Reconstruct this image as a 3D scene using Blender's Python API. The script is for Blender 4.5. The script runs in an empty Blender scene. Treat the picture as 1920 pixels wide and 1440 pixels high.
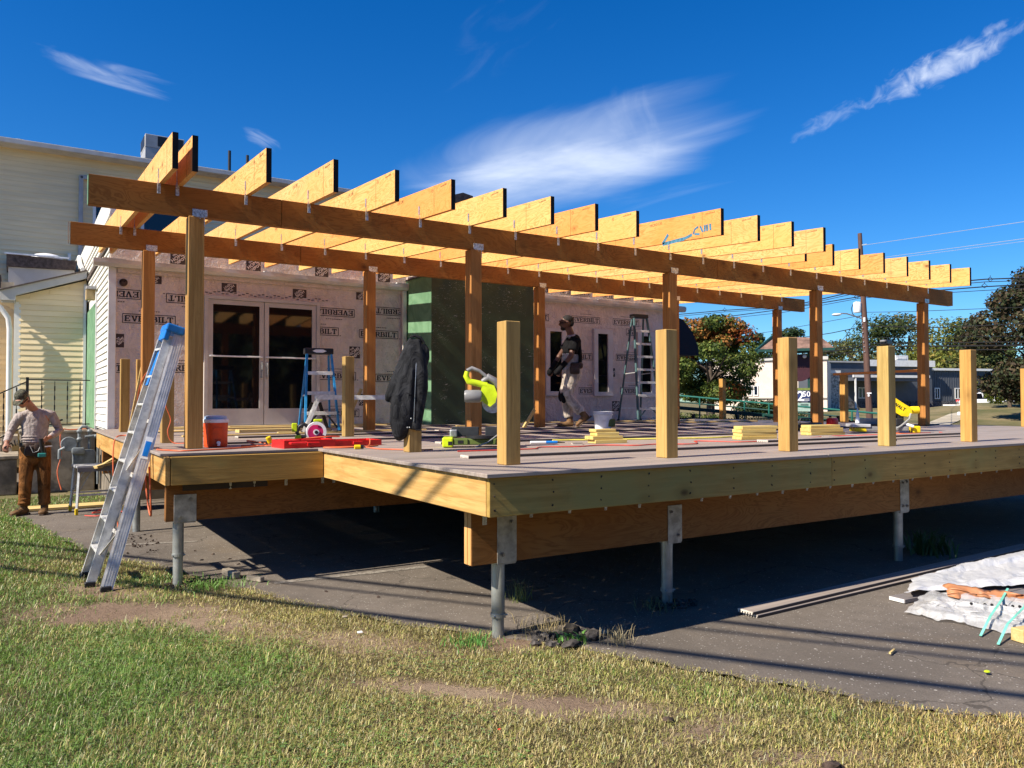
import bpy, bmesh, math, random
import numpy as np
from mathutils import Vector, Matrix, noise as mnoise
random.seed(7); rng = np.random.default_rng(11)
R = math.radians
sc = bpy.context.scene
col = sc.collection

# ------------------------------------------------------------------ camera
F_PX = 1466.26; YAW = 32.285; PITCH = 1.306; CAM_Z = 0.427
cam_d = bpy.data.cameras.new('camera'); cam = bpy.data.objects.new('camera', cam_d); col.objects.link(cam)
cam.location = (0, 0, CAM_Z); cam.rotation_euler = (R(90 + PITCH), R(0.07), R(-YAW))
cam_d.sensor_width = 36; cam_d.lens = F_PX / 1920 * 36; cam_d.clip_start = .05; cam_d.clip_end = 2500
sc.camera = cam
sc.render.resolution_x = 1024; sc.render.resolution_y = 768

# ------------------------------------------------------------------ light
SUN = Vector((-1.12, -.045, 1.0)).normalized()
SUN_EL = math.asin(SUN.z)
sd = bpy.data.lights.new('sun', 'SUN'); sd.energy = 5.0; sd.angle = R(.5); sd.color = (1.0, .90, .76)
so = bpy.data.objects.new('sun', sd); col.objects.link(so); so.rotation_euler = SUN.to_track_quat('Z', 'Y').to_euler()
so.location = (-20, -3, 20)

def mth(nt, op, a, b=None, c=None, clamp=False):
    n = nt.nodes.new('ShaderNodeMath'); n.operation = op; n.use_clamp = clamp
    for i, v in enumerate((a, b, c)):
        if v is None: continue
        if isinstance(v, (int, float)): n.inputs[i].default_value = v
        else: nt.links.new(v, n.inputs[i])
    return n.outputs[0]

def build_world():
    w = bpy.data.worlds.new('World'); sc.world = w; w.use_nodes = True; nt = w.node_tree
    bg = nt.nodes['Background']; bg.inputs[1].default_value = .067
    sky = nt.nodes.new('ShaderNodeTexSky'); sky.sky_type = 'NISHITA'; sky.sun_disc = False
    sky.sun_elevation = SUN_EL; sky.sun_rotation = math.atan2(SUN.x, SUN.y)
    sky.altitude = 50; sky.air_density = 1.0; sky.dust_density = .15; sky.ozone_density = 3.0
    hs = nt.nodes.new('ShaderNodeHueSaturation'); hs.inputs['Saturation'].default_value = 1.42; hs.inputs['Value'].default_value = 1.0
    nt.links.new(sky.outputs[0], hs.inputs['Color'])
    tint = nt.nodes.new('ShaderNodeMix'); tint.data_type = 'RGBA'; tint.blend_type = 'MULTIPLY'; tint.inputs[0].default_value = 1
    nt.links.new(hs.outputs[0], tint.inputs[6]); tint.inputs[7].default_value = (.62, .95, 1.26, 1)
    tc = nt.nodes.new('ShaderNodeTexCoord'); sp = nt.nodes.new('ShaderNodeSeparateXYZ'); nt.links.new(tc.outputs['Generated'], sp.inputs[0])
    az = mth(nt, 'ARCTAN2', sp.outputs[0], sp.outputs[1]); el = mth(nt, 'ARCSINE', sp.outputs[2])
    def mask(azd, eld, la, lb, ang, power=1.0):
        """soft ellipse on the sky: centre azimuth/elevation, half lengths, tilt (degrees)"""
        dx = mth(nt, 'MULTIPLY', mth(nt, 'SUBTRACT', az, R(azd)), math.cos(R(eld))); dy = mth(nt, 'SUBTRACT', el, R(eld))
        c, s = math.cos(R(ang)), math.sin(R(ang))
        u = mth(nt, 'DIVIDE', mth(nt, 'ADD', mth(nt, 'MULTIPLY', dx, c), mth(nt, 'MULTIPLY', dy, s)), R(la))
        v = mth(nt, 'DIVIDE', mth(nt, 'SUBTRACT', mth(nt, 'MULTIPLY', dy, c), mth(nt, 'MULTIPLY', dx, s)), R(lb))
        q = mth(nt, 'ADD', mth(nt, 'MULTIPLY', u, u), mth(nt, 'MULTIPLY', v, v))
        return mth(nt, 'SUBTRACT', 1.0, q, clamp=True), u, v
    def wisp(azd, eld, la, lb, ang, gain, fx, fy, lo, hi, seed, soft=.4, det=5.0, dist=.6):
        m, u, v = mask(azd, eld, la, lb, ang)
        cb = nt.nodes.new('ShaderNodeCombineXYZ'); nt.links.new(mth(nt, 'MULTIPLY', u, fx), cb.inputs[0]); nt.links.new(mth(nt, 'MULTIPLY', v, fy), cb.inputs[1]); cb.inputs[2].default_value = seed
        nz = nt.nodes.new('ShaderNodeTexNoise'); nz.inputs['Scale'].default_value = 1; nz.inputs['Detail'].default_value = det; nz.inputs['Distortion'].default_value = dist; nz.inputs['Roughness'].default_value = .55
        nt.links.new(cb.outputs[0], nz.inputs['Vector'])
        # ragged edge: the noise eats into the soft ellipse
        e = mth(nt, 'ADD', mth(nt, 'MULTIPLY', nz.outputs[0], hi), mth(nt, 'MULTIPLY', m, lo))
        mr = nt.nodes.new('ShaderNodeMapRange'); mr.inputs[1].default_value = 1.0; mr.inputs[2].default_value = 1.0 + soft; mr.interpolation_type = 'SMOOTHSTEP'
        nt.links.new(e, mr.inputs[0])
        return mth(nt, 'MULTIPLY', mr.outputs[0], gain)
    fs = [wisp(36.0, 16.3, 16.0, 3.6, 7, .66, .8, .9, .95, 1.00, 1.3, .85, 6, .9),
          wisp(36.0, 17.2, 20.0, 6.5, 13, .44, .9, 1.3, .95, .95, 8.1, .75, 5, .8),
          wisp(41.8, 19.6, 4.5, 6.0, 30, .26, 1.0, 1.4, .60, 1.05, 4.4, .70, 5, .9),
          wisp(43.0, 15.0, 9.0, 2.5, 12, .16, 1.2, 1.6, .60, 1.05, 5.4, .70, 4, .8),
          wisp(61.5, 20.8, 8.4, 1.7, 16.5, .62, 6.5, 1.6, .80, 1.0, 2.2, .60, 7, .7),
          wisp(54.6, 18.6, 4.5, 1.0, 20, .26, 3, 1.3, .75, 1.0, 3.2, .6, 6, .7),
          wisp(4.9, 20.7, 6.2, 1.3, -8, .50, 1.0, 1.0, .80, 1.05, 5.2, .75, 5, .8),
          wisp(14.6, 17.8, 2.6, .9, -24, .36, 1.0, 1, .80, 1.0, 6.6, .70, 5, .7),
          wisp(31.0, 25.0, 9.0, 4.5, 35, .06, 1.5, 2, .55, 1.10, 7.7, .60, 6, 1.2)]
    tot = fs[0]
    for f in fs[1:]: tot = mth(nt, 'ADD', tot, f)
    tot = mth(nt, 'MINIMUM', tot, .9)
    mx = nt.nodes.new('ShaderNodeMix'); mx.data_type = 'RGBA'; nt.links.new(tot, mx.inputs[0]); nt.links.new(tint.outputs[2], mx.inputs[6]); mx.inputs[7].default_value = (10.4, 11.0, 11.8, 1)
    nt.links.new(mx.outputs[2], bg.inputs[0])
build_world()
vs = sc.view_settings; vs.view_transform = 'Standard'; vs.look = 'None'; vs.exposure = .80; vs.gamma = 1; vs.use_curve_mapping = False

# ------------------------------------------------------------------ geometry helpers
def dir_px(px, py=753.0):
    """horizontal unit direction seen at an image column, used to set far things at their bearing"""
    a = math.atan((px - 960) / F_PX) + R(YAW)
    return Vector((math.sin(a), math.cos(a), 0))
def at(px, py, dist):
    """a point at a bearing and height angle, at a horizontal distance in metres"""
    a = math.atan((px - 960) / F_PX); d = dir_px(px); depth = dist * math.cos(a)
    z = CAM_Z + (753.4 - py) * depth / F_PX
    return Vector((d.x * dist, d.y * dist, z))

def ss(a, b, x):
    t = np.clip((x - a) / (b - a), 0, 1); return t * t * (3 - 2 * t)
def ground_z(x, y):
    d = np.hypot(x, y); az = np.degrees(np.arctan2(x, y))
    f = .62 + .44 * ss(60.2, 64.0, az)
    return -1.17 + .15 * ss(16, 44, d) + 1.32 * ss(46, 76, d) * f

def link(o, parent=None):
    col.objects.link(o)
    if parent is not None: o.parent = parent
    return o
def thing(name, label, cat, loc=(0, 0, 0), rotz=0, group=None):
    o = bpy.data.objects.new(name, None); col.objects.link(o)
    o.empty_display_size = .2
    o.location = loc; o.rotation_euler = (0, 0, rotz); o['label'] = label; o['category'] = cat
    if group: o['group'] = group
    return o
def tag(o, label, cat, group=None):
    o['label'] = label; o['category'] = cat
    if group: o['group'] = group
    return o
def kind(o, k): o['kind'] = k; return o

class MB:
    """collects shapes, then links them as one mesh object"""
    def __init__(s): s.v = []; s.f = []; s.fm = []; s.mi = 0; s.M = None
    def add(s, vs_, fs_):
        b = len(s.v)
        if s.M is not None: vs_ = [tuple(s.M @ Vector(p)) for p in vs_]
        s.v += [tuple(p) for p in vs_]; s.f += [tuple(b + i for i in f) for f in fs_]; s.fm += [s.mi] * len(fs_)
        return s
    def box(s, x0, y0, z0, x1, y1, z1):
        v = [(x0,y0,z0),(x1,y0,z0),(x1,y1,z0),(x0,y1,z0),(x0,y0,z1),(x1,y0,z1),(x1,y1,z1),(x0,y1,z1)]
        return s.add(v, [(0,3,2,1),(4,5,6,7),(0,1,5,4),(1,2,6,5),(2,3,7,6),(3,0,4,7)])
    def cbox(s, c, d, bev=0):
        if bev: return s.bbox(c, d, bev)
        return s.box(c[0]-d[0]/2, c[1]-d[1]/2, c[2]-d[2]/2, c[0]+d[0]/2, c[1]+d[1]/2, c[2]+d[2]/2)
    def bbox(s, c, d, b):
        """box with chamfered edges"""
        bm = bmesh.new(); bmesh.ops.create_cube(bm, size=1)
        for v in bm.verts: v.co = Vector((c[0] + v.co.x*d[0], c[1] + v.co.y*d[1], c[2] + v.co.z*d[2]))
        bmesh.ops.bevel(bm, geom=bm.edges[:], offset=b, segments=2 if b > .006 else 1, affect='EDGES', profile=.5)
        bm.verts.index_update()
        s.add([v.co[:] for v in bm.verts], [tuple(v.index for v in f.verts) for f in bm.faces]); bm.free(); return s
    def bar(s, a, b, w, h, up=(0,0,1), bev=0):
        """rectangular bar from a to b, w across, h along up"""
        a = Vector(a); b = Vector(b); d = (b - a); L = d.length; d.normalize(); u = Vector(up)
        x = d.cross(u)
        if x.length < 1e-4: x = d.cross(Vector((0,1,0)))
        x.normalize(); u = x.cross(d).normalized()
        M = Matrix.Translation((a + b) / 2) @ Matrix((x, d, u)).transposed().to_4x4()
        old = s.M; s.M = M if old is None else old @ M
        s.cbox((0,0,0), (w, L, h), bev); s.M = old; return s
    def tube(s, pts, r, n=8, cap=True, squash=None, up=None):
        pts = [Vector(p) for p in pts]; m = len(pts)
        rr = list(r) if isinstance(r, (list, tuple)) else [r] * m
        V = []; Fc = []
        prev = None
        for i, p in enumerate(pts):
            t = (pts[min(i+1, m-1)] - pts[max(i-1, 0)]); 
            if t.length < 1e-7: t = Vector((0,0,1))
            t.normalize()
            ref = Vector(up) if up is not None else (prev if prev is not None else (Vector((0,0,1)) if abs(t.z) < .9 else Vector((0,1,0))))
            x = ref - t * ref.dot(t)
            if x.length < 1e-5: x = t.orthogonal()
            x.normalize(); prev = x; y = t.cross(x)
            ri = rr[i]; ra, rb = (ri if isinstance(ri, (tuple, list)) else (ri, ri))
            for k in range(n):
                a = 2*math.pi*k/n; V.append(p + x*math.cos(a)*ra + y*math.sin(a)*rb)
        for i in range(m-1):
            for k in range(n):
                a = i*n + k; b = i*n + (k+1) % n; Fc.append((a, b, b+n, a+n))
        if cap: Fc.append(tuple(reversed(range(n)))); Fc.append(tuple((m-1)*n + k for k in range(n)))
        return s.add([v[:] for v in V], Fc)
    def cyl(s, a, b, r, n=12, r2=None): return s.tube([a, b], [r, r if r2 is None else r2], n)
    def lathe(s, prof, c=(0,0,0), n=20, axis='z'):
        V = []; Fc = []; m = len(prof)
        for (r, z) in prof:
            for k in range(n):
                a = 2*math.pi*k/n; x, y = r*math.cos(a), r*math.sin(a)
                p = (x, y, z) if axis == 'z' else ((z, x, y) if axis == 'x' else (y, z, x))
                V.append((c[0]+p[0], c[1]+p[1], c[2]+p[2]))
        for i in range(m-1):
            for k in range(n):
                a = i*n+k; b = i*n+(k+1) % n; Fc.append((a, b, b+n, a+n))
        Fc.append(tuple(reversed(range(n)))); Fc.append(tuple((m-1)*n+k for k in range(n)))
        return s.add(V, Fc)
    def ell(s, c, r, n=12, m=8):
        V = []; Fc = []
        for i in range(m+1):
            t = math.pi*i/m
            for k in range(n):
                a = 2*math.pi*k/n
                V.append((c[0]+r[0]*math.sin(t)*math.cos(a), c[1]+r[1]*math.sin(t)*math.sin(a), c[2]-r[2]*math.cos(t)))
        for i in range(m):
            for k in range(n):
                a = i*n+k; b = i*n+(k+1) % n; Fc.append((a, b, b+n, a+n))
        return s.add(V, Fc)
    def prism(s, poly, y0, y1, axis='y'):
        """poly in (x,z) extruded along y (axis='y'); (y,z) along x ('x'); (x,y) along z ('z')"""
        n = len(poly)
        def P(a, b, t): return {'y': (a, t, b), 'x': (t, a, b), 'z': (a, b, t)}[axis]
        V = [P(a, b, y0) for a, b in poly] + [P(a, b, y1) for a, b in poly]
        Fc = [tuple(range(n)), tuple(reversed(range(n, 2*n)))] + [(i, i+n, (i+1) % n + n, (i+1) % n) for i in range(n)]
        return s.add(V, Fc)
    def quad(s, a, b, c, d): return s.add([a, b, c, d], [(0,1,2,3)])
    def build(s, name, mat, parent=None, world=False, smooth=False, fix=True, auto=None):
        me = bpy.data.meshes.new(name)
        P = np.array(s.v, float)
        c = (P.min(0) + P.max(0)) / 2
        me.from_pydata([tuple(p) for p in (P - c)], [], s.f)
        if isinstance(mat, (list, tuple)):
            for m in mat: me.materials.append(m)
            me.polygons.foreach_set('material_index', s.fm)
        elif mat is not None: me.materials.append(mat)
        if fix:
            bm = bmesh.new(); bm.from_mesh(me); bmesh.ops.recalc_face_normals(bm, faces=bm.faces); bm.to_mesh(me); bm.free()
        if smooth:
            me.polygons.foreach_set('use_smooth', [True]*len(me.polygons))
            me.set_sharp_from_angle(angle=R(auto if auto else 40))
        me.update()
        o = bpy.data.objects.new(name, me); link(o, parent)
        loc = Vector(c)
        if world and parent is not None:
            p = parent
            while p is not None: loc = loc - Vector(p.location); p = p.parent
        elif parent is not None and parent.parent is not None:
            # local coordinates of the thing: a sub-part's parent is itself offset
            p = parent
            while p.parent is not None: loc = loc - Vector(p.location); p = p.parent
        o.location = loc
        return o
def share(o, name, loc, parent=None, rot=None, color=None):
    c = o.copy(); c.name = name; c.location = loc; col.objects.link(c)
    if parent is not None: c.parent = parent
    if rot is not None: c.rotation_euler = rot
    if color is not None: c.color = color
    return c
def dup_tree(root, loc, rotz, label, group=None):
    r = root.copy(); col.objects.link(r); r.location = loc; r.rotation_euler = (0, 0, rotz); r['label'] = label
    if group: r['group'] = group
    for ch in root.children:
        c = ch.copy(); col.objects.link(c); c.parent = r
        for g in ch.children: d = g.copy(); col.objects.link(d); d.parent = c
    return r
def blob(mb, name, mat, parent, voxel=.012, smooth=2, sub=0):
    """fuse overlapping shapes into one continuous surface"""
    o = mb.build(name, mat, parent, smooth=True, auto=180)
    m = o.modifiers.new('r', 'REMESH'); m.mode = 'VOXEL'; m.voxel_size = voxel; m.use_smooth_shade = True
    if smooth: s_ = o.modifiers.new('s', 'SMOOTH'); s_.factor = .6; s_.iterations = smooth
    dg = bpy.context.evaluated_depsgraph_get(); dg.update()
    me = bpy.data.meshes.new_from_object(o.evaluated_get(dg)); o.modifiers.clear(); o.data = me
    if not me.materials and mat: me.materials.append(mat)
    me.polygons.foreach_set('use_smooth', [True]*len(me.polygons))
    return o
def text_mesh(txt, size, extrude=.001, offset=0.0):
    cu = bpy.data.curves.new('t', 'FONT'); cu.body = txt; cu.size = size; cu.extrude = extrude; cu.offset = offset
    cu.align_x = 'CENTER'; cu.align_y = 'CENTER'; cu.resolution_u = 2
    o = bpy.data.objects.new('t', cu); col.objects.link(o)
    dg = bpy.context.evaluated_depsgraph_get(); dg.update()
    me = bpy.data.meshes.new_from_object(o.evaluated_get(dg)); bpy.data.objects.remove(o)
    return me
def text_obj(name, txt, size, mat, parent, M, offset=0.0, extrude=.001):
    """M places the text: local x to the right, local y up, local z towards the reader"""
    me = text_mesh(txt, size, extrude, offset); me.name = name; me.materials.clear(); me.materials.append(mat)
    o = bpy.data.objects.new(name, me); link(o, parent)
    p = parent; off = Vector((0,0,0))
    o.matrix_local = M
    return o
FACE_MY = Matrix(((1,0,0,0),(0,0,-1,0),(0,1,0,0),(0,0,0,1)))      # text facing -Y
FACE_MX = Matrix(((0,0,-1,0),(-1,0,0,0),(0,1,0,0),(0,0,0,1)))     # text facing -X
# ------------------------------------------------------------------ materials
class NT:
    def __init__(s, name):
        s.m = bpy.data.materials.new(name); s.m.use_nodes = True; s.nt = s.m.node_tree; s.b = s.nt.nodes['Principled BSDF']
    def n(s, t, **k):
        x = s.nt.nodes.new(t)
        for a, b in k.items(): setattr(x, a, b)
        return x
    def l(s, a, b): s.nt.links.new(a, b)
    def coord(s, scale=(1,1,1), rnd=True, which='Object'):
        tc = s.n('ShaderNodeTexCoord'); out = tc.outputs[which]
        if rnd:
            oi = s.n('ShaderNodeObjectInfo'); ad = s.n('ShaderNodeVectorMath', operation='MULTIPLY_ADD')
            cb = s.n('ShaderNodeCombineXYZ')
            for i in range(3): s.l(oi.outputs['Random'], cb.inputs[i])
            s.l(cb.outputs[0], ad.inputs[0]); ad.inputs[1].default_value = (31.7, 17.3, 23.9); s.l(out, ad.inputs[2]); out = ad.outputs[0]
        mp = s.n('ShaderNodeMapping'); mp.inputs['Scale'].default_value = scale; s.l(out, mp.inputs[0]); return mp.outputs[0]
    def noise(s, vec, scale, detail=4, rough=.55, dist=0):
        x = s.n('ShaderNodeTexNoise'); s.l(vec, x.inputs['Vector']); x.inputs['Scale'].default_value = scale
        x.inputs['Detail'].default_value = detail; x.inputs['Roughness'].default_value = rough; x.inputs['Distortion'].default_value = dist; return x.outputs[0]
    def rng(s, v, a, b, c=0., d=1.):
        x = s.n('ShaderNodeMapRange', interpolation_type='SMOOTHSTEP'); s.l(v, x.inputs[0])
        for i, q in enumerate((a, b, c, d)): x.inputs[i+1].default_value = q
        return x.outputs[0]
    def mix(s, f, a, b, mode='MIX'):
        x = s.n('ShaderNodeMix', data_type='RGBA', blend_type=mode)
        for i, q in ((0, f), (6, a), (7, b)):
            if isinstance(q, (int, float)): x.inputs[i].default_value = q
            elif isinstance(q, tuple): x.inputs[i].default_value = (*q, 1) if len(q) == 3 else q
            else: s.l(q, x.inputs[i])
        return x.outputs[2]
    def bump(s, h, strength=.3, dist=.01):
        x = s.n('ShaderNodeBump'); x.inputs['Strength'].default_value = strength; x.inputs['Distance'].default_value = dist
        s.l(h, x.inputs['Height']); s.l(x.outputs[0], s.b.inputs['Normal'])
    def col(s, c): 
        if isinstance(c, tuple): s.b.inputs['Base Color'].default_value = (*c, 1)
        else: s.l(c, s.b.inputs['Base Color'])
    def set(s, rough=.6, metal=0, spec=.5, **k):
        s.b.inputs['Roughness'].default_value = rough; s.b.inputs['Metallic'].default_value = metal; s.b.inputs['Specular IOR Level'].default_value = spec
        return s.m

def plain(name, c, rough=.6, metal=0, var=.12, scale=9, spec=.4, dirt=None, bump=.15):
    t = NT(name); v = t.coord(); nz = t.noise(v, scale, 6, .6)
    dark = tuple(x*(1-var*1.6) for x in c); light = tuple(min(1, x*(1+var)) for x in c)
    cc = t.mix(t.rng(nz, .3, .7), dark, light)
    if dirt: cc = t.mix(t.rng(t.noise(v, scale*.35, 5, .7, .6), .52, .72), cc, dirt)
    t.col(cc)
    if bump: t.bump(t.noise(v, scale*6, 3), bump, .002)
    t.set(rough, metal, spec)
    return t.m

def wood(name, c1, c2, axis, knots=.0, knotcol=(.12,.05,.02), swirl=False, tint=True, green=None, rough=.72, streak=16):
    t = NT(name)
    sl = [streak, streak, streak]; sl[axis] = 1.1
    v = t.coord(tuple(sl)); vr = t.coord((1,1,1))
    if swirl:
        sw = [5.5, 5.5, 5.5]; sw[axis] = 1.3
        vv = t.coord(tuple(sw)); a = t.noise(vv, 1.0, 3, .5, 2.2)
        w = t.n('ShaderNodeMath', operation='MULTIPLY'); t.l(a, w.inputs[0]); w.inputs[1].default_value = 9.0
        fr = t.n('ShaderNodeMath', operation='PINGPONG'); t.l(w.outputs[0], fr.inputs[0]); fr.inputs[1].default_value = .5
        g = t.rng(fr.outputs[0], .0, .34)
        cc = t.mix(g, c2, c1)
        f2 = t.noise(v, 1.6, 5, .6, .4); cc = t.mix(t.rng(f2, .35, .75, 0, .45), cc, tuple(x*.72 for x in c1))
        patch = t.noise(vr, 1.3, 2, .5); cc = t.mix(t.rng(patch, .35, .65, 0, .55), cc, (min(1, c1[0]*.95), c1[1]*.78, c1[2]*.60))
        h = f2
    else:
        a = t.noise(v, 1.0, 6, .6, .8); cc = t.mix(t.rng(a, .34, .66), c2, c1)
        f2 = t.noise(v, 4.0, 4, .6); cc = t.mix(t.rng(f2, .45, .7, 0, .4), cc, tuple(x*.6 for x in c2)); h = f2
        pt = t.noise(vr, 1.7, 3, .5); cc = t.mix(t.rng(pt, .4, .65, 0, .4), cc, tuple(x*.74 for x in c1))
    if green: cc = t.mix(t.rng(t.noise(vr, 1.1, 4, .6, .5), .44, .62, 0, .8), cc, green)
    if knots:
        kk = [3.6, 3.6, 3.6]; kk[axis] = 2.1; vk = t.coord(tuple(kk))
        vo = t.n('ShaderNodeTexVoronoi', feature='F1'); t.l(vk, vo.inputs['Vector']); vo.inputs['Scale'].default_value = 1.0; vo.inputs['Randomness'].default_value = 1
        km = t.rng(vo.outputs['Distance'], .03*knots, .115*knots, 1, 0)
        cc = t.mix(km, cc, knotcol)
        ring = t.rng(vo.outputs['Distance'], .10*knots, .26*knots, .35, 0); cc = t.mix(ring, cc, tuple(x*.5 for x in c2))
    # age stains and scuffs
    st = t.noise(vr, 5.0, 6, .7); cc = t.mix(t.rng(st, .60, .78, 0, .5), cc, tuple(x*.42 for x in c1))
    if tint:
        oi = t.n('ShaderNodeObjectInfo'); cc = t.mix(1.0, cc, oi.outputs['Color'], 'MULTIPLY')
    t.col(cc); t.bump(h, .35, .003); t.set(rough, 0, .25); return t.m

LVL1, LVL2 = (.78, .455, .165), (.58, .28, .08)
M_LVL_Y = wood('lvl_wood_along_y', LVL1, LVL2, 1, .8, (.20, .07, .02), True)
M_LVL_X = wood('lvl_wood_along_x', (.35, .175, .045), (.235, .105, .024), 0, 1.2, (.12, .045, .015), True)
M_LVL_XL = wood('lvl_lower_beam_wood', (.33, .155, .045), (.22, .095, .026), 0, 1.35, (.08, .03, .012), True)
M_PT_Z = wood('treated_post_wood', (.52, .335, .115), (.37, .225, .070), 2, .95, (.16, .075, .02), streak=20)
M_PT_Z6 = wood('treated_brown_post_wood', (.47, .27, .09), (.33, .175, .05), 2, .3, (.1, .045, .018), streak=26)
M_PT_X = wood('treated_rim_wood', (.64, .41, .115), (.47, .285, .07), 0, 1.05, (.12, .065, .02), green=(.44, .36, .11), streak=18)
M_PT_Y = wood('treated_side_rim_wood', (.66, .41, .145), (.46, .26, .075), 1, .95, (.15, .08, .03), streak=18)
M_PINE_X = wood('pine_wood_x', (.70, .54, .24), (.58, .40, .14), 0, .5, (.2, .1, .03), streak=18)
M_PINE_Y = wood('pine_wood_y', (.66, .48, .20), (.54, .36, .12), 1, .5, (.2, .1, .03), streak=18)
M_OLDWOOD = wood('weathered_wood', (.34, .25, .17), (.22, .16, .10), 0, .6, (.05, .03, .02))
M_POLE = wood('utility_pole_wood', (.15, .085, .065), (.09, .05, .04), 2, .2, (.03, .02, .015))

def deck_mat(name, c, axis=0):
    t = NT(name); sl = [30, 30, 30]; sl[axis] = .6; v = t.coord(tuple(sl)); v2 = t.coord((1,1,1))
    a = t.noise(v, 1.0, 4, .6, .2); cc = t.mix(t.rng(a, .3, .7), tuple(x*.78 for x in c), tuple(x*1.12 for x in c))
    cc = t.mix(t.rng(t.noise(v2, 2.2, 6, .7, .5), .52, .75, 0, .5), cc, tuple(x*.62 for x in c))
    cc = t.mix(t.rng(t.noise(v2, 8, 6, .7), .60, .74, 0, .35), cc, (.42, .36, .28))
    oi = t.n('ShaderNodeObjectInfo'); cc = t.mix(1.0, cc, oi.outputs['Color'], 'MULTIPLY')
    t.col(cc); t.bump(a, .3, .002); t.set(.62, 0, .35); return t.m
M_DECK = deck_mat('composite_board', (.325, .275, .238))
M_DECKY = deck_mat('composite_board_side', (.20, .18, .175), 1)
M_DECKEDGE = plain('composite_edge', (.045, .035, .034), .6)
M_DECKPROF = plain('composite_end_profile', (.62, .56, .48), .7)
M_GALV = plain('galvanised_steel', (.52, .55, .56), .42, .75, .25, 22, dirt=(.30, .31, .31))
M_PIPE = plain('grey_steel_pipe', (.40, .42, .40), .38, .55, .18, 5, dirt=(.20, .23, .25))
M_PLATE = plain('bracket_plate_steel', (.42, .42, .39), .5, .6, .22, 12, dirt=(.26, .25, .22))
M_STRAP = plain('strap_steel', (.60, .63, .64), .38, .7, .35, 60)
M_BOLT = plain('bolt_steel', (.32, .32, .32), .35, .9)
M_BLACK = plain('black_plastic', (.018, .018, .02), .45)
M_BLACKPAINT = plain('black_end_paint', (.008, .008, .009), .6, 0, .2, 9, .2)
M_IRON = plain('black_iron', (.02, .018, .017), .5, .2)
M_SEAM = plain('seam_dark', (.14, .06, .02), .8)
M_ALU = plain('aluminium', (.74, .74, .71), .38, .35, .14, 14, dirt=(.42, .42, .40))
M_ALU2 = plain('aluminium_dull', (.70, .68, .64), .45, .3, .16, 10)
M_BLUE = plain('blue_plastic', (.01, .19, .62), .4)
M_BLUELAD = plain('blue_fibreglass', (.02, .22, .48), .45, 0, .15, 20)
M_GREENLAD = plain('grey_green_fibreglass', (.07, .13, .14), .5)
M_GREENLAD2 = plain('pale_green_fibreglass', (.25, .45, .42), .5)
M_WHITE = plain('white_paint', (.74, .74, .72), .5, 0, .05, 4, dirt=(.60, .58, .52))
M_WHITEP = plain('white_plastic', (.78, .79, .80), .35)
M_GUTTER = plain('gutter_metal', (.60, .57, .52), .5, 0, .08, 3, dirt=(.40, .37, .33))
M_TRIM = plain('trim_beige', (.50, .46, .42), .55, 0, .06, 4)
M_REDP = plain('red_plastic', (.72, .018, .018), .38)
M_ORANGEP = plain('orange_plastic', (.72, .085, .015), .4)
M_LIME = plain('lime_plastic', (.56, .72, .015), .4)
M_OLIVE = plain('olive_plastic', (.10, .14, .03), .5)
M_YEL = plain('yellow_plastic', (.85, .60, .01), .4)
M_LTBLUE = plain('pale_blue_plastic', (.30, .42, .62), .4)
M_CORDO = plain('orange_cord', (.62, .13, .045), .5)
M_CORDR = plain('red_hose', (.62, .06, .035), .5)
M_CORDY = plain('yellow_hose', (.68, .60, .10), .5)
M_CORDG = plain('grey_cord', (.32, .32, .30), .5)
M_CABLE = plain('cable_black', (.015, .015, .015), .6)
M_METER = plain('meter_grey', (.20, .225, .235), .5, .2, .2, 12)
M_CONC = plain('concrete', (.34, .29, .22), .9, 0, .25, 5, dirt=(.16, .13, .09), bump=.5)
M_CONCD = plain('concrete_dark', (.20, .17, .13), .9, 0, .3, 4, dirt=(.09, .075, .055), bump=.6)
M_SHINGLE = plain('roof_shingle', (.10, .075, .065), .9, 0, .3, 14, bump=.6)
M_SHINGLE2 = plain('sign_roof_shingle', (.20, .12, .09), .9, 0, .3, 3, bump=.6)
M_DKGREEN = plain('dark_green_paint', (.012, .055, .045), .45)
M_RAILGREEN = plain('green_rail_paint', (.015, .13, .10), .4)
M_INK = plain('printed_black_ink', (.022, .019, .02), .6, 0, .1, 30, bump=0)
M_GREYBLD = plain('grey_metal_siding', (.085, .095, .115), .6, 0, .08, 1.5)
M_DKSTONE = plain('dark_stone_veneer', (.09, .09, .10), .85, 0, .7, 8, bump=.9)
M_LTSTONE = plain('light_stone_veneer', (.46, .42, .37), .85, 0, .45, 7, bump=.9)
M_CREAM = plain('cream_stucco', (.74, .62, .52), .8, 0, .05, 2)
M_SIDING = None
M_TYRE = plain('tyre_rubber', (.02, .02, .02), .8)
M_CARWHITE = plain('white_car_paint', (.68, .70, .72), .2, .1, .03, 2, bump=0)
M_CARTEAL = plain('turquoise_car_paint', (.01, .30, .46), .2, .1, .03, 2, bump=0)
def cloth(name, c, rough=.9, var=.2, fold=11, dist=.022, weave=90, dirt=None):
    t = NT(name); v = t.coord((1, 1, .55)); f = t.noise(v, fold, 5, .62, 1.4); g = t.noise(v, weave, 3, .6)
    cc = t.mix(t.rng(f, .3, .7), tuple(x*(1-var*1.5) for x in c), tuple(min(1, x*(1+var)) for x in c))
    if dirt: cc = t.mix(t.rng(t.noise(v, 4, 6, .7, .6), .52, .74, 0, .7), cc, dirt)
    t.col(cc); ad = t.n('ShaderNodeMath', operation='MULTIPLY_ADD'); t.l(g, ad.inputs[0]); ad.inputs[1].default_value = .07; t.l(f, ad.inputs[2]); t.bump(ad.outputs[0], .95, dist); t.set(rough, 0, .12); return t.m
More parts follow.
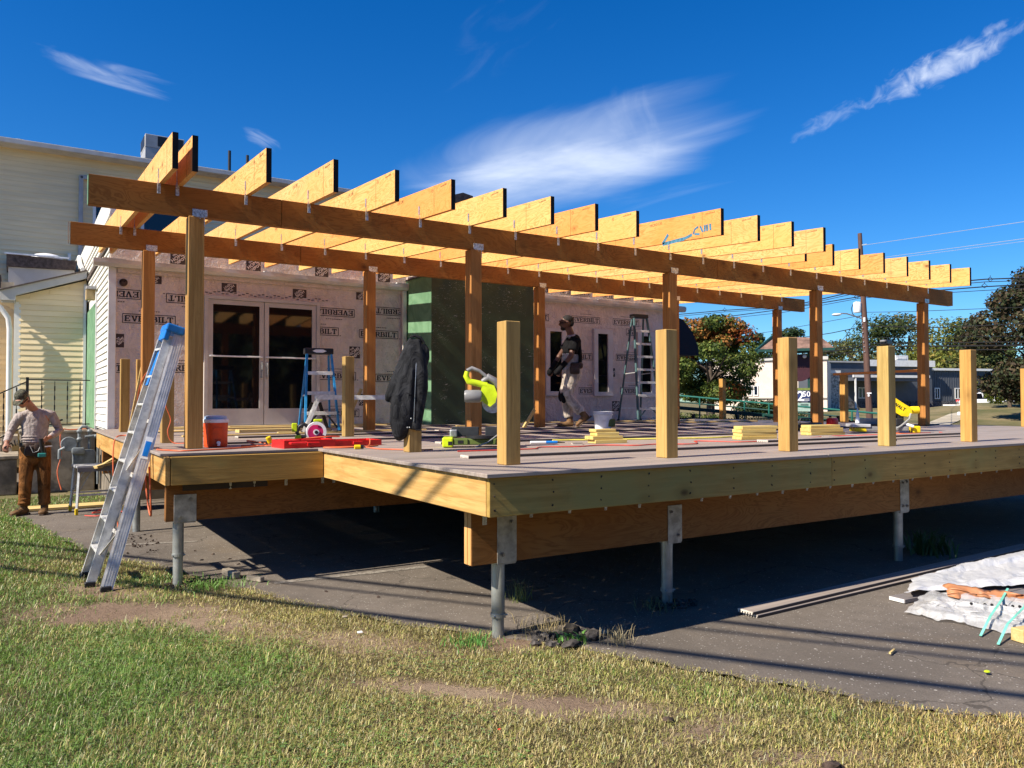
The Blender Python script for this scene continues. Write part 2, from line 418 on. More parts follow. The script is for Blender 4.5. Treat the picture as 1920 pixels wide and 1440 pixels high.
M_FABRIC_J = cloth('black_jacket_fabric', (.022, .023, .026), .8, .35, 9, .035)
M_NAVY = plain('navy_awning_fabric', (.004, .008, .022), .8)
M_SKIN = plain('skin_light', (.42, .20, .13), .55, 0, .1, 14, bump=.1)
M_SKIN2 = plain('skin_brown', (.12, .055, .035), .5, 0, .1, 14, bump=.1)
M_SHIRT = cloth('taupe_knit_shirt', (.40, .345, .32), .9, .15, 10, .03, 120)
M_CANVAS = cloth('brown_duck_canvas', (.21, .088, .026), .85, .35, 9, .035, 120, (.30, .15, .065))
M_BOOT = plain('tan_boot_leather', (.16, .085, .032), .7, 0, .3, 14)
M_SOLE = plain('boot_sole', (.09, .06, .04), .8)
M_LEATHER = plain('dark_tool_leather', (.05, .028, .018), .6, 0, .35, 14)
M_CAMO = plain('camouflage_cap_cloth', (.075, .075, .05), .9, 0, .7, 40)
M_HAIR = plain('dark_hair', (.012, .010, .009), .8)
M_HAIRG = plain('grey_brown_hair', (.09, .075, .06), .8)
M_TEE = cloth('black_t_shirt', (.009, .009, .010), .9, .3, 9, .03)
M_TEEG = cloth('grey_t_shirt_cloth', (.36, .36, .38), .9, .2, 10, .03)
M_KHAKI = cloth('pale_khaki_canvas', (.46, .40, .34), .9, .3, 9, .04, 120, (.22, .18, .14))
M_LENS = plain('dark_lens', (.01, .01, .012), .15, 0, 0, 5, bump=0)
M_BARK = plain('tree_bark', (.09, .07, .055), .95, 0, .4, 10, bump=1)
M_MUD = plain('rubble_asphalt', (.07, .062, .056), .95, 0, .5, 18, bump=1)
M_MULCH = plain('dark_rotten_wood', (.06, .04, .03), .95, 0, .6, 16, bump=1)
M_PAINTLINE = None

def siding_mat(name, c, dirt):
    t = NT(name); v = t.coord((1,1,1), False); v2 = t.coord((.6, .6, 6), True)
    cc = t.mix(t.rng(t.noise(v2, 1.3, 4, .6), .35, .7), tuple(x*.86 for x in c), c)
    cc = t.mix(t.rng(t.noise(t.coord((.25,.25,.5)), 1.5, 5, .6), .5, .75, 0, .6), cc, dirt)
    t.col(cc); t.set(.5, 0, .4); return t.m
M_SID_BIG = siding_mat('aged_cream_vinyl', (.90, .75, .46), (.74, .58, .32))
M_SID_YEL = siding_mat('pale_yellow_vinyl', (.92, .75, .47), (.86, .68, .38))
M_SID_WHT = siding_mat('white_vinyl', (.80, .78, .72), (.62, .60, .52))

def wrap_mat():
    t = NT('house_wrap'); v = t.coord((1,1,1), False); v2 = t.coord((1.2, 1.2, .7), False)
    n1 = t.noise(v2, 2.4, 5, .6, 1.2); n2 = t.noise(v, 9, 6, .65, .8)
    cc = t.mix(t.rng(n1, .35, .68), (.60, .50, .435), (.72, .61, .54))
    cc = t.mix(t.rng(n2, .62, .8, 0, .45), cc, (.80, .74, .70))
    t.col(cc)
    ad = t.n('ShaderNodeMath', operation='ADD'); t.l(n1, ad.inputs[0]); t.l(n2, ad.inputs[1])
    t.bump(ad.outputs[0], .8, .06); t.set(.40, 0, .5); return t.m
M_WRAP = wrap_mat()
def dkgreen_mat():
    t = NT('dark_green_sheathing'); v = t.coord((1,1,1), False)
    cc = t.mix(t.rng(t.noise(v, 3, 4), .3, .7), (.026, .052, .026), (.038, .072, .036))
    # small torn white scuffs, thrown diagonally
    mp = t.n('ShaderNodeMapping'); mp.inputs['Rotation'].default_value = (0, R(35), 0); mp.inputs['Scale'].default_value = (7, 7, 26)
    tc = t.n('ShaderNodeTexCoord'); t.l(tc.outputs['Object'], mp.inputs[0])
    a = t.noise(mp.outputs[0], 1.6, 5, .75, 1.5); b = t.noise(t.coord((1,1,1), False), 2.4, 3, .6, .7)
    m = t.n('ShaderNodeMath', operation='MULTIPLY'); t.l(t.rng(a, .60, .65), m.inputs[0]); t.l(t.rng(b, .46, .58), m.inputs[1])
    cc = t.mix(m.outputs[0], cc, (.50, .55, .50)); t.col(cc); t.bump(a, .4, .004); t.set(.55, 0, .4); return t.m
M_GREENDARK = dkgreen_mat()
def litgreen_mat():
    t = NT('sunlit_green_sheathing'); v = t.coord((1,1,1), False)
    cc = t.mix(t.rng(t.noise(v, 2.2, 3, .5, 2.0), .35, .65), (.11, .225, .125), (.16, .30, .175))  # paler than the front's green: sunlight on the side is put into the colour
    t.col(cc); t.bump(t.noise(v, 16, 5), .4, .004); t.set(.6, 0, .3); return t.m
M_GREENLIT = litgreen_mat()
def glass_mat(name, c=(.004, .005, .008), rough=.04):
    t = NT(name); t.col(c); t.b.inputs['IOR'].default_value = 1.5
    v = t.coord((1,1,1), False); t.bump(t.noise(v, 1.4, 2), .04, .01); t.set(rough, 0, .55); return t.m
M_GLASS = glass_mat('dark_window_glass')
M_GLASSB = glass_mat('bluish_dark_glass', (.006, .012, .028), .08)

def asphalt_mat(name, c, speck=.9):
    t = NT(name); v = t.coord((1,1,1), False)
    big = t.noise(v, .55, 6, .6, .4); mid = t.noise(v, 7, 5, .65); fine = t.noise(v, 120, 3, .7)
    cc = t.mix(t.rng(big, .35, .68), tuple(x*.80 for x in c), tuple(x*1.18 for x in c))
    cc = t.mix(t.rng(t.noise(v, .9, 5, .6, 1.0), .52, .72, 0, .5), cc, (c[0]*1.25, c[1]*1.12, c[2]*.92))
    cc = t.mix(t.rng(mid, .35, .75, 0, .45), cc, tuple(x*.62 for x in c))
    cc = t.mix(t.rng(fine, .30, .62, .55, 0), cc, tuple(x*.42 for x in c))
    vo = t.n('ShaderNodeTexVoronoi', feature='F1'); t.l(v, vo.inputs['Vector']); vo.inputs['Scale'].default_value = 62
    vc = t.n('ShaderNodeSeparateColor'); t.l(vo.outputs['Color'], vc.inputs[0])
    a = t.rng(vo.outputs['Distance'], .22, .34, 1, 0); b = t.rng(vc.outputs[0], .86, .90)
    m = t.n('ShaderNodeMath', operation='MULTIPLY'); t.l(a, m.inputs[0]); t.l(b, m.inputs[1])
    cc = t.mix(m.outputs[0], cc, (.46*speck, .43*speck, .38*speck))
    vo2 = t.n('ShaderNodeTexVoronoi', feature='F1'); t.l(v, vo2.inputs['Vector']); vo2.inputs['Scale'].default_value = 17
    vc2 = t.n('ShaderNodeSeparateColor'); t.l(vo2.outputs['Color'], vc2.inputs[0])
    a2 = t.rng(vo2.outputs['Distance'], .12, .17, 1, 0); b2 = t.rng(vc2.outputs[0], .90, .93)
    m2 = t.n('ShaderNodeMath', operation='MULTIPLY'); t.l(a2, m2.inputs[0]); t.l(b2, m2.inputs[1]); cc = t.mix(m2.outputs[0], cc, (.5*speck, .46*speck, .40*speck))
    # fine cracks
    ck = t.n('ShaderNodeTexVoronoi', feature='DISTANCE_TO_EDGE'); dv = t.n('ShaderNodeVectorMath', operation='ADD'); t.l(v, dv.inputs[0])
    nn = t.n('ShaderNodeTexNoise'); t.l(v, nn.inputs['Vector']); nn.inputs['Scale'].default_value = 1.8; nn.inputs['Detail'].default_value = 5
    t.l(nn.outputs['Color'], dv.inputs[1]); t.l(dv.outputs[0], ck.inputs['Vector']); ck.inputs['Scale'].default_value = .55
    cm = t.rng(ck.outputs['Distance'], .002, .007, .7, 0); cc = t.mix(cm, cc, tuple(x*.3 for x in c))
    t.col(cc); t.bump(fine, .9, .006); t.set(.88, 0, .25); return t.m
M_ASPH = asphalt_mat('old_asphalt', (.178, .152, .126))
def paint_mat():
    t = NT('worn_line_paint'); v = t.coord((1,1,1), False)
    cc = t.mix(t.rng(t.noise(v, 28, 5, .75), .40, .58), (.145, .125, .105), (.30, .275, .235)); t.col(cc); t.bump(t.noise(v, 120, 3), .8, .005); t.set(.88, 0, .25); return t.m
M_PAINTLINE = paint_mat()
def soil_mat():
    """dark thatch under the turf, paler dry earth in the worn patches"""
    t = NT('lawn_soil'); v = t.coord((1,1,1), False, 'Object'); sp = t.n('ShaderNodeSeparateXYZ'); t.l(v, sp.inputs[0])
    wob = mth(t.nt, 'MULTIPLY', mth(t.nt, 'SUBTRACT', t.noise(v, 3.5, 5, .65), .5), 1.9); tot = None
    for cx, cy, la, lb, ang, s_ in BARE:
        c, s = math.cos(R(ang)), math.sin(R(ang)); dx = mth(t.nt, 'SUBTRACT', sp.outputs[0], cx); dy = mth(t.nt, 'SUBTRACT', sp.outputs[1], cy)
        u = mth(t.nt, 'DIVIDE', mth(t.nt, 'ADD', mth(t.nt, 'MULTIPLY', dx, c), mth(t.nt, 'MULTIPLY', dy, s)), la*1.1); w = mth(t.nt, 'DIVIDE', mth(t.nt, 'SUBTRACT', mth(t.nt, 'MULTIPLY', dy, c), mth(t.nt, 'MULTIPLY', dx, s)), lb*1.1)
        q = mth(t.nt, 'SUBTRACT', 1.5, mth(t.nt, 'SQRT', mth(t.nt, 'ADD', mth(t.nt, 'MULTIPLY', u, u), mth(t.nt, 'MULTIPLY', w, w)))); tot = q if tot is None else mth(t.nt, 'MAXIMUM', tot, q)
    m = t.rng(mth(t.nt, 'ADD', tot, wob), .2, .8)
    dark = t.mix(t.rng(t.noise(v, 40, 5, .75), .4, .65), (.085, .068, .036), (.19, .15, .08))
    earth = t.mix(t.rng(t.noise(v, 1.4, 5, .6), .35, .65), (.235, .165, .115), (.33, .245, .165))
    earth = t.mix(t.rng(t.noise(v, 26, 6, .75), .50, .68, 0, .6), earth, (.13, .09, .055)); earth = t.mix(t.rng(t.noise(v, 75, 5, .8), .60, .72, 0, .9), earth, (.50, .42, .27))
    t.col(t.mix(m, dark, earth)); t.bump(t.noise(v, 30, 7, .75), .9, .03); t.set(.95, 0, .1); return t.m
BARE = [(.75, 6.55, .8, .34, -40, 1.0), (1.12, 5.95, .85, .34, -50, 1.0), (1.9, 5.0, .6, .2, -52, .55), (2.05, 3.85, .62, .14, -46, 1.0), (2.42, 3.35, .60, .15, -38, 1.0), (.62, 7.5, .5, .22, -60, .75), (2.85, 2.75, .25, .12, 0, .7), (2.86, 4.42, .32, .2, 0, .9), (3.0, 2.3, .3, .1, -30, .6), (1.5, 5.5, .5, .16, -52, .5)]
M_SOIL = soil_mat()
def terrain_mat():
    t = NT('far_grass_ground'); v = t.coord((1,1,1), False)
    cc = t.mix(t.rng(t.noise(v, .16, 6, .65), .38, .62), (.10, .105, .045), (.235, .19, .105))
    cc = t.mix(t.rng(t.noise(v, 1.5, 6, .7), .45, .7, 0, .6), cc, (.16, .13, .065))
    t.col(cc); t.bump(t.noise(v, 9, 6, .7), .6, .06); t.set(.95, 0, .1); return t.m
M_TERR = terrain_mat()
def attr_mat(name, rough=.6, trans=.25, spec=.2):
    t = NT(name); a = t.n('ShaderNodeAttribute', attribute_name='tint'); t.col(a.outputs['Color']); t.set(rough, 0, spec)
    if trans:
        tr = t.n('ShaderNodeBsdfTranslucent'); t.l(a.outputs['Color'], tr.inputs[0]); ms = t.n('ShaderNodeMixShader'); ms.inputs[0].default_value = trans
        out = t.nt.nodes['Material Output']; t.l(t.b.outputs[0], ms.inputs[1]); t.l(tr.outputs[0], ms.inputs[2]); t.l(ms.outputs[0], out.inputs[0])
    return t.m
M_BLADE = attr_mat('grass_blade', .5, .28, .4)
M_LEAF = attr_mat('tree_leaf', .6, .3, .25)
def film_mat():
    t = NT('clear_plastic_film'); v = t.coord((1,1,1), False); nz = t.noise(v, 14, 6, .7, 1.5)
    t.col(t.mix(t.rng(nz, .35, .7), (.55, .55, .54), (.80, .81, .82))); t.bump(nz, .6, .012); t.set(.18, 0, .8)
    t.b.inputs['Alpha'].default_value = .55; return t.m
M_FILM = film_mat()
def sheet_mat():
    t = NT('white_plastic_sheet'); v = t.coord((1,1,1), False)
    t.col((.52, .53, .55)); t.bump(t.noise(v, 6.0, 6, .6, 2.0), .5, .03); t.set(.38, 0, .45); return t.m
M_SHEET = sheet_mat()
# ------------------------------------------------------------------ ground
ASPH_EDGE = [(1.9, 14.6), (1.2, 13.9), (.45, 13.55), (-.1, 13.5), (-.1, 13.1), (.06, 12.6), (.20, 11.8), (.38, 10.87), (.63, 9.53), (.9, 8.85), (1.14, 8.33), (1.34, 7.85), (1.49, 7.35),
             (1.81, 6.47), (2.09, 5.72), (2.36, 5.12), (2.70, 4.69), (3.02, 4.25), (3.22, 3.75), (3.42, 3.30), (3.70, 2.86), (3.87, 2.49), (4.04, 2.20), (4.32, 1.96), (4.9, 1.5), (6.2, .4), (8.5, -1.5), (13, -7)]
def fbm(x, y, s, o=4):
    """cheap value noise on arrays"""
    x = np.asarray(x, float) * s; y = np.asarray(y, float) * s; t = np.zeros_like(x); a = .5
    for k in range(o):
        xi = np.floor(x).astype(np.int64); yi = np.floor(y).astype(np.int64); fx = x - xi; fy = y - yi
        fx = fx*fx*(3-2*fx); fy = fy*fy*(3-2*fy)
        def h(i, j):
            n = (i * 374761393 + j * 668265263 + k * 144665) & 0x7fffffff; n = ((n ^ (n >> 13)) * 1274126177) & 0x7fffffff
            return ((n ^ (n >> 16)) & 0xffff) / 65535.0
        t += a * ((h(xi, yi)*(1-fx) + h(xi+1, yi)*fx)*(1-fy) + (h(xi, yi+1)*(1-fx) + h(xi+1, yi+1)*fx)*fy); x = x*2.03 + 7.1; y = y*2.03 + 3.7; a *= .5
    return t / (1 - .5**o)

def build_ground():
    # one sheet to the horizon, finer near the camera
    rs = list(np.arange(0.5, 16, .5)) + [17, 19, 21, 24, 27, 30, 34, 38, 41, 44, 46, 48, 51, 54, 58, 62, 66, 70, 75, 82, 95, 120, 160, 220, 320, 500, 800, 1300, 2000]
    na = 120; V = [(0, 0, -1.17)]; Fc = []
    for r in rs:
        for k in range(na):
            a = 2*math.pi*k/na; x, y = r*math.sin(a), r*math.cos(a); V.append((x, y, float(ground_z(x, y)) if r > 16 else -1.17))
    for k in range(na): Fc.append((0, 1+(k+1) % na, 1+k))
    for i in range(len(rs)-1):
        for k in range(na):
            a = 1+i*na+k; b = 1+i*na+(k+1) % na; Fc.append((a, b, b+na, a+na))
    me = bpy.data.meshes.new('ground'); me.from_pydata(V, [], Fc); me.materials.append(M_SOIL); me.materials.append(M_TERR)
    for p in me.polygons:
        if math.hypot(p.center.x, p.center.y) > 15.5: p.material_index = 1
    me.polygons.foreach_set('use_smooth', [True]*len(me.polygons))
    kind(link(bpy.data.objects.new('ground', me)), 'structure')
    # asphalt lot: ragged edge against the lawn
    pts = []
    for i in range(len(ASPH_EDGE)-1):
        a, b = Vector(ASPH_EDGE[i]), Vector(ASPH_EDGE[i+1]); n = max(1, int((b-a).length/.045)); n = min(n, 60)
        for k in range(n):
            p = a + (b-a)*k/n; j = .05*(mnoise.noise((p.x*5, p.y*5, 1)) + .6*mnoise.noise((p.x*19, p.y*19, 4))); d = (b-a).normalized(); pts.append((p.x - d.y*j, p.y + d.x*j))
    pts.append(ASPH_EDGE[-1])
    arc = []
    for a in range(118, 6, -4): arc.append((16.5*math.sin(R(a)), 16.5*math.cos(R(a))))
    bm = bmesh.new(); z = -1.17 + .007
    vs_ = [bm.verts.new((x, y, z)) for x, y in pts + arc]
    f = bm.faces.new(vs_); bmesh.ops.triangulate(bm, faces=[f]); 
    bd = [e for e in bm.edges if e.is_boundary]
    r = bmesh.ops.extrude_edge_only(bm, edges=bd)
    for v in [g for g in r['geom'] if isinstance(g, bmesh.types.BMVert)]: v.co.z -= .02
    bmesh.ops.recalc_face_normals(bm, faces=bm.faces)
    me = bpy.data.meshes.new('asphalt_lot'); bm.to_mesh(me); bm.free(); me.materials.append(M_ASPH)
    o = link(bpy.data.objects.new('asphalt_lot', me)); kind(o, 'structure')
    # the far part of the lot and the road
    V = []; Fc = []; rs = [16.3, 18, 20, 23, 26, 30, 34, 38, 42, 45.5]; az = list(range(-4, 130, 2))
    for r in rs:
        for a in az: x, y = r*math.sin(R(a)), r*math.cos(R(a)); V.append((x, y, float(ground_z(x, y)) + .012))
    n = len(az)
    for i in range(len(rs)-1):
        for k in range(n-1): a = i*n+k; Fc.append((a, a+n, a+n+1, a+1))
    me = bpy.data.meshes.new('road'); me.from_pydata(V, [], Fc); me.materials.append(M_ASPH); kind(link(bpy.data.objects.new('road', me)), 'structure')
    # faded line paint on the asphalt
    def stripe(name, a, b, w):
        a = Vector(a); b = Vector(b); d = (b-a).normalized(); q = Vector((-d.y, d.x))*w/2; N = 30; V = []; Fc = []
        for i in range(N+1):
            p = a + (b-a)*i/N; k = 1 + .5*mnoise.noise((i*.7, 3.1, w)); 
            V += [(p.x-q.x*k, p.y-q.y*k, z+.004), (p.x+q.x*k, p.y+q.y*k, z+.004)]
        for i in range(N): Fc.append((2*i, 2*i+1, 2*i+3, 2*i+2))
        me = bpy.data.meshes.new(name); me.from_pydata(V, [], Fc); me.materials.append(M_PAINTLINE); kind(link(bpy.data.objects.new(name, me)), 'structure')
    stripe('painted_line', (1.92, 6.95), (3.35, 6.85), .09)
    stripe('painted_line', (.92, 9.75), (1.75, 9.5), .08)
build_ground()
EDGE = np.array(ASPH_EDGE)
def edge_dist(x, y):
    """signed distance to the asphalt edge, positive on the lawn"""
    x = np.asarray(x, float); y = np.asarray(y, float); best = np.full(x.shape, 1e9); sg = np.ones(x.shape)
    for i in range(len(EDGE)-1):
        a = EDGE[i]; b = EDGE[i+1]; d = b-a; L = (d**2).sum(); t = np.clip(((x-a[0])*d[0]+(y-a[1])*d[1])/L, 0, 1)
        px_ = x-a[0]-t*d[0]; py_ = y-a[1]-t*d[1]; q = np.hypot(px_, py_); cr = d[0]*(y-a[1]) - d[1]*(x-a[0])
        m = q < best; best = np.where(m, q, best); sg = np.where(m, np.sign(cr), sg)
    return best * -sg
def bare_mask(x, y):
    b = np.zeros_like(x); wob = (fbm(x, y, 3.2) - .5) * 1.5
    for cx, cy, la, lb, ang, s_ in BARE:
        c, s = math.cos(R(ang)), math.sin(R(ang)); u = ((x-cx)*c + (y-cy)*s)/la; v = (-(x-cx)*s + (y-cy)*c)/lb
        b = np.maximum(b, s_*np.clip(1.35 - np.sqrt(u*u+v*v) + wob, 0, 1))
    return np.clip(b, 0, 1)
def blades_mesh(name, x, y, z, h, w, colr, lean=.6, mat=None, flat=False):
    n = len(x); a = rng.uniform(0, 2*np.pi, n); la = rng.uniform(0, 2*np.pi, n); ln = rng.uniform(.15, 1, n)*lean*h
    dx, dy = np.cos(a)*w/2, np.sin(a)*w/2
    if flat:
        e = rng.beta(1.6, 1.9, n)*1.35 + .08; L = h*rng.uniform(.9, 1.9, n); lx, ly = np.cos(a+np.pi/2)*np.cos(e)*L, np.sin(a+np.pi/2)*np.cos(e)*L; zz = np.sin(e)*L; drop = rng.uniform(.55, 1.0, n)
    V = np.empty((n, 5, 3))
    if flat:
        V[:,0] = np.stack([x-dx, y-dy, z], 1); V[:,1] = np.stack([x+dx, y+dy, z], 1)
        V[:,2] = np.stack([x+dx*.85+lx*.45, y+dy*.85+ly*.45, z+zz*.62+.002], 1); V[:,3] = np.stack([x-dx*.85+lx*.45, y-dy*.85+ly*.45, z+zz*.62+.002], 1); V[:,4] = np.stack([x+lx, y+ly, z+zz*drop+.002], 1)
    else:
        V[:,0] = np.stack([x-dx, y-dy, z], 1); V[:,1] = np.stack([x+dx, y+dy, z], 1)
        lx, ly = np.cos(la)*ln, np.sin(la)*ln
        V[:,2] = np.stack([x+dx*.8+lx*.4, y+dy*.8+ly*.4, z+h*.6], 1); V[:,3] = np.stack([x-dx*.8+lx*.4, y-dy*.8+ly*.4, z+h*.6], 1)
        V[:,4] = np.stack([x+lx*1.35, y+ly*1.35, z+h*np.clip(1-.35*ln/h, .2, 1)], 1)
    base = np.arange(n)[:,None]*5
    loops = (base + np.array([0,1,2,3, 3,2,4])).ravel()
    me = bpy.data.meshes.new(name); me.vertices.add(n*5); me.vertices.foreach_set('co', V.ravel())
    me.loops.add(len(loops)); me.loops.foreach_set('vertex_index', loops.astype(np.int32))
    ls = (np.arange(n)[:,None]*7 + np.array([0, 4])).ravel(); me.polygons.add(2*n); me.polygons.foreach_set('loop_start', ls.astype(np.int32))
    me.polygons.foreach_set('loop_total', np.tile([4, 3], n).astype(np.int32)); me.update(calc_edges=True)
    ca = me.color_attributes.new('tint', 'FLOAT_COLOR', 'POINT'); cc = np.ones((n, 5, 4)); cc[:,:,:3] = colr[:,None,:]; cc[:,4,:3] *= 1.12
    ca.data.foreach_set('color', cc.ravel()); me.materials.append(mat or M_BLADE)
    return link(bpy.data.objects.new(name, me))
def lawn():
    X = []; Y = []
    for (r0, r1, dens) in ((2.4, 4.5, 20000), (4.5, 6.5, 13500), (6.5, 9, 6500), (9, 13.5, 3600), (13.5, 16.5, 1500)):
        a0, a1 = R(-3.5), R(68); area = (r1*r1-r0*r0)/2*(a1-a0); n = int(area*dens)
        r = np.sqrt(rng.uniform(r0*r0, r1*r1, n)); a = rng.uniform(a0, a1, n); x = r*np.sin(a); y = r*np.cos(a)
        d = edge_dist(x, y); lim = -.05 + .06*(fbm(x, y, 6)-.5)*2
        # foot of the frame: nothing nearer than the picture can show
        dep = x*math.sin(R(YAW)) + y*math.cos(R(YAW)); lat = x*math.cos(R(YAW)) - y*math.sin(R(YAW))
        ok = (d > lim) & (dep > 3.0) & (np.abs(lat) < dep*.70 + .3) & (rng.uniform(0, 1, n) > np.clip(bare_mask(x, y)*1.15, 0, .985))
        ok &= ~((x > 1.3) & (y > 6.9)) & ~((y > 15.4))
        X.append(x[ok]); Y.append(y[ok])
    x = np.concatenate(X); y = np.concatenate(Y); n = len(x); d = edge_dist(x, y)
    thin = fbm(x, y, 1.6); keep = rng.uniform(0, 1, n) < np.clip(.55 + 1.1*(thin-.3), .35, 1); x, y, d = x[keep], y[keep], d[keep]; n = len(x)
    big = fbm(x, y, .8); med = fbm(x+9, y, 2.6); fine = fbm(x, y+5, 9)
    # how green: lush at the left and foreground left, a green tuft line near the pile, straw by the asphalt
    lat = x*math.cos(R(YAW)) - y*math.sin(R(YAW)); dep = x*math.sin(R(YAW)) + y*math.cos(R(YAW)); t = lat/dep
    g = 1.0 - ss(-.58, .10, t + (big-.5)*.75)
    g = np.maximum(g*.98, .52*np.exp(-((d-.30)/.20)**2)*ss(2.5, 2.9, x)*(1-ss(3.4, 4.0, x)))
    g -= .95*np.exp(-(d/.80)**2)*(1-ss(2.0, 2.6, x))*(1-ss(8.2, 9.6, y)); g += (med-.5)*.55
    g += .35*ss(8.5, 11, y)
    g = np.clip(g, 0, 1)
    straw = np.array([.56, .46, .20]); ygrn = np.array([.40, .40, .11]); grn = np.array([.165, .285, .05]); brn = np.array([.27, .185, .095])
    u = rng.uniform(0, 1, n)[:,None]; q = g[:,None]
    c = np.where(u < .30 + .62*q, np.where(rng.uniform(0,1,(n,1)) < q*.95, grn, ygrn), np.where(rng.uniform(0,1,(n,1)) < .72, straw, np.where(rng.uniform(0,1,(n,1)) < .5, ygrn, brn)))
    red = ss(.30, .62, t)[:,None]*(.25+.9*(med[:,None]))
    c = c*(1-red*.42) + c*np.array([1.10, .74, .62])*red*.42
    c = c*(.62 + .62*fine[:,None])*(.72+.56*fbm(x+3, y+8, 1.1)[:,None])*rng.uniform(.55, 1.35, (n,1)); pale = rng.random((n,1)) < .07; c = np.where(pale, np.array([.60, .60, .34])*rng.uniform(.7, 1.1, (n,1)), c)
    h = .66*(.020 + .024*rng.random(n) + .014*g)*(.75 + .6*med); h *= 1 + .9*(rng.random(n) > .985)
    w = rng.uniform(.0026, .0044, n)*(1 + ss(5, 12, np.hypot(x, y))*1.4)
    z = np.full(n, -1.172)
    o = blades_mesh('lawn_grass', x, y, z, h, w, c, 1.15, None, True); kind(o, 'stuff'); tag(o, 'short patchy lawn grass, green at the left and straw coloured by the asphalt', 'grass')
    # clover and flat weed leaves between the blades at the lower left
    m = 9000; a = rng.uniform(R(-3), R(40), m); r = np.sqrt(rng.uniform(2.5**2, 6.8**2, m)); cx, cy = r*np.sin(a), r*np.cos(a)
    ok = (edge_dist(cx, cy) > .5) & (bare_mask(cx, cy) < .3) & (fbm(cx, cy, 1.7) > .47); cx, cy = cx[ok], cy[ok]; m = len(cx)
    V = []; Fc = []; C = []
    for i in range(m):
        hz = -1.17 + random.uniform(.018, .036); s_ = random.uniform(.005, .009); a0 = random.random()*6.28; cc = (random.uniform(.15, .24), random.uniform(.24, .34), random.uniform(.06, .10), 1)
        for k in range(3):
            aa = a0 + k*2.09; ux, uy = math.cos(aa), math.sin(aa); b = len(V); tz = random.uniform(-.004, .004)
            V += [(cx[i], cy[i], hz), (cx[i]+ux*s_-uy*s_*.6, cy[i]+uy*s_+ux*s_*.6, hz+tz), (cx[i]+ux*s_*1.7, cy[i]+uy*s_*1.7, hz), (cx[i]+ux*s_+uy*s_*.6, cy[i]+uy*s_-ux*s_*.6, hz+tz)]
            Fc.append((b, b+1, b+2, b+3)); C += [cc]*4
    me = bpy.data.meshes.new('clover'); me.from_pydata(V, [], Fc); ca = me.color_attributes.new('tint', 'FLOAT_COLOR', 'POINT'); ca.data.foreach_set('color', np.array(C).ravel()); me.materials.append(M_BLADE)
    o = link(bpy.data.objects.new('clover', me)); kind(o, 'stuff'); tag(o, 'small flat clover leaves mixed into the green part of the lawn', 'clover')
lawn()
def tuft(name, label, x, y, n, h, spread, c, w=.006, lean=1.0, group=None):
    rx = rng.normal(0, spread, n); ry = rng.normal(0, spread, n)
    cc = np.array(c)*rng.uniform(.65, 1.3, (n,1)); o = blades_mesh(name, x+rx, y+ry, np.full(n, -1.165), h*rng.uniform(.4, 1, n), np.full(n, w), cc, lean)
    kind(o, 'stuff'); return tag(o, label, 'weed', group)
tuft('weed', 'thin upright weed in a crack of the sunlit asphalt behind the front pile', 3.40, 5.28, 60, .22, .05, (.22, .27, .08), .005, .8)
tuft('weed', 'bright green grass tuft just left of the foot of the front steel pile', 2.55, 4.55, 190, .07, .085, (.10, .27, .05), .006, .8)
tuft('weed', 'broad leaved green weed among the rubble right of the front steel pile', 3.12, 4.22, 34, .09, .05, (.13, .30, .06), .02, 1.1)
tuft('weed', 'dry straw coloured grass sprouting behind the front steel pile', 3.12, 4.52, 170, .13, .10, (.42, .34, .17), .004, .9)
tuft('weed', 'leggy dry weed at the right end of the rubble pile', 3.36, 4.02, 80, .16, .06, (.38, .32, .18), .004, 1.0)
tuft('weed', 'low green weed patch at the foot of the left corner steel pile', 1.42, 7.15, 420, .075, .14, (.16, .30, .06), .007, 1.0)
tuft('weed', 'green weed patch between the leaning ladder and the left corner pile', 1.02, 7.62, 330, .06, .15, (.17, .30, .07), .007, 1.0)
tuft('weed', 'dark bushy weed standing in shade beside the far front pile', 8.05, 4.62, 130, .34, .10, (.07, .12, .035), .02, .9)
tuft('weed', 'faint dry weed in shade left of the middle front pile', 4.15, 4.5, 60, .15, .08, (.20, .20, .09), .005, 1.0)
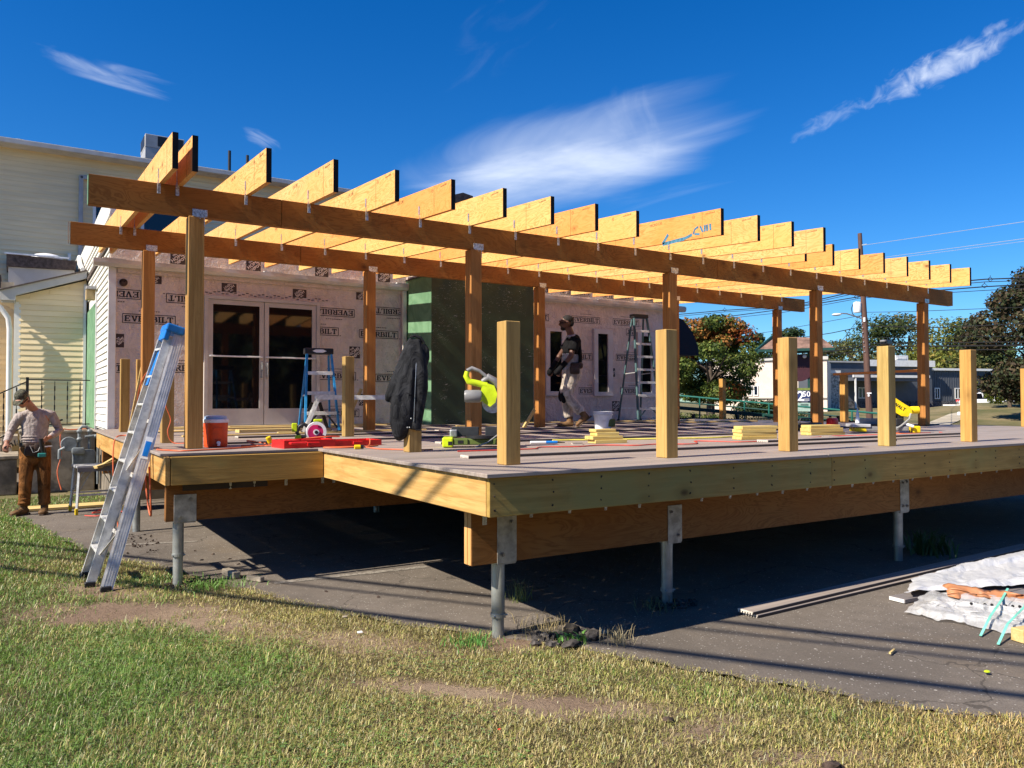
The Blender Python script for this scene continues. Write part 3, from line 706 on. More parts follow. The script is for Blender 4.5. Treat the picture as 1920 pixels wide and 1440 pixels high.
# ------------------------------------------------------------------ deck
DX0, DX1, DY0, DY1 = 2.34, 14.45, 3.985, 13.93     # main platform; the left bay starts at Y = 6.93
LX0, LY0 = 1.0, 6.93
BD, GAP, TH = .1435, .0025, .025
M_SCREW = plain('dark_screw_heads', (.05, .035, .025), .5, .5)
def build_deck():
    D = thing('raised_deck', 'raised timber deck with grey brown composite boards on steel piles', 'deck', (DX0, DY0, -1.25))
    boards = {}
    ny = int((DY1-DY0)/(BD+GAP))
    for i in range(ny):
        y = DY0 + i*(BD+GAP); x0 = DX0 if y < LY0-.01 else LX0
        cuts = [x0]; jx = x0 + [3.2, 4.9, 2.4, 4.1][i % 4]
        while jx < DX1 - .8: cuts.append(jx); jx += 4.88
        cuts.append(DX1)
        for a, b in zip(cuts[:-1], cuts[1:]):
            L = round(b-a-.004, 3)
            if L not in boards:
                m = MB(); m.cbox((0, 0, 0), (L, BD, TH), .003); o = m.build('deck_board', M_DECK, D); boards[L] = o; first = True
            else: o = share(boards[L], 'deck_board', (0,0,0), D)
            o.location = Vector(((a+b)/2, y+BD/2, -TH/2)) - D.location; v = random.uniform(.88, 1.1); o.color = (v, v*random.uniform(.97, 1.0), v*random.uniform(.95, 1.0), 1)
    zt, zb = -TH-.002, -.262
    def part(name, mat, b, bev=.003, lab=None, color=None):
        m = MB(); m.cbox(((b[0]+b[3])/2, (b[1]+b[4])/2, (b[2]+b[5])/2), (b[3]-b[0], b[4]-b[1], b[5]-b[2]), bev); o = m.build(name, mat, D, world=True)
        if lab: o['label'] = lab
        if color: o.color = color
        return o
    # rim boards: front, in three lengths; the two sides; the left bay
    fx = [2.375, 5.62, 9.05, 12.6, DX1-.02]
    for a, b, c in zip(fx[:-1], fx[1:], ((.80,.82,.80,1), (.93,.88,.80,1), (.98,.92,.82,1), (.9,.85,.8,1))): part('rim_board', M_PT_X, (a, 4.01, zb, b-.003, 4.048, zt), color=c)
    part('rim_board', M_PT_Y, (2.372, 4.05, zb, 2.41, 6.97, zt))
    part('rim_board', M_PT_X, (1.075, 6.975, zb, 2.368, 7.013, zt), color=(.82, .76, .7, 1))
    part('rim_board', M_PT_Y, (1.03, 6.975, zb, 1.068, 8.35, zt), color=(.95,.9,.85,1)); part('rim_board', M_PT_Y, (1.03, 8.355, zb, 1.068, 13.6, zt), color=(.9,.86,.8,1))
    part('rim_board', M_PT_Y, (DX1-.06, 4.06, zb, DX1-.02, 13.9, zt))
    # rows of screws through the rim boards, a few pencil ticks
    for x0_, x1_ in zip(fx[:-1], fx[1:]):
        sc_ = MB(); xx = x0_ + .03
        while xx < x1_ - .02:
            for dz_ in (-.065, -.14, -.215): sc_.cyl((xx+random.uniform(-.01, .01), 4.0105, dz_+random.uniform(-.012, .012)), (xx, 4.0085, dz_), .0055, 7)
            xx += .42 + random.uniform(-.06, .06)
        kind(sc_.build('screw_row', M_SCREW, D, world=True), 'stuff')
    # joists
    jm = None
    for i in range(36):
        x = 2.80 + i*.3302
        if x > 14.2: break
        if jm is None: m = MB(); m.cbox((0, 0, 0), (.038, 9.8, .234)); jm = m.build('joist', M_OLDWOOD, D); o = jm
        else: o = share(jm, 'joist', (0,0,0), D)
        o.location = Vector((x, 8.96, -.1455)) - D.location
    jm = None
    for i in range(3):
        x = 1.40 + i*.34
        if jm is None: m = MB(); m.cbox((0, 0, 0), (.038, 6.8, .234)); jm = m.build('joist', M_OLDWOOD, D); o = jm
        else: o = share(jm, 'joist', (0,0,0), D)
        o.location = Vector((x, 10.45, -.1455)) - D.location
    # double LVL beams on the piles
    BT, BB = -.264, -.66
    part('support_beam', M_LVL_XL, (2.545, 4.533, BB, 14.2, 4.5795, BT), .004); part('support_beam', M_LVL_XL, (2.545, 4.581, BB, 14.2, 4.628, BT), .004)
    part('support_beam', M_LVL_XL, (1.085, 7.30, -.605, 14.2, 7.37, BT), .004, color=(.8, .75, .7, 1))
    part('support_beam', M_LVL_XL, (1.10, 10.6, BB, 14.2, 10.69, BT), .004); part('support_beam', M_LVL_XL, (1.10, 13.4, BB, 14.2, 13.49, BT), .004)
    e = MB(); e.box(2.5425, 4.536, BB+.004, 2.5445, 4.5775, BT-.004); e.box(2.5425, 4.583, BB+.004, 2.5445, 4.6255, BT-.004)
    e.build('beam_end_grain', wood('beam_end_grain_wood', (.74, .42, .16), (.56, .27, .08), 2, .2, (.2,.08,.03), streak=30), D, world=True)
    part('packing_board', M_DECKEDGE, (1.22, 7.292, -.345, 1.95, 7.299, -.268), .001, 'dark green packing strip above the left corner pile')
    # steel piles: pipe, collar, bracket plate with bolts
    def pile(x, y, ybeam, zb_, zt_, pw, ph, base, col_z, bolts):
        m = MB(); m.tube([(x, y, base-.25), (x, y, col_z)], .041, 20); m.tube([(x, y, col_z), (x, y, zb_+.02)], .046, 20); p = m.build('steel_pile', M_PIPE, D, world=True, smooth=True)
        c = MB(); c.tube([(x, y, col_z-.012), (x, y, col_z+.012)], .052, 20); c.cyl((x-.055, y-.03, col_z), (x+.055, y-.03, col_z), .007, 8); c.build('pile_collar', M_PIPE, p, world=True)
        q = MB(); xo = x + pw*.26
        q.cbox((xo, ybeam-.004, (zt_+zb_)/2), (pw, .006, zt_-zb_), .002); q.cbox((xo, ybeam+.05, zb_-.006), (pw*.95, .10, .008)); pl = q.build('bracket_plate', M_PLATE, p, world=True)
        for bx, bz in bolts:
            bb = MB(); cx = xo + bx*pw; cz = (zt_+zb_)/2 + bz*(zt_-zb_); bb.cyl((cx, ybeam-.008, cz), (cx, ybeam-.012, cz), .017, 14); bb.cyl((cx, ybeam-.012, cz), (cx, ybeam-.026, cz), .010, 6); bb.build('bolt', M_BOLT, p, world=True)
    two = ((.24, .32), (-.24, -.32)); twoi = ((-.24, .32), (.24, -.32)); four = ((-.24, .32), (.24, .34), (-.24, -.32), (.24, -.34))
    pile(2.779, 4.58, 4.533, -.665, -.33, .155, 0, -1.21, -1.02, two)
    pile(4.335, 4.58, 4.533, -.675, -.385, .150, 0, -1.24, -1.05, twoi)
    pile(7.46, 4.58, 4.533, -.675, -.32, .150, 0, -1.24, -1.02, four)
    pile(10.6, 4.58, 4.533, -.675, -.32, .150, 0, -1.24, -1.02, four)
    pile(1.195, 7.345, 7.30, -.615, -.375, .185, 0, -1.11, -.90, two)
    for x, y in ((1.25, 10.64), (4.4, 10.64), (7.5, 10.64), (10.6, 10.64), (4.4, 7.345), (7.5, 7.345), (10.6, 7.345), (13.8, 4.58)):
        m = MB(); m.tube([(x, y, -1.4), (x, y, -.62)], .044, 14); m.build('steel_pile', M_PIPE, D, world=True, smooth=True)
    # galvanised ties between joists and beams, seen along the rim's lower edge
    tm = None
    def tie(x, y, s=1.0):
        nonlocal tm
        if tm is None:
            m = MB(); m.cbox((0, 0, 0), (.026, .003, .034)); m.cyl((0, -.0015, .006), (0, -.009, .006), .011, 10); m.cyl((0, -.0015, -.012), (0, -.007, -.012), .006, 8); tm = m.build('joist_tie', M_STRAP, D); o = tm
        else: o = share(tm, 'joist_tie', (0,0,0), D)
        o.location = Vector((x, y-.003, (-.353 if y < 5 else -.312) + random.uniform(-.006, .004))) - D.location; o.scale = (1, 1, s)
    for i in range(33):
        x = 3.02 + i*.3302
        if x < 14.1 and not abs(x-4.37) < .1: tie(x, 4.533, random.choice((1, 1, 1.3)))
    for x in (1.62, 1.83, 2.12): tie(x, 7.295, 2.0)
    for x in (2.47, 2.58, 2.82): tie(x, 7.295, 2.0)
    m = MB(); m.cbox((2.645, 4.531, -.335), (.034, .003, .12)); m.cyl((2.645, 4.53, -.29), (2.645, 4.522, -.29), .008, 8); m.cyl((2.645, 4.53, -.33), (2.645, 4.522, -.33), .008, 8); m.build('joist_tie', M_STRAP, D, world=True)
    # railing posts
    def post(x, y, h, color=(1,1,1,1), w=.089, lab=None, mat=None, tilt=0):
        m = MB(); m.cbox((0, 0, h/2), (w, w, h), .004); o = m.build('railing_post', mat or M_PT_Z, D); o.location = Vector((x, y, h/2+.001)) - D.location; o.color = color
        if tilt: o.rotation_euler = (0, R(tilt), 0)
        if lab: o['label'] = lab
        return o
    y4 = 4.425
    w = .14
    post(2.835, 4.53, .975, (1.02, .98, .9, 1), w=.118); post(4.195, y4, .975, (1.06, 1.04, 1.0, 1), w=.118); post(5.605, y4, .975, (1.05, 1.0, .92, 1), w=.118)
    post(7.045, y4, .955, (1.02, 1.12, 1.1, 1), w=.118, lab='greenish railing post with a black laser level on its top'); post(8.52, y4, .97, (1.12, 1.0, .82, 1), w=.118)
    post(9.98, y4, .97, w=.118); post(11.4, y4, .97, w=.118); post(12.8, y4, .97, w=.118)
    post(2.86, 6.12, .84, (.92, .92, .9, 1), w=.118, lab='railing post with a black jacket hung over it'); post(3.46, 9.28, .99, (.82, .85, .85, 1), w=.118)
    for y in (6.45, 9.85, 13.1): post(14.22, y, .97, (1.1, .95, .75, 1), w=.118)
    post(1.30, 12.5, 1.05, (.85, .82, .75, 1), w=.118); post(1.44, 11.9, 1.02, (.9, .8, .7, 1), w=.118); post(1.33, 8.9, .98, (.8, .8, .8, 1), w=.118)
    return D
DECK = build_deck()

def pieces_on_deck():
    # loose composite boards with hollow ribbed ends
    def loose(label, a, b, z=.0, w=.14, mat=M_DECK, th=.024):
        a = Vector((*a, 0)); b = Vector((*b, 0)); L = (b-a).length; T = thing('loose_board', label, 'board', ((a.x+b.x)/2, (a.y+b.y)/2, z), math.atan2(b.y-a.y, b.x-a.x), 'composite boards waiting to be laid')
        m = MB(); m.mi = 0; m.cbox((0, 0, th/2+.001), (L, w, th), .002); m.build('board', mat, T)
        e = MB(); e.box(-L/2, -w/2-.0015, .003, L/2, -w/2-.0005, th-.006); e.box(-L/2, w/2+.0005, .003, L/2, w/2+.0015, th-.006); e.build('board_side_groove', M_DECKEDGE, T)
        for s in (-1, 1):
            p = MB(); p.box(s*(L/2+.0005), -w/2+.002, th*.55, s*(L/2+.002), w/2-.002, th-.001)
            for k in range(6): c = -w/2 + w*(k+.5)/6; p.box(s*(L/2+.0005), c-.006, .002, s*(L/2+.002), c+.006, th*.55)
            p.build('ribbed_end', M_DECKPROF, T)
        return T
    loose('long grey loose board lying along the front posts of the deck', (2.86, 5.20), (8.0, 4.98))
    loose('grey loose board continuing the front row, its white end behind the yellow saw', (6.2, 5.20), (9.95, 5.14), .026)
    loose('grey loose board behind the pale stack of four blocks', (3.6, 7.1), (8.2, 7.05))
    loose('loose board under the walking worker', (5.1, 10.1), (10.6, 9.95))
    loose('loose board at the foot of the middle pergola posts', (5.6, 8.75), (11.2, 8.7))
    loose('loose board in front of the wrapped wall windows', (7.6, 11.9), (13.2, 11.8))
    loose('loose board across the far right of the deck', (9.4, 7.9), (13.9, 7.8))
    loose('loose board near the door, under the wood scraps', (2.2, 9.6), (5.4, 9.75))
    loose('loose board lying below the red tool case', (1.7, 8.3), (4.5, 8.35))
    loose('loose board by the green boarded wall', (4.9, 12.3), (8.9, 12.25), 0, .14)
    # pine boards and offcuts by the door
    def plank(label, c, L, w, h, rz, mat=M_PINE_X, z=0, cat='board', rx=0, grp=None):
        m = MB(); m.cbox((0, 0, 0), (L, w, h), .003); o = m.build('wood_plank', mat); o.location = (c[0], c[1], z+h/2+.001); o.rotation_euler = (rx, 0, rz); return tag(o, label, cat, grp)
    plank('long bright pine board lying at the foot of the double door', (4.3, 13.3), 4.2, .14, .038, 0)
    plank('second pine board in front of the door, partly in shade', (3.9, 12.6), 3.0, .14, .038, R(2))
    plank('short pine offcut with a cut end lying before the door', (3.0, 11.3), .85, .14, .045, R(9))
    plank('grey weathered offcut in the middle of the wood scraps', (3.62, 11.2), .55, .1, .05, R(-4), M_OLDWOOD)
    plank('thin pine strip on the deck right of the cooler', (2.9, 10.3), 2.4, .07, .02, R(3))
    plank('thin pine strip pointing at the blue stepladder', (4.1, 10.7), 2.2, .07, .02, R(-2))
    plank('flat plywood offcut left of the door', (2.2, 12.2), 1.1, .5, .012, R(5), M_PINE_Y)
    plank('long pine batten along the base of the right wrapped wall', (10.2, 12.6), 5.0, .09, .03, R(-1))
    plank('pine batten along the deck behind the walking worker', (8.2, 12.0), 3.6, .07, .02, R(2))
    plank('pine batten at the far right under the awning', (11.8, 11.3), 3.0, .09, .03, R(0))
    plank('pine board at the back left corner of the deck', (2.1, 13.2), 1.6, .14, .038, R(-6))
    # leaning boards
    def lean(label, a, b, w, t, mat=M_PINE_Y, name='leaning_board'):
        m = MB(); m.bar(a, b, w, t, up=(0, -1, 0), bev=.003); return tag(m.build(name, mat, smooth=False), label, 'board')
    lean('thin pine board leaning against the left back pergola post', (1.20, 11.0, .0), (1.42, 10.95, 1.32), .05, .03)
    lean('short pine brace leaning at the foot of the second back pergola post', (3.98, 10.9, 0), (4.22, 10.78, .62), .04, .04)
    lean('yellow brace leaning at the foot of the third back pergola post', (7.02, 10.75, 0), (7.20, 10.70, .30), .05, .04)
    # block stacks: each block a thing
    def stack(items, grp):
        for lab, x, y, z, L, w, h, rz, c in items:
            m = MB(); m.cbox((0, 0, 0), (L, w, h), .004); o = m.build('lumber_block', M_PINE_X); o.location = (x, y, z+h/2+.001); o.rotation_euler = (0, 0, rz); o.color = c; tag(o, lab, 'wood block', grp)
    c1 = (1.05, 1.05, .85, 1)
    stack([('bottom block of the stepped stack left of the second railing post', 5.16, 6.32, 0, .38, .16, .037, R(-8), c1), ('second block of the stepped stack left of the second railing post', 5.13, 6.34, .038, .37, .16, .037, R(-6), (1.0,1.0,.8,1)),
           ('third, shorter block of the stepped stack left of the second railing post', 5.14, 6.34, .076, .27, .14, .037, R(-8), c1), ('topmost block of the stepped stack left of the second railing post', 5.12, 6.35, .114, .25, .13, .030, R(-5), (1.05,1.02,.8,1))], 'blocks stacked on the deck, left stack')
    stack([('bottom block of the leaning stack of four beside the third railing post', 7.05, 6.02, 0, .50, .16, .037, R(-10), c1), ('second block of the leaning stack of four beside the third railing post', 7.07, 6.03, .038, .50, .16, .037, R(-9), (1.02,1.0,.8,1)),
           ('third block of the leaning stack of four beside the third railing post', 7.055, 6.03, .076, .49, .16, .037, R(-10), c1), ('topmost block of the leaning stack of four beside the third railing post', 7.08, 6.03, .114, .49, .16, .037, R(-11), (1.05,1.05,.86,1))], 'blocks stacked on the deck, middle stack')
    stack([('bottom block of the stack between the third and fourth railing posts', 8.72, 6.35, 0, .58, .18, .038, R(-8), c1), ('middle block of the stack between the third and fourth railing posts', 8.70, 6.35, .039, .55, .18, .050, R(-9), (1.0,.98,.8,1)),
           ('topmost block of the stack between the third and fourth railing posts', 8.69, 6.36, .09, .50, .17, .037, R(-8), c1)], 'blocks stacked on the deck, right stack')
    # the board resting on the far side posts
    m = MB(); m.bar((14.2, 10.05, .985), (14.2, 8.15, 1.0), .085, .045, bev=.003); o = m.build('resting_board', M_LVL_Y); o.color = (1.05, .8, .65, 1); tag(o, 'orange board laid level across the top of a far right railing post', 'board')
pieces_on_deck()

# ------------------------------------------------------------------ pergola
S = .6096; RX0 = 1.255; RH = .302
def zrb(y): return 2.402 + .0630*(y-7.62)
def build_pergola():
    P = thing('pergola', 'timber pergola frame of orange brown laminated beams and rafters above the deck', 'pergola', (1.36, 7.62, 0))
    YF, YB = 7.621, 10.711; PX = (1.365, 4.33, 7.34, 10.40, 13.32)
    ZF = zrb(YF+.04); ZB = zrb(YB+.04)
    def bx(name, mat, b, bev=.004, color=None, lab=None, parent=None):
        m = MB(); m.cbox(((b[0]+b[3])/2, (b[1]+b[4])/2, (b[2]+b[5])/2), (b[3]-b[0], b[4]-b[1], b[5]-b[2]), bev); o = m.build(name, mat, parent or P, world=True)
        if color: o.color = color
        if lab: o['label'] = lab
        return o
    # each beam: two plies, butted lengths on the posts
    def beam(y, zt, h, cuts, off, cols):
        for a, b, c in zip(cuts[:-1], cuts[1:], cols):
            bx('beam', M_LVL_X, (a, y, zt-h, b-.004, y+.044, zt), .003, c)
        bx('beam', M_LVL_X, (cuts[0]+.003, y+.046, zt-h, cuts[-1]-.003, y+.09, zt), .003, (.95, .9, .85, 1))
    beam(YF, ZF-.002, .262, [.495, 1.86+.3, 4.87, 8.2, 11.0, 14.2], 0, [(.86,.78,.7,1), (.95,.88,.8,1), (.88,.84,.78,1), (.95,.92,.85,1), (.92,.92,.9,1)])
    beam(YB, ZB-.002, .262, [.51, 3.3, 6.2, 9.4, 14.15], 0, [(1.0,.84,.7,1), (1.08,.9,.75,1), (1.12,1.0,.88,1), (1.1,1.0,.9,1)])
    for y, zt in ((YF, ZF), (YB, ZB)):
        sm = MB(); sm.box(.492, y, zt-.262, .4945, y+.088, zt-.004); sm.build('beam_end_seal', M_GREENLIT if y < 9 else M_SEAM, P, world=True)
        for i, x in enumerate(PX):
            w = .140; yc = y + .062; h = zt-.264
            m = MB(); m.cbox((x+.01, yc, h/2+.001), (w, w, h-.004), .006); po = m.build('post', M_PT_Z6 if i < 1 and y < 9 else M_PT_Z6, P, world=True); po.color = (1.0, .98, .92, 1) if (i == 0 and y < 9) else (1.05, .82, .66, 1)
            # metal post cap plate, T shaped with rounded corners
            q = MB(); a, b = x+.01-.065+.03, x+.01+.065+.03; q.cbox(((a+b)/2, y-.004, zt-.262+.032), (b-a, .005, .068), .002); q.cbox(((a+b)/2, y-.004, zt-.262-.045), (.085, .005, .088), .002)
            for k in range(5): q.cyl(((a+b)/2-.025+.0125*k, y-.006, zt-.24-.02*(k % 3)), ((a+b)/2-.025+.0125*k, y-.011, zt-.24-.02*(k % 3)), .004, 6)
            q.build('post_cap_plate', M_STRAP, po, world=True)
    # rafters, black sealed ends, printed marks, ties
    raft = {}; tie = None; clip = None
    xs = [-.155] + [k*S for k in range(21)]
    for idx, dx in enumerate(xs):
        k = idx-1; x1 = RX0 + dx; x0 = x1 - .0445
        y0 = 6.913 if k not in (9, 10, 11, 12) else 6.175
        y1 = 13.93 if x0 < 6.2 or x0 > 8.55 else 12.85
        key = (y0, y1)
        if key not in raft:
            m = MB(); V = []
            L0, L1 = zrb(y0), zrb(y1)
            V = [(0,y0,L0),(.0445,y0,L0),(.0445,y1,L1),(0,y1,L1),(0,y0,L0+RH),(.0445,y0,L0+RH),(.0445,y1,L1+RH),(0,y1,L1+RH)]
            m.add(V, [(0,3,2,1),(4,5,6,7),(0,1,5,4),(1,2,6,5),(2,3,7,6),(3,0,4,7)]); o = m.build('rafter', M_LVL_Y, P, world=True); raft[key] = (o, o.location.copy()); ob = o; l0 = o.location.copy()
        else:
            o, l0 = raft[key]; ob = share(o, 'rafter', (0,0,0), P)
        ob.location = Vector((l0.x + x0, l0.y, l0.z))
        v = random.choice(((1.0, .98, .95, 1), (1.0, 1.02, 1.1, 1), (1.0, .80, .68, 1), (1.02, .88, .8, 1), (1, 1.04, 1.0, 1))); ob.color = v
        if k == 9: ob.color = (1.0, .80, .66, 1); ob['label'] = 'longer orange rafter with blue spray paint near its end'
        wp = Vector((P.location.x, P.location.y, P.location.z)) + ob.location
        e = MB(); e.box(x0-.001, y0-.004, zrb(y0)-.001, x1+.001, y0-.0005, zrb(y0)+RH+.001)
        eo = e.build('sealed_end', M_BLACKPAINT, ob, world=True)
        # nail and seam details: butt seams in the veneer
        for (ys, wdt) in ((y0+random.uniform(.25, .5), .003), (y0+random.uniform(1.6, 2.6), .003), (y0+random.uniform(4, 5.4), .003)):
            if random.random() < .75:
                s_ = MB(); s_.box(x0-.0014, ys, zrb(ys)+.004, x0-.0004, ys+wdt, zrb(ys)+RH-.006); s_.build('veneer_seam', M_SEAM, ob, world=True)
        # printed marks near the top edge
        if k >= 0:
            tm = text_mesh(random.choice(('PRO LVL', 'LVL 2.0E', 'MICRO LVL')), .045, .0003); tm.materials.clear(); tm.materials.append(M_PRINT)
            t = bpy.data.objects.new('printed_mark', tm); link(t, ob); yy = y0 + 1.15 + random.uniform(-.1, .3)
            t.matrix_local = Matrix.Translation(Vector((x0-.0008, yy, zrb(yy)+RH-.05)) - wp) @ FACE_MX
            rg = MB(); yr = y0 + .42; 
            for q in range(14):
                a0, a1 = q*2*math.pi/14, (q+1)*2*math.pi/14; cz = zrb(yr)+RH-.045
                rg.quad((x0-.001, yr+.020*math.cos(a0), cz+.020*math.sin(a0)), (x0-.001, yr+.020*math.cos(a1), cz+.020*math.sin(a1)), (x0-.001, yr+.0165*math.cos(a1), cz+.0165*math.sin(a1)), (x0-.001, yr+.0165*math.cos(a0), cz+.0165*math.sin(a0)))
            rg.box(x0-.0012, yr-.010, zrb(yr)+RH-.047, x0-.0008, yr+.010, zrb(yr)+RH-.043)
            for q in range(9): rg.box(x0-.0012, yr-.20-.016*q, zrb(yr)+RH-.055, x0-.0008, yr-.20-.016*q+.008, zrb(yr)+RH-.055+random.uniform(.008, .02))
            kind(rg.build('printed_stamp', M_PRINT, ob, world=True), 'stuff')
        # twist ties to both beams
        for yb, zt in ((YF, zrb(YF)), (YB, zrb(YB))):
            if tie is None:
                m = MB()
                m.cbox((0, -.003, -.045), (.030, .003, .10), .001)
                m.add([(-.015,-.0045,.0),(.015,-.0045,.0),(-.001,.045,.055),(-.001,.015,.055)], [(0,1,2,3)]); m.add([(-.015,-.003,.0),(.015,-.003,.0),(.0,.045,.055),(.0,.015,.055)], [(3,2,1,0)])
                m.box(-.0035, .012, .052, -.001, .042, .14)
                for q in range(3): m.cyl((0, -.004, -.02-.025*q), (0, -.008, -.02-.025*q), .004, 6)
                tie = m.build('twist_tie', M_STRAP, P, fix=False); tie0 = tie.location.copy(); to = tie
            else: to = share(tie, 'twist_tie', (0,0,0), P)
            to.location = Vector((x0-.0015, yb-.001, zt)) - P.location + tie0
    # blue spray paint on the long rafter (strokes)
    k = 9; x0 = RX0 + k*S - .0455; t = MB(); z0 = zrb(6.3)
    def st(y, z, y2, z2, w=.018):
        w *= 1.9
        t.bar((x0-.0005, y, z0+z), (x0-.0005, y2, z0+z2), .001, w, up=(0, 0, 1)) if abs(y2-y) > abs(z2-z) else t.bar((x0-.0005, y, z0+z), (x0-.0005, y2, z0+z2), .001, w, up=(0, 1, 0))
    st(7.02, .15, 7.12, .05, .02); st(7.12, .045, 6.75, .05, .022); st(6.75, .05, 6.62, .075, .018)
    st(6.60, .075, 6.58, .13, .013); st(6.58, .13, 6.52, .15, .013); st(6.58, .075, 6.50, .06, .013); st(6.49, .15, 6.45, .075, .013); st(6.42, .15, 6.42, .075, .016); st(6.385, .15, 6.38, .075, .016); st(6.335, .15, 6.33, .075, .016)
    t.build('spray_paint_mark', M_SPRAY, P, world=True)
    # knots on the far end of the front beam
    return P
M_PRINT = plain('brown_print', (.10, .055, .02), .7, bump=0); M_SPRAY = plain('blue_spray_paint', (.06, .20, .30), .8, 0, .3, 30)
PERG = build_pergola()
# ------------------------------------------------------------------ house
WY = 14.0
def glyph_word(word, h, thick=.2):
    """slab serif capitals as flat strokes; returns polygons and total width, baseline at 0"""
    T = thick; quads = []; x = 0
    def b(x0, y0, x1, y1): quads.append([(x+x0)*h for _ in ()] or [((x+x0)*h, y0*h), ((x+x1)*h, y0*h), ((x+x1)*h, y1*h), ((x+x0)*h, y1*h)])
    def p(*pts): quads.append([((x+a)*h, c*h) for a, c in pts])
    s = .10
    for ch in word:
        if ch == 'E': b(.06,0,.26,1); b(0,0,.72,.13); b(0,.87,.72,1); b(.26,.44,.52,.57); b(.60,.13,.72,.30); b(.60,.70,.72,.87); b(.46,.36,.54,.65); w = .80
        elif ch == 'V': b(-.02,.88,.36,1); b(.50,.88,.86,1); p((.08,.88),(.32,.88),(.54,0),(.36,0)); p((.60,.88),(.76,.88),(.54,0),(.40,0)); w = .88
        elif ch == 'R': b(.06,0,.26,1); b(0,0,.36,.12); b(0,.88,.58,1); b(.26,.44,.56,.55); b(.52,.50,.72,.94); p((.36,.48),(.56,.48),(.80,0),(.60,0)); b(.60,0,.84,.12); w = .86
        elif ch == 'B': b(.06,0,.26,1); b(0,0,.60,.12); b(0,.88,.56,1); b(.26,.46,.58,.56); b(.50,.53,.70,.93); b(.54,.06,.76,.50); w = .82
        elif ch == 'I': b(.08,0,.28,1); b(0,0,.36,.12); b(0,.88,.36,1); w = .44
        elif ch == 'L': b(.06,0,.26,1); b(0,0,.68,.13); b(0,.88,.36,1); b(.56,.13,.68,.36); w = .74
        elif ch == 'T': b(.28,0,.48,1); b(.18,0,.58,.12); b(0,.87,.76,1); b(0,.68,.11,.87); b(.65,.68,.76,.87); w = .82
        x += w
    return quads, x*h
def fill_poly(mb, poly, y, M2):
    pts = [M2(a, c) for a, c in poly]; mb.add([(px_, y, pz) for px_, pz in pts], [tuple(range(len(pts)))])
def brand_box(parent, x, z, w=.80, h=.155, inverted=False, clip=None, y=WY, tilt=0):
    """the wrap's printed name in a thin frame; x,z lower left corner; clip limits in x"""
    q, W = glyph_word('EVERBILT', h*.62); sx = (w-.06)/W; cx, cz = x+w/2, z+h/2; polys = []
    for p in q: polys.append([(-(w-.06)/2 + a*sx, -h*.31 + c) for a, c in p])
    t = .011
    for (a, b_, c, d) in ((-w/2, -h/2, w/2, -h/2+t), (-w/2, h/2-t, w/2, h/2), (-w/2, -h/2+t, -w/2+t, h/2-t), (w/2-t, -h/2+t, w/2, h/2-t)): polys.append([(a, b_), (c, b_), (c, d), (a, d)])
    polys.append([(w/2+.02, -h/2), (w/2+.045, -h/2), (w/2+.045, -h/2+.012), (w/2+.02, -h/2+.012)])
    s = -1 if inverted else 1; ct, st_ = math.cos(R(tilt)), math.sin(R(tilt)); mb = MB()
    for p in polys:
        pts = [(cx + s*(a*ct - c*st_), cz + s*(a*st_ + c*ct)) for a, c in p]
        if clip:
            pts = [(min(max(a, clip[0]), clip[1]), c) for a, c in pts]
            if max(a for a, c in pts) - min(a for a, c in pts) < .004: continue
        mb.add([(a, y-.004, c) for a, c in pts], [tuple(range(len(pts)))])
    # the tiny line of print over or under the frame
    for k in range(9):
        a = -.16 + k*.036; zz = (h/2+.045) 
        pts = [(cx+s*a, cz+s*zz), (cx+s*(a+.026), cz+s*zz), (cx+s*(a+.026), cz+s*(zz+.012)), (cx+s*a, cz+s*(zz+.012))]
        if clip and (min(p_[0] for p_ in pts) < clip[0] or max(p_[0] for p_ in pts) > clip[1]): continue
        mb.add([(a_, y-.004, c) for a_, c in pts], [(0,1,2,3)])
    o = mb.build('printed_name', M_INK, parent, world=True, fix=False); return o
def store_logo(parent, x0, z0, x1, z1, inverted=False, y=WY, ang=-35):
    """dark square with the slanted stencil words"""
    mb = MB(); mb.add([(x0, y-.004, z0), (x1, y-.004, z0), (x1, y-.004, z1), (x0, y-.004, z1)], [(0,1,2,3)])
    o = mb.build('printed_logo', M_LOGO, parent, world=True, fix=False)
    w = x1-x0; h = z1-z0; s = min(w, h)
    root = Vector(parent.location); p = parent
    lines = (('THE', .17, -.03, .38), ('HOME', .34, -.0, .07), ('DEPOT', .27, .03, -.27))
    me_all = MB()
    for txt, sz, dx, dz in lines:
        me = text_mesh(txt, sz*s*1.25, 0, .008*s)
        rot = R(38 + (180 if inverted else 0)); c, n = math.cos(rot), math.sin(rot)
        V = [];
        for v in me.vertices:
            a = v.co.x + dx*s; b = v.co.y + dz*s; X = a*c - b*n; Z = a*n + b*c
            V.append(((x0+x1)/2 + max(-w/2+.004, min(w/2-.004, X)), y-.007, (z0+z1)/2 + max(-h/2+.004, min(h/2-.004, Z))))
        me_all.add(V, [tuple(pl.vertices) for pl in me.polygons])
    me_all.build('logo_words', M_WRAPINK, o, world=True, fix=False); return o
M_LOGO = plain('printed_dark_brown', (.05, .032, .028), .6, 0, .1, 20, bump=0)
M_WRAPINK = plain('wrap_coloured_letters', (.80, .68, .60), .5, 0, .05, 5, bump=0)

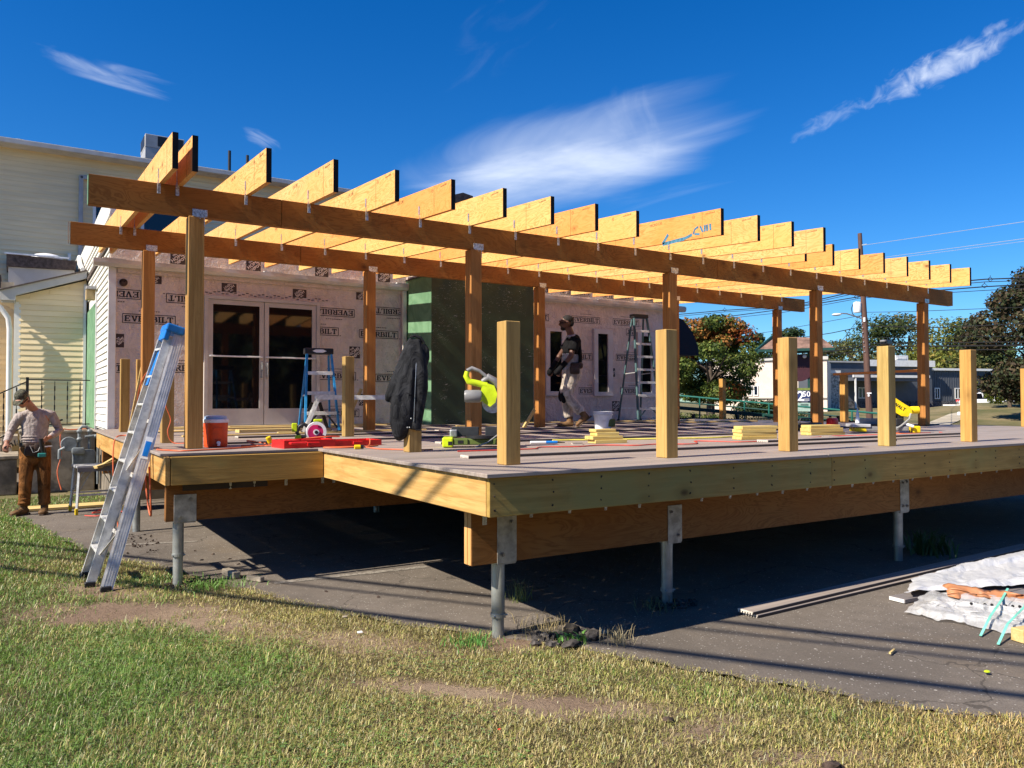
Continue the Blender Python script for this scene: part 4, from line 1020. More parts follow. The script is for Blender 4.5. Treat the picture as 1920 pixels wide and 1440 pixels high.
def build_house():
    H = thing('house', 'cream sided house with a wrapped one storey front behind the deck', 'house', (6, 16, -1.17))
    def bx(name, mat, b, bev=0, parent=None, lab=None):
        m = MB(); m.cbox(((b[0]+b[3])/2, (b[1]+b[4])/2, (b[2]+b[5])/2), (b[3]-b[0], b[4]-b[1], b[5]-b[2]), bev); o = m.build(name, mat, parent or H, world=True)
        if lab: o['label'] = lab
        return o
    X0, X1 = 1.24, 13.62; GX0, GX1, GY = 6.40, 8.66, 12.90
    # foundation and wrapped walls
    bx('foundation', M_CONCD, (X0+.02, WY+.02, -1.3, X1-.02, 22, -.04))
    bx('wrapped_wall', M_WRAP, (X0, WY, -.04, GX0, WY+.3, 3.05))
    bx('wrapped_wall', M_WRAP, (GX1, WY, -.04, X1, WY+.3, 3.0))
    bx('green_sheathed_wall', M_GREENDARK, (GX0+.004, GY, -.04, GX1, GY+.2, 2.78)); 
    bx('green_sheathed_side', M_GREENLIT, (GX0, GY+.001, -.039, GX0+.003, WY, 2.78))  # same green as the front wall, coloured paler for the sun on it
    bx('wall_block', M_WRAP, (GX0+.004, GY+.2, -.04, GX1-.002, WY+.29, 3.05))
    bx('flat_roof', M_SHINGLE, (X0-.05, WY+.28, 2.95, X1+.05, 22.4, 3.02)); bx('flat_roof', M_SHINGLE, (GX0-.04, GY-.03, 2.782, GX1+.03, WY-.005, 2.80))
    bx('right_end_wall', M_WRAP, (X1-.3, WY+.301, -.04, X1-.001, 22, 2.95))
    bx('corner_trim', M_WHITE, (X0-.035, WY-.022, -.1, X0+.075, WY+.075, 2.62), .004)
    # gutters and downspout
    def gutter(a, b, z, y=WY):
        m = MB(); m.prism([(y-.005, z), (y-.10, z+.0), (y-.13, z+.05), (y-.13, z+.115), (y-.115, z+.115), (y-.115, z+.10), (y-.005, z+.10)], a, b, 'x'); m.build('gutter', M_GUTTER, H, world=True)
        n = int((b-a)/1.9)
        for k in range(n+1): q = MB(); q.cbox((a+.3+k*(b-a-.5)/max(1, n), y-.085, z+.125), (.34, .09, .014)); q.build('gutter_clip', M_WHITE, H, world=True)
    gutter(.98, GX0+.12, 2.595); gutter(GX1+.005, 13.82, 2.62)
    m = MB(); m.bbox((6.33, WY-.06, 1.28), (.085, .065, 2.62), .012); m.build('downspout', M_GUTTER, H, world=True)
    m = MB(); m.box(X0+.1, WY-.03, 2.52, GX0, WY-.001, 2.594); m.build('fascia_board', M_WRAP, H, world=True)
    # entry door: double glass leaves in a pale frame
    fx0, fx1, fz0, fz1 = 2.655, 4.655, .03, 2.245
    F = MB(); F.box(fx0, WY-.07, fz0, fx0+.06, WY-.001, fz1); F.box(fx1-.06, WY-.07, fz0, fx1, WY-.001, fz1); F.box(fx0+.06, WY-.07, fz1-.055, fx1-.06, WY-.001, fz1); F.box(fx0, WY-.085, -.0, fx1, WY-.001, fz0-.002)
    F.build('door_frame', M_TRIM, H, world=True)
    for a, b, side in ((fx0+.065, 3.650, 1), (3.662, fx1-.065, -1)):
        d = MB(); y0, y1 = WY-.05, WY-.012; st = .075
        d.box(a, y0, fz0+.005, a+st, y1, fz1-.06); d.box(b-st, y0, fz0+.005, b, y1, fz1-.06); d.box(a+st, y0, fz0+.005, b-st, y1, .315); d.box(a+st, y0, fz1-.14, b-st, y1, fz1-.06)
        do = d.build('glass_door', M_TRIM, H, world=True); do['label'] = 'left glass leaf of the double door' if side > 0 else 'right glass leaf of the double door'
        g = MB(); g.box(a+st, WY-.030, .315, b-st, WY-.024, fz1-.14); g.build('glass_pane', M_GLASS, do, world=True)
        pb = MB(); pb.cbox(((a+b)/2, y0-.03, 1.215), (b-a-.04, .025, .026), .004); pb.build('push_bar', M_WHITEP, do, world=True)
        hx = b-.04 if side > 0 else a+.04; hh = MB(); hh.tube([(hx, y0, 1.12), (hx, y0-.06, 1.11), (hx, y0-.06, .86), (hx, y0, .85)], .012, 8); hh.build('pull_handle', M_GALV, do, world=True, smooth=True)
        hb = MB(); hb.cbox((hx, y0-.004, .98), (.03, .006, .22)); hb.build('lock_plate', M_GALV, do, world=True)
    # staples and tape line round the door head
    tp = MB()
    for k in range(34): xx = fx0-.12 + k*.068; tp.box(xx, WY-.004, fz1+.055+.02*math.sin(k*1.7), xx+.045, WY-.002, fz1+.068+.02*math.sin(k*1.7))
    kind(tp.build('staple_row', M_INK, H, world=True), 'stuff')
    # narrow windows of the right part
    def window(x0, z0, x1, z1, gx0, gz0, gx1, gz1):
        w = MB(); y0, y1 = WY-.055, WY-.001
        w.box(x0, y0, z0, gx0, y1, z1); w.box(gx1, y0, z0, x1, y1, z1); w.box(gx0, y0, z0, gx1, y1, gz0); w.box(gx0, y0, gz1, gx1, y1, z1)
        wo = w.build('window', M_WHITE2, H, world=True); g = MB(); g.box(gx0, WY-.02, gz0, gx1, WY-.014, gz1); g.build('glass_pane', M_GLASS, wo, world=True)
    window(9.69, .56, 10.23, 2.04, 9.80, .655, 10.12, 1.97); window(11.02, .56, 11.56, 2.08, 11.13, .65, 11.42, 1.975); window(12.32, .56, 12.87, 2.08, 12.44, .65, 12.74, 1.98)
    # printed wrap
    for x, z, c in [(1.41, 1.71, None), (1.88, .92, (1.3, 2.63)), (.65, .90, (1.33, 9)), (4.23, 1.655, (4.67, 9)), (5.43, 1.645, None), (4.57, .835, (4.67, 9)), (5.76, .81, (0, 6.3)), (4.64, .145, (4.67, 9)), (9.0, 2.19, (9.0, 9.8)), (10.42, 2.195, None), (11.60, 2.20, None), (10.20, 1.365, (10.24, 11.0)), (11.69, 1.38, (0, 12.3)), (10.61, .595, (10.6, 11.0)), (11.82, .60, (0, 12.3)), (8.66, 1.38, (8.68, 9.45)), (12.95, 1.34, (12.88, 13.6))]: brand_box(H, x, z, clip=c)
    for x, z, c in [(.88, 2.10, (1.33, 9)), (2.06, 2.08, (1.3, 2.64)), (4.54, 2.015, (4.67, 9)), (5.74, 2.095, (0, 6.28)), (12.0, 1.98, (12.0, 12.31))]: brand_box(H, x, z, inverted=True, clip=c)
    for x, z in [(9.0, 2.80), (10.12, 2.80), (11.31, 2.80), (12.5, 2.80)]: brand_box(H, x, z, h=.15, w=.82, inverted=True)
    for a in [(3.35,2.735,3.60,2.93), (4.58,2.735,4.83,2.93), (2.12,2.735,2.36,2.93), (5.81,2.735,6.06,2.93)]: store_logo(H, *a)
    for a, i in [((2.94,2.33,3.19,2.48), True), ((4.17,2.32,4.42,2.47), True), ((1.76,2.38,1.99,2.51), True), ((5.37,2.36,5.60,2.50), True), ((5.24,1.25,5.45,1.47), False), ((1.32,1.31,1.44,1.53), False), ((5.43,.36,5.64,.58), False), ((11.57,.21,11.79,.44), False), ((11.57,1.00,11.66,1.20), False), ((9.18,.20,9.39,.42), False)]: store_logo(H, *a, inverted=i)
    m = MB(); m.cyl((1.42, WY, 2.36), (1.42, WY-.03, 2.36), .062, 16); m.cyl((1.42, WY-.03, 2.36), (1.42, WY-.05, 2.36), .03, 12); m.build('round_vent', M_MULCH, H, world=True)
    # wrap seams: overlapping sheet edges
    for z, a, b in ((1.32, 4.70, 6.28), (.30, 4.70, 6.28), (2.40, 4.70, 6.28), (1.30, 1.33, 2.62), (.55, 8.68, 9.68), (.53, 10.24, 11.0), (.53, 11.57, 12.3), (2.12, 8.68, 13.5)):
        s_ = MB(); s_.box(a, WY-.0028, z, b, WY-.0006, z+.30); s_.build('wrap_sheet', M_WRAP, H, world=True)
    # awning at the right end
    m = MB(); m.prism([(13.64, 2.50), (13.85, 2.45), (14.18, 2.15), (14.36, 1.80), (14.40, 1.58), (13.64, 1.58)], 14.02, 15.2, 'y'); m.build('awning', M_NAVY, H, world=True, lab=None) if False else m.build('awning', M_NAVY, H, world=True)
    # ---- white sided left side wall (faces -X): one board per course
    zc = .0; proto = None; ylow = 22.45
    for k in range(34):
        z = .0 + k*.115
        if z > 3.55: break
        ya = WY+.08; 
        yb = 16.25 if z < 2.45 else ylow
        m = MB(); m.add([(X0-.028, ya, z), (X0-.028, yb, z), (X0-.003, yb, z+.115), (X0-.003, ya, z+.115), (X0, ya, z), (X0, yb, z), (X0, yb, z+.115), (X0, ya, z+.115)], [(0,1,2,3),(4,7,6,5),(0,4,5,1),(2,6,7,3),(0,3,7,4),(1,5,6,2)]); m.build('siding_board', M_SID_WHT, H, world=True)
    bx('side_wall', M_SID_WHT, (X0+.001, WY+.31, -.04, X0+.28, 22.5, 3.95))
    bx('green_board', M_GREENLIT, (X0-.03, 16.30, -.06, X0-.002, 19.2, 2.30)); bx('board_trim', M_WHITE, (X0-.045, 16.24, -.08, X0-.002, 16.30, 2.46))
    bx('wall_foot_gap', M_MULCH, (X0-.02, 16.5, -.13, X0-.002, 18.9, -.062))
    m = MB(); m.cbox((X0-.10, 16.5, 2.56), (.18, .24, .05)); m.build('lamp_bracket', M_LTGREY, H, world=True); m = MB(); m.cbox((X0-.11, 16.6, 2.44), (.15, .20, .18)); m.build('wall_lamp', M_TANBOX, H, world=True)
    # ---- two storey part
    HY = 22.5; HZ = 6.62
    bx('upper_wall', M_SID_BIG, (-6, HY, -1.2, 9.3, 30, HZ))
    for k in range(37):
        z = 2.2 + k*.121
        if z > HZ-.12: break
        m = MB(); m.add([(-6, HY-.022, z), (9.3, HY-.022, z), (9.3, HY-.004, z+.121), (-6, HY-.004, z+.121), (-6, HY, z), (9.3, HY, z), (9.3, HY, z+.121), (-6, HY, z+.121)], [(0,3,2,1),(4,5,6,7),(0,1,5,4),(2,3,7,6),(0,4,7,3),(1,2,6,5)]); m.build('siding_board', M_SID_BIG, H, world=True)
    bx('soffit', M_GUTTER, (-6.2, HY-.35, HZ, 9.5, 30.2, HZ+.05)); bx('eave_gutter', M_GUTTER, (-6.2, HY-.46, HZ+.0, 9.55, HY-.352, HZ+.12), .01)
    m = MB(); m.prism([(HY-.45, HZ+.122), (26, HZ+.62), (30.4, HZ+.122)], -6.2, 9.55, 'x'); m.build('roof', M_SHINGLE, H, world=True)
    for i in range(16): q = MB(); q.ell((-2.2+i*.42+random.uniform(-.1, .1), HY-.30, HZ+.14), (.13, .08, .03), 8, 4); q.build('roof_debris', M_GALV if i % 3 else M_MUD, H, world=True) if i in (2, 5, 9, 12) else None
    # upstairs windows
    for a, b in ((1.56, 2.62), (2.68, 3.74)):
        w = MB(); z0, z1 = 4.68, 5.78; w.box(a, HY-.09, z0, a+.07, HY-.005, z1); w.box(b-.07, HY-.09, z0, b, HY-.005, z1); w.box(a+.07, HY-.09, z0, b-.07, HY-.005, z0+.07); w.box(a+.07, HY-.09, z1-.07, b-.07, HY-.005, z1)
        wo = w.build('upper_window', M_WHITE, H, world=True); g = MB(); g.box(a+.07, HY-.06, z0+.07, b-.07, HY-.05, z1-.07); g.build('glass_pane', M_GLASSB, wo, world=True)
    w = MB(); z0, z1 = 4.60, 5.30; a, b = 6.35, 6.95; w.box(a, HY-.09, z0, a+.06, HY-.005, z1); w.box(b-.06, HY-.09, z0, b, HY-.005, z1); w.box(a+.06, HY-.09, z0, b-.06, HY-.005, z0+.06); w.box(a+.06, HY-.09, z1-.06, b-.06, HY-.005, z1)
    wo = w.build('upper_window', M_WHITE, H, world=True); g = MB(); g.box(a+.06, HY-.06, z0+.06, b-.06, HY-.05, z1-.06); g.build('glass_pane', M_GLASSB, wo, world=True)
    m = MB(); m.bbox((1.29, HY-.10, 5.0), (.10, .08, 2.3), .015); m.bbox((1.47, HY-.10, 6.12), (.42, .08, .10), .015); m.build('upper_downspout', M_LTGREY, H, world=True)
    m = MB(); m.bbox((1.05, HY-.12, 3.2), (.07, .06, 1.9), .012); m.build('lower_downspout', M_WHITE, H, world=True)
    # chimney and rooftop gear
    m = MB(); m.cbox((4.25, 30.0, 8.45), (1.25, 1.2, 1.6)); m.build('rooftop_unit', M_LTGREY, H, world=True)
    m = MB(); m.cbox((4.25, 30.0, 9.48), (1.27, 1.22, .46), .02); c_ = m.build('unit_hood', M_LTGREY, H, world=True)
    for q in range(1): m = MB(); m.cbox((4.42, 29.38, 9.50), (.82, .02, .34)); m.build('louvre', M_BLACK, c_, world=True); m = MB(); m.cbox((3.61, 30.0, 9.50), (.02, .9, .34)); m.build('louvre', M_BLACK, c_, world=True)
    m = MB(); m.cbox((5.25, 24.2, 7.12), (.75, .5, .36), .02); ac = m.build('air_handler', M_METER, H, world=True); m = MB(); m.cbox((5.42, 23.945, 7.12), (.34, .01, .24)); m.build('fan_grille', M_BLACK, ac, world=True)
    for x, h in ((5.24, 7.9), (5.76, 7.85)): m = MB(); m.cyl((x, 24, 6.7), (x, 24, h), .045, 12); m.build('vent_pipe', M_BLACK, H, world=True, smooth=True)
    m = MB(); m.prism([(10.6, 6.55), (11.5, 6.86), (11.85, 6.80), (11.85, 6.5)], 21.0, 24.0, 'y'); m.build('rear_roof_peak', M_SHINGLE, H, world=True)
    # ---- yellow bump out at the left
    BY, BX0, BX1 = 18.6, -.07, 1.195
    before = set(H.children)
    bx('porch_wall', M_SID_YEL, (BX0, BY, -.12, BX1, 22.3, 2.50)); 
    def top(x): return 2.58 + (x-BX0)*.32
    for k in range(30):
        z = -.1 + k*.115; za, zb = z, z+.113
        if za > top(BX1)-.02: break
        xa = BX0 if zb <= top(BX0) else BX0 + (zb - top(BX0))/.32
        if xa > BX1-.05: break
        m = MB(); m.add([(xa if xa > BX0+.01 else BX0+.09, BY-.018, za), (BX1, BY-.018, za), (BX1, BY-.004, zb), (xa, BY-.004, zb), (xa, BY, za), (BX1, BY, za), (BX1, BY, zb), (xa, BY, zb)], [(0,3,2,1),(4,5,6,7),(0,1,5,4),(2,3,7,6),(0,4,7,3),(1,2,6,5)]); m.build('siding_board', M_SID_YEL, H, world=True)
    m = MB(); m.prism([(BX0, 2.45), (BX1, 2.45), (BX1, top(BX1)), (BX0, top(BX0))], BY, BY+3.6, 'y'); m.build('porch_gable', M_SID_YEL, H, world=True)
    m = MB(); m.prism([(BX0-.24, top(BX0)-.10), (BX0+.02, top(BX0)-.10), (BX0+.02, top(BX0)-.0), (BX1+.02, top(BX1)+.02), (BX1+.02, top(BX1)+.165), (BX0-.24, top(BX0-.24)+.165)], BY-.20, BY-.14, 'y'); m.build('rake_board', M_LTGREY2, H, world=True)
    m = MB(); m.prism([(BX0-.26, top(BX0-.26)+.167), (BX1+.02, top(BX1)+.167), (BX1+.02, top(BX1)+.190), (BX0-.26, top(BX0-.26)+.19)], BY-.24, BY+3.6, 'y'); m.build('porch_roof', M_SHINGLE, H, world=True)
    m = MB(); m.prism([(BX0-.24, top(BX0)-.14), (BX0-.0, top(BX0)-.14), (BX0-.0, top(BX0)-.101), (BX0-.24, top(BX0)-.101)], BY-.14, BY+3.6, 'y'); m.build('porch_soffit', M_TRIM, H, world=True)
    bx('corner_trim', M_WHITE, (BX0-.03, BY-.012, -.12, BX0+.09, BY-.001, 2.47)); bx('corner_trim', M_WHITE, (BX1-.05, BY-.028, -.12, BX1+.0, BY-.003, 2.9))
    m = MB(); m.tube([(-.42, BY-.18, 2.42), (-.30, BY-.18, 2.32), (-.17, BY-.18, 2.12), (-.145, BY-.18, 1.9), (-.14, BY-.18, -.3)], .05, 10); m.build('porch_downspout', M_WHITE, H, world=True, smooth=True)
    # the porch wall is turned a little towards the left
    piv = Vector((BX1, BY, 0)) - H.location; RM = Matrix.Rotation(R(-9), 4, 'Z')
    for o in set(H.children) - before:
        d = o.location - piv; z_ = o.location.z; q = RM @ Vector((d.x, d.y, 0)); o.location = Vector((piv.x+q.x, piv.y+q.y, z_)); o.rotation_euler = (0, 0, R(-9))
    # roofs and pieces between the porch and the tall wall
    bx('left_wing_wall', M_SID_YEL, (-3.0, 20.6, -1.2, -.10, 22.3, 3.1))
    for k in range(34):
        z = -.8 + k*.115
        if z > 2.9: break
        m = MB(); m.add([(-3.0, 20.580, z), (-.1, 20.580, z), (-.1, 20.596, z+.113), (-3.0, 20.596, z+.113)], [(0,1,2,3)]); m.build('siding_board', M_SID_YEL, H, world=True, fix=False)
    m = MB(); m.prism([(-.22, 3.10), (1.12, 3.10), (1.12, 3.598), (-.22, 3.568)], 21.46, 22.46, 'y'); m.build('entry_fascia', M_LTGREY2, H, world=True)
    m = MB(); m.prism([(-.26, 3.57), (1.15, 3.60), (1.15, 3.82), (-.26, 3.86)], 21.4, 22.46, 'y'); m.build('entry_roof', M_SHINGLE, H, world=True)
    m = MB(); m.box(-.30, 21.36, 3.85, 1.0, 21.398, 3.885); m.build('drip_edge', M_WHITEP, H, world=True)
    m = MB(); m.ell((.55, 21.7, 3.86), (.34, .28, .13), 16, 8); m.build('roof_dome_vent', M_WHITEP, H, world=True, smooth=True)
    m = MB(); m.box(-3, 20.4, 3.05, -.34, 22.3, 3.22); m.box(-3, 20.3, 2.92, -.34, 20.5, 3.05); m.build('wing_eave', M_SHINGLE, H, world=True)
    m = MB(); m.box(-3, 20.2, 2.76, -.22, 20.5, 2.90); m.build('wing_gutter', M_WHITE, H, world=True)
    m = MB(); m.tube([(X0-.04, 22.0, 3.9), (X0-.05, 21.0, 3.86), (X0-.10, 19.9, 3.5), (X0-.08, 19.3, 3.32)], .045, 8); m.build('flashing_pipe', M_WHITE, H, world=True, smooth=True)
    return H
M_TANBOX = plain('tan_lamp_box', (.55, .40, .20), .6)
M_WHITE2 = plain('window_frame_white', (.60, .57, .56), .5, 0, .05, 4)
M_LTGREY = plain('light_grey_metal', (.38, .38, .38), .5, 0, .08, 3); M_LTGREY2 = plain('pale_grey_board', (.50, .49, .46), .6, 0, .06, 2)
HOUSE = build_house()
# antenna-like light pole at the left edge of the frame is outside the house: thin mast with rings
mst = thing('antenna_mast', 'thin grey mast at the upper left edge of the picture', 'mast', (-.62, 24.5, 6.9))
m = MB(); m.cyl((0,0,0), (0,0,4.6), .02, 8); m.build('pole', M_GALV, mst); m = MB(); m.tube([(0,-.02,3.3+.1*k) for k in range(8)], [.02, .06, .07, .07, .07, .07, .05, .02], 8); m.build('antenna_can', M_WHITE, mst)

def landing():
    L = thing('concrete_landing', 'stained concrete landing with steps below the yellow porch wall', 'landing', (.3, 16.3, -1.17))
    m = MB(); m.cbox((.62, 17.6, -.64), (1.16, 2.9, 1.06), .015); o = m.build('landing_block', M_CONC, L, world=True)
    m = MB(); m.cbox((.62, 17.6, -.095), (1.20, 2.96, .05), .01); m.build('landing_slab', M_CONC, L, world=True)
    m = MB(); m.cbox((-.55, 16.8, -.86), (1.10, 1.6, .62), .02); m.build('lower_block', M_CONCD, L, world=True); m = MB(); m.cbox((-.55, 16.8, -.52), (1.14, 1.64, .06), .01); m.build('lower_slab', M_CONC, L, world=True)
    for k in range(3): m = MB(); m.cbox((-.12-.26*k, 17.9, -.28-.17*k), (.26, 1.0, .17), .008); m.build('step', M_CONC, L, world=True)
    Rr = thing('iron_railing', 'black iron railing with twisted balusters on the concrete landing', 'railing', (.6, 16.3, -.07))
    y = 16.3
    m = MB(); m.bar((.16, y, .83), (1.12, y, .83), .04, .018); m.build('top_rail', M_IRON, Rr, world=True); m = MB(); m.bar((.16, y, .03), (1.12, y, .03), .03, .02); m.build('bottom_rail', M_IRON, Rr, world=True)
    m = MB(); m.bar((.14, y, .80), (-.95, y, .22), .04, .02); m.bar((.14, y, .02), (-.95, y, -.56), .03, .02); m.build('sloping_rail', M_IRON, Rr, world=True)
    m = MB(); m.cbox((.14, y, .40), (.045, .045, .95)); m.build('newel', M_IRON, Rr, world=True)
    for k in range(4):
        x = .36+.20*k; m = MB(); m.M = None
        for q in range(9): 
            a = R(45*q); m.bar((x, y, .04+.085*q), (x, y, .04+.085*(q+1)), .022 if q % 2 else .012, .012 if q % 2 else .022, up=(0, 1, 0))
        m.build('baluster', M_IRON, Rr, world=True)
    for k in range(5):
        x = -.02-.19*k; zt = .80-.532*(.14-x); m = MB()
        for q in range(8): m.bar((x, y, zt-.78+.095*q), (x, y, zt-.78+.095*(q+1)), .022 if q % 2 else .012, .012 if q % 2 else .022, up=(0, 1, 0))
        m.build('baluster', M_IRON, Rr, world=True)
    # gas meter: housing, two round caps, pipes
    G = thing('gas_meter', 'grey gas meter with pipes and regulator against the concrete wall', 'gas meter', (.92, 15.6, -1.17))
    m = MB(); m.bbox((1.0, 15.75, -.58), (.36, .24, .34), .05); m.build('meter_case', M_METER, G, world=True, smooth=True)
    m = MB(); m.bbox((.90, 15.62, -.42), (.20, .16, .12), .03); m.lathe([(.0, 0), (.12, 0), (.13, .03), (.10, .07), (.04, .09), (0, .09)], (.76, 15.62, -.30), 16, 'y'); m.build('regulator', M_METER, G, world=True, smooth=True)
    m = MB(); m.tube([(.92, 15.68, -.42), (.92, 15.68, -.05), (.96, 15.68, .0), (1.03, 15.68, .0), (1.08, 15.68, -.06), (1.08, 15.68, -.40)], .028, 10); m.build('riser_pipe', M_METER, G, world=True, smooth=True)
    m = MB(); m.tube([(1.0, 15.60, -.18), (1.24, 15.60, -.15), (1.55, 15.60, -.15)], .024, 10); m.tube([(.70, 15.62, -.36), (.62, 15.62, -.40), (.62, 15.62, -.55)], .03, 10); m.build('side_pipe', M_METER, G, world=True, smooth=True)
    for p in ((.92, 15.66, -.08), (1.08, 15.66, -.08), (.92, 15.64, -.22), (1.18, 15.6, -.17)): m = MB(); m.ell(p, (.048, .045, .04), 10, 6); m.build('pipe_fitting', M_METER, G, world=True, smooth=True)
    m = MB(); m.tube([(1.20, 15.5, -1.0), (1.20, 15.5, -.30)], .022, 8); m.build('conduit', M_METER, G, world=True)
    for q, x in enumerate((1.42, 1.48, 1.56)): c = thing('white_conduit' if 0 else 'drain_pipe', ('left', 'middle', 'right')[q] + ' of three thin white pipes under the back left deck corner', 'pipe', (x, 13.85, -1.17), 0, 'white pipes under the deck corner'); m = MB(); m.tube([(0,0,0), (0,0,.9)], .02, 8); m.build('pipe', M_WHITE, c); m = MB(); m.cyl((0,0,.4), (0,0,.46), .028, 8); m.build('coupling', M_WHITE, c)
    # black post stub by the wall
    c = thing('iron_stake', 'dark iron stake standing against the concrete wall beside the gas meter', 'stake', (.46, 15.95, -1.17)); m = MB(); m.bar((0,0,0), (0,0,.78), .03, .03); m.build('stake', M_IRON, c); m = MB(); m.cbox((0,-.005,.74), (.06,.02,.05)); m.build('stake_cap', M_IRON, c)
landing()
# ------------------------------------------------------------------ ladders
def rails(mb, a, b, w, d, n_out):
    """C-channel rail from a to b: web plus two flanges; n_out = outward direction of the web's face"""
    a, b = Vector(a), Vector(b); n = Vector(n_out).normalized(); ax = (b-a).normalized(); f = ax.cross(n).normalized()
    mb.bar(a, b, w, .004, up=n); 
    for s in (-1, 1): mb.bar(a + f*s*(w/2-.003) - n*d/2, b + f*s*(w/2-.003) - n*d/2, .005, d, up=n)
def big_ladder():
    L = thing('folding_ladder', 'tall aluminium folding ladder with blue top leaning on the deck edge', 'ladder', (.58, 7.8, -1.17))
    top = Vector((1.24, 7.96, 1.17)); ax0 = Vector((.54, 7.9, -1.165))
    # front section (faces -X): two rails, steps
    fa, fb = Vector((.535, 8.17, -1.165)), Vector((1.16, 8.10, 1.02)); ga, gb = Vector((.545, 7.70, -1.165)), Vector((1.18, 7.86, 1.02))
    m = MB(); rails(m, fa, fb, .075, .028, (0, 1, 0)); m.build('front_rail', M_ALU, L, world=True)
    m = MB(); rails(m, ga, gb, .075, .028, (0, -1, 0)); m.build('front_rail', M_ALU, L, world=True)
    ra, rb = Vector((.60, 8.10, -1.165)), Vector((1.26, 8.08, 1.05)); sa, sb_ = Vector((.645, 7.44, -1.165)), Vector((1.27, 7.82, 1.05))
    m = MB(); rails(m, ra, rb, .085, .03, (0, 1, 0)); m.build('rear_rail', M_ALU2, L, world=True)
    m = MB(); rails(m, sa, sb_, .10, .03, (-.15, -1, 0)); rr = m.build('rear_rail', M_ALU2, L, world=True); rr['label'] = 'broad ribbed rail nearest the camera'
    g = MB()
    for k in (-.03, -.01, .01, .03):
        ax = (sb_-sa).normalized(); f = ax.cross(Vector((-.15, -1, 0)).normalized()); g.bar(sa+f*k+Vector((-.0008, -.005, 0)), sb_+f*k+Vector((-.0008, -.005, 0)), .004, .003, up=(0, -1, 0))
    g.build('rail_rib', M_ALU, rr, world=True)
    for k in range(8):
        t = .13 + k*.118; a = fa.lerp(fb, t); b = ga.lerp(gb, t); m = MB(); m.bar(a, b, .075, .022, up=(0, 0, 1), bev=.003); m.build('step', M_ALU, L, world=True)
    for k in range(4):
        t = .2 + k*.22; a = ra.lerp(rb, t); b = sa.lerp(sb_, t); m = MB(); m.bar(a, b, .03, .03); m.build('rear_brace', M_ALU2, L, world=True)
    for pa_, pb_ in ((fa.lerp(fb, .14)+Vector((.02,0,0)), ga.lerp(gb, .02)+Vector((.02,0,0))), (sa.lerp(sb_, .22)+Vector((-.03,0,0)), ga.lerp(gb, .12)), (sa.lerp(sb_, .55)+Vector((-.03,.02,0)), ga.lerp(gb, .45))): m = MB(); m.bar(pa_, pb_, .02, .004); m.build('strut', M_ALU, L, world=True)
    for p in (fa, ga, ra, sa): m = MB(); m.cbox((p.x, p.y, p.z+.018), (.085, .045, .045), .006); m.build('rubber_foot', M_BLACK, L, world=True)
    m = MB(); m.M = Matrix.Translation((1.235, 7.96, 1.105)) @ Matrix.Rotation(R(17), 4, 'Y'); m.bbox((0, 0, 0), (.17, .36, .075), .014); m.bbox((-.055, 0, -.07), (.05, .33, .10), .01); m.build('ladder_top', M_BLUE, L, world=True)
    m = MB(); m.bar(fa.lerp(fb, .99).lerp(ga.lerp(gb, .99), .5)+Vector((-.02,0,-.06)), fa.lerp(fb, .80).lerp(ga.lerp(gb, .80), .5)+Vector((-.02,0,0)), .16, .03, up=(-1, 0, 0)); m.build('blue_panel', M_BLUE, L, world=True)
    ax = (sb_-sa).normalized(); p = sa.lerp(sb_, .535); m = MB(); m.bar(p-ax*.10+Vector((-.001, -.008, 0)), p+ax*.10+Vector((-.001, -.008, 0)), .06, .003, up=(-.15, -1, 0)); m.build('sticker', M_WHITEP, rr, world=True)
    m = MB(); m.bar(p-ax*.075+Vector((-.0015, -.011, 0)), p+ax*.06+Vector((-.0015, -.011, 0)), .045, .002, up=(-.15, -1, 0)); m.build('sticker_print', M_BLUE, rr, world=True)
big_ladder()
def step_ladder(name, label, loc, rz, h, wt, wb, nst, mrail, mtop, spread, brace=None, mrear=None):
    L = thing(name, label, 'ladder', loc, rz)
    t = .055
    for s in (-1, 1):
        m = MB(); m.bar((s*wb/2, -spread/2, 0), (s*wt/2, -.05, h-.03), t*.5, t, up=(0, -1, .2)); m.build('front_rail', mrail, L)
        m = MB(); m.bar((s*wb/2*.96, spread/2, 0), (s*wt/2*.9, .05, h-.05), t*.45, t*.7, up=(0, -1, -.2)); m.build('rear_rail', mrear or mrail, L)
        m = MB(); m.cbox((s*wb/2, -spread/2, .015), (.05, .08, .04), .005); m.build('rubber_foot', M_BLACK, L); m = MB(); m.cbox((s*wb/2*.96, spread/2, .015), (.045, .06, .04), .005); m.build('rubber_foot', M_BLACK, L)
        m = MB(); z = h*.46; yf = -spread/2*(1-z/h)-.02; m.bar((s*(wb+(wt-wb)*z/h)/2*.96, yf, z), (s*(wb+(wt-wb)*z/h)/2*.9, -yf, z*.98), .012, .02); m.build('spreader', M_ALU, L)
    for k in range(nst):
        f = (k+1)/(nst+1)*.98; z = h*f; w = wb + (wt-wb)*f; y = -spread/2 + (spread/2-.05)*f; m = MB(); m.cbox((0, y, z), (w-.03, .085, .025), .003); m.cbox((0, y-.04, z-.015), (w-.03, .006, .04)); m.build('step', M_ALU, L)
        if k % 2 == 0: m = MB(); m.bar((-w/2*.92, -y+.0, z), (w/2*.92, -y, z), .02, .02); m.build('rear_brace', M_ALU, L)
    m = MB(); m.bbox((0, 0, h), (wt+.06, .17, .085), .012); tp = m.build('ladder_top', mtop, L)
    # knee braces at the lowest step
    for s in (-1, 1):
        z1 = h/(nst+1)*.98; m = MB(); m.bar((s*wb*.12, -spread/2+.03, z1-.01), (s*wb*.45, -spread/2+.01, z1*.25), .025, .012, up=(0, -1, 0)); m.build('knee_brace', brace or M_ALU, L)
    return L, tp
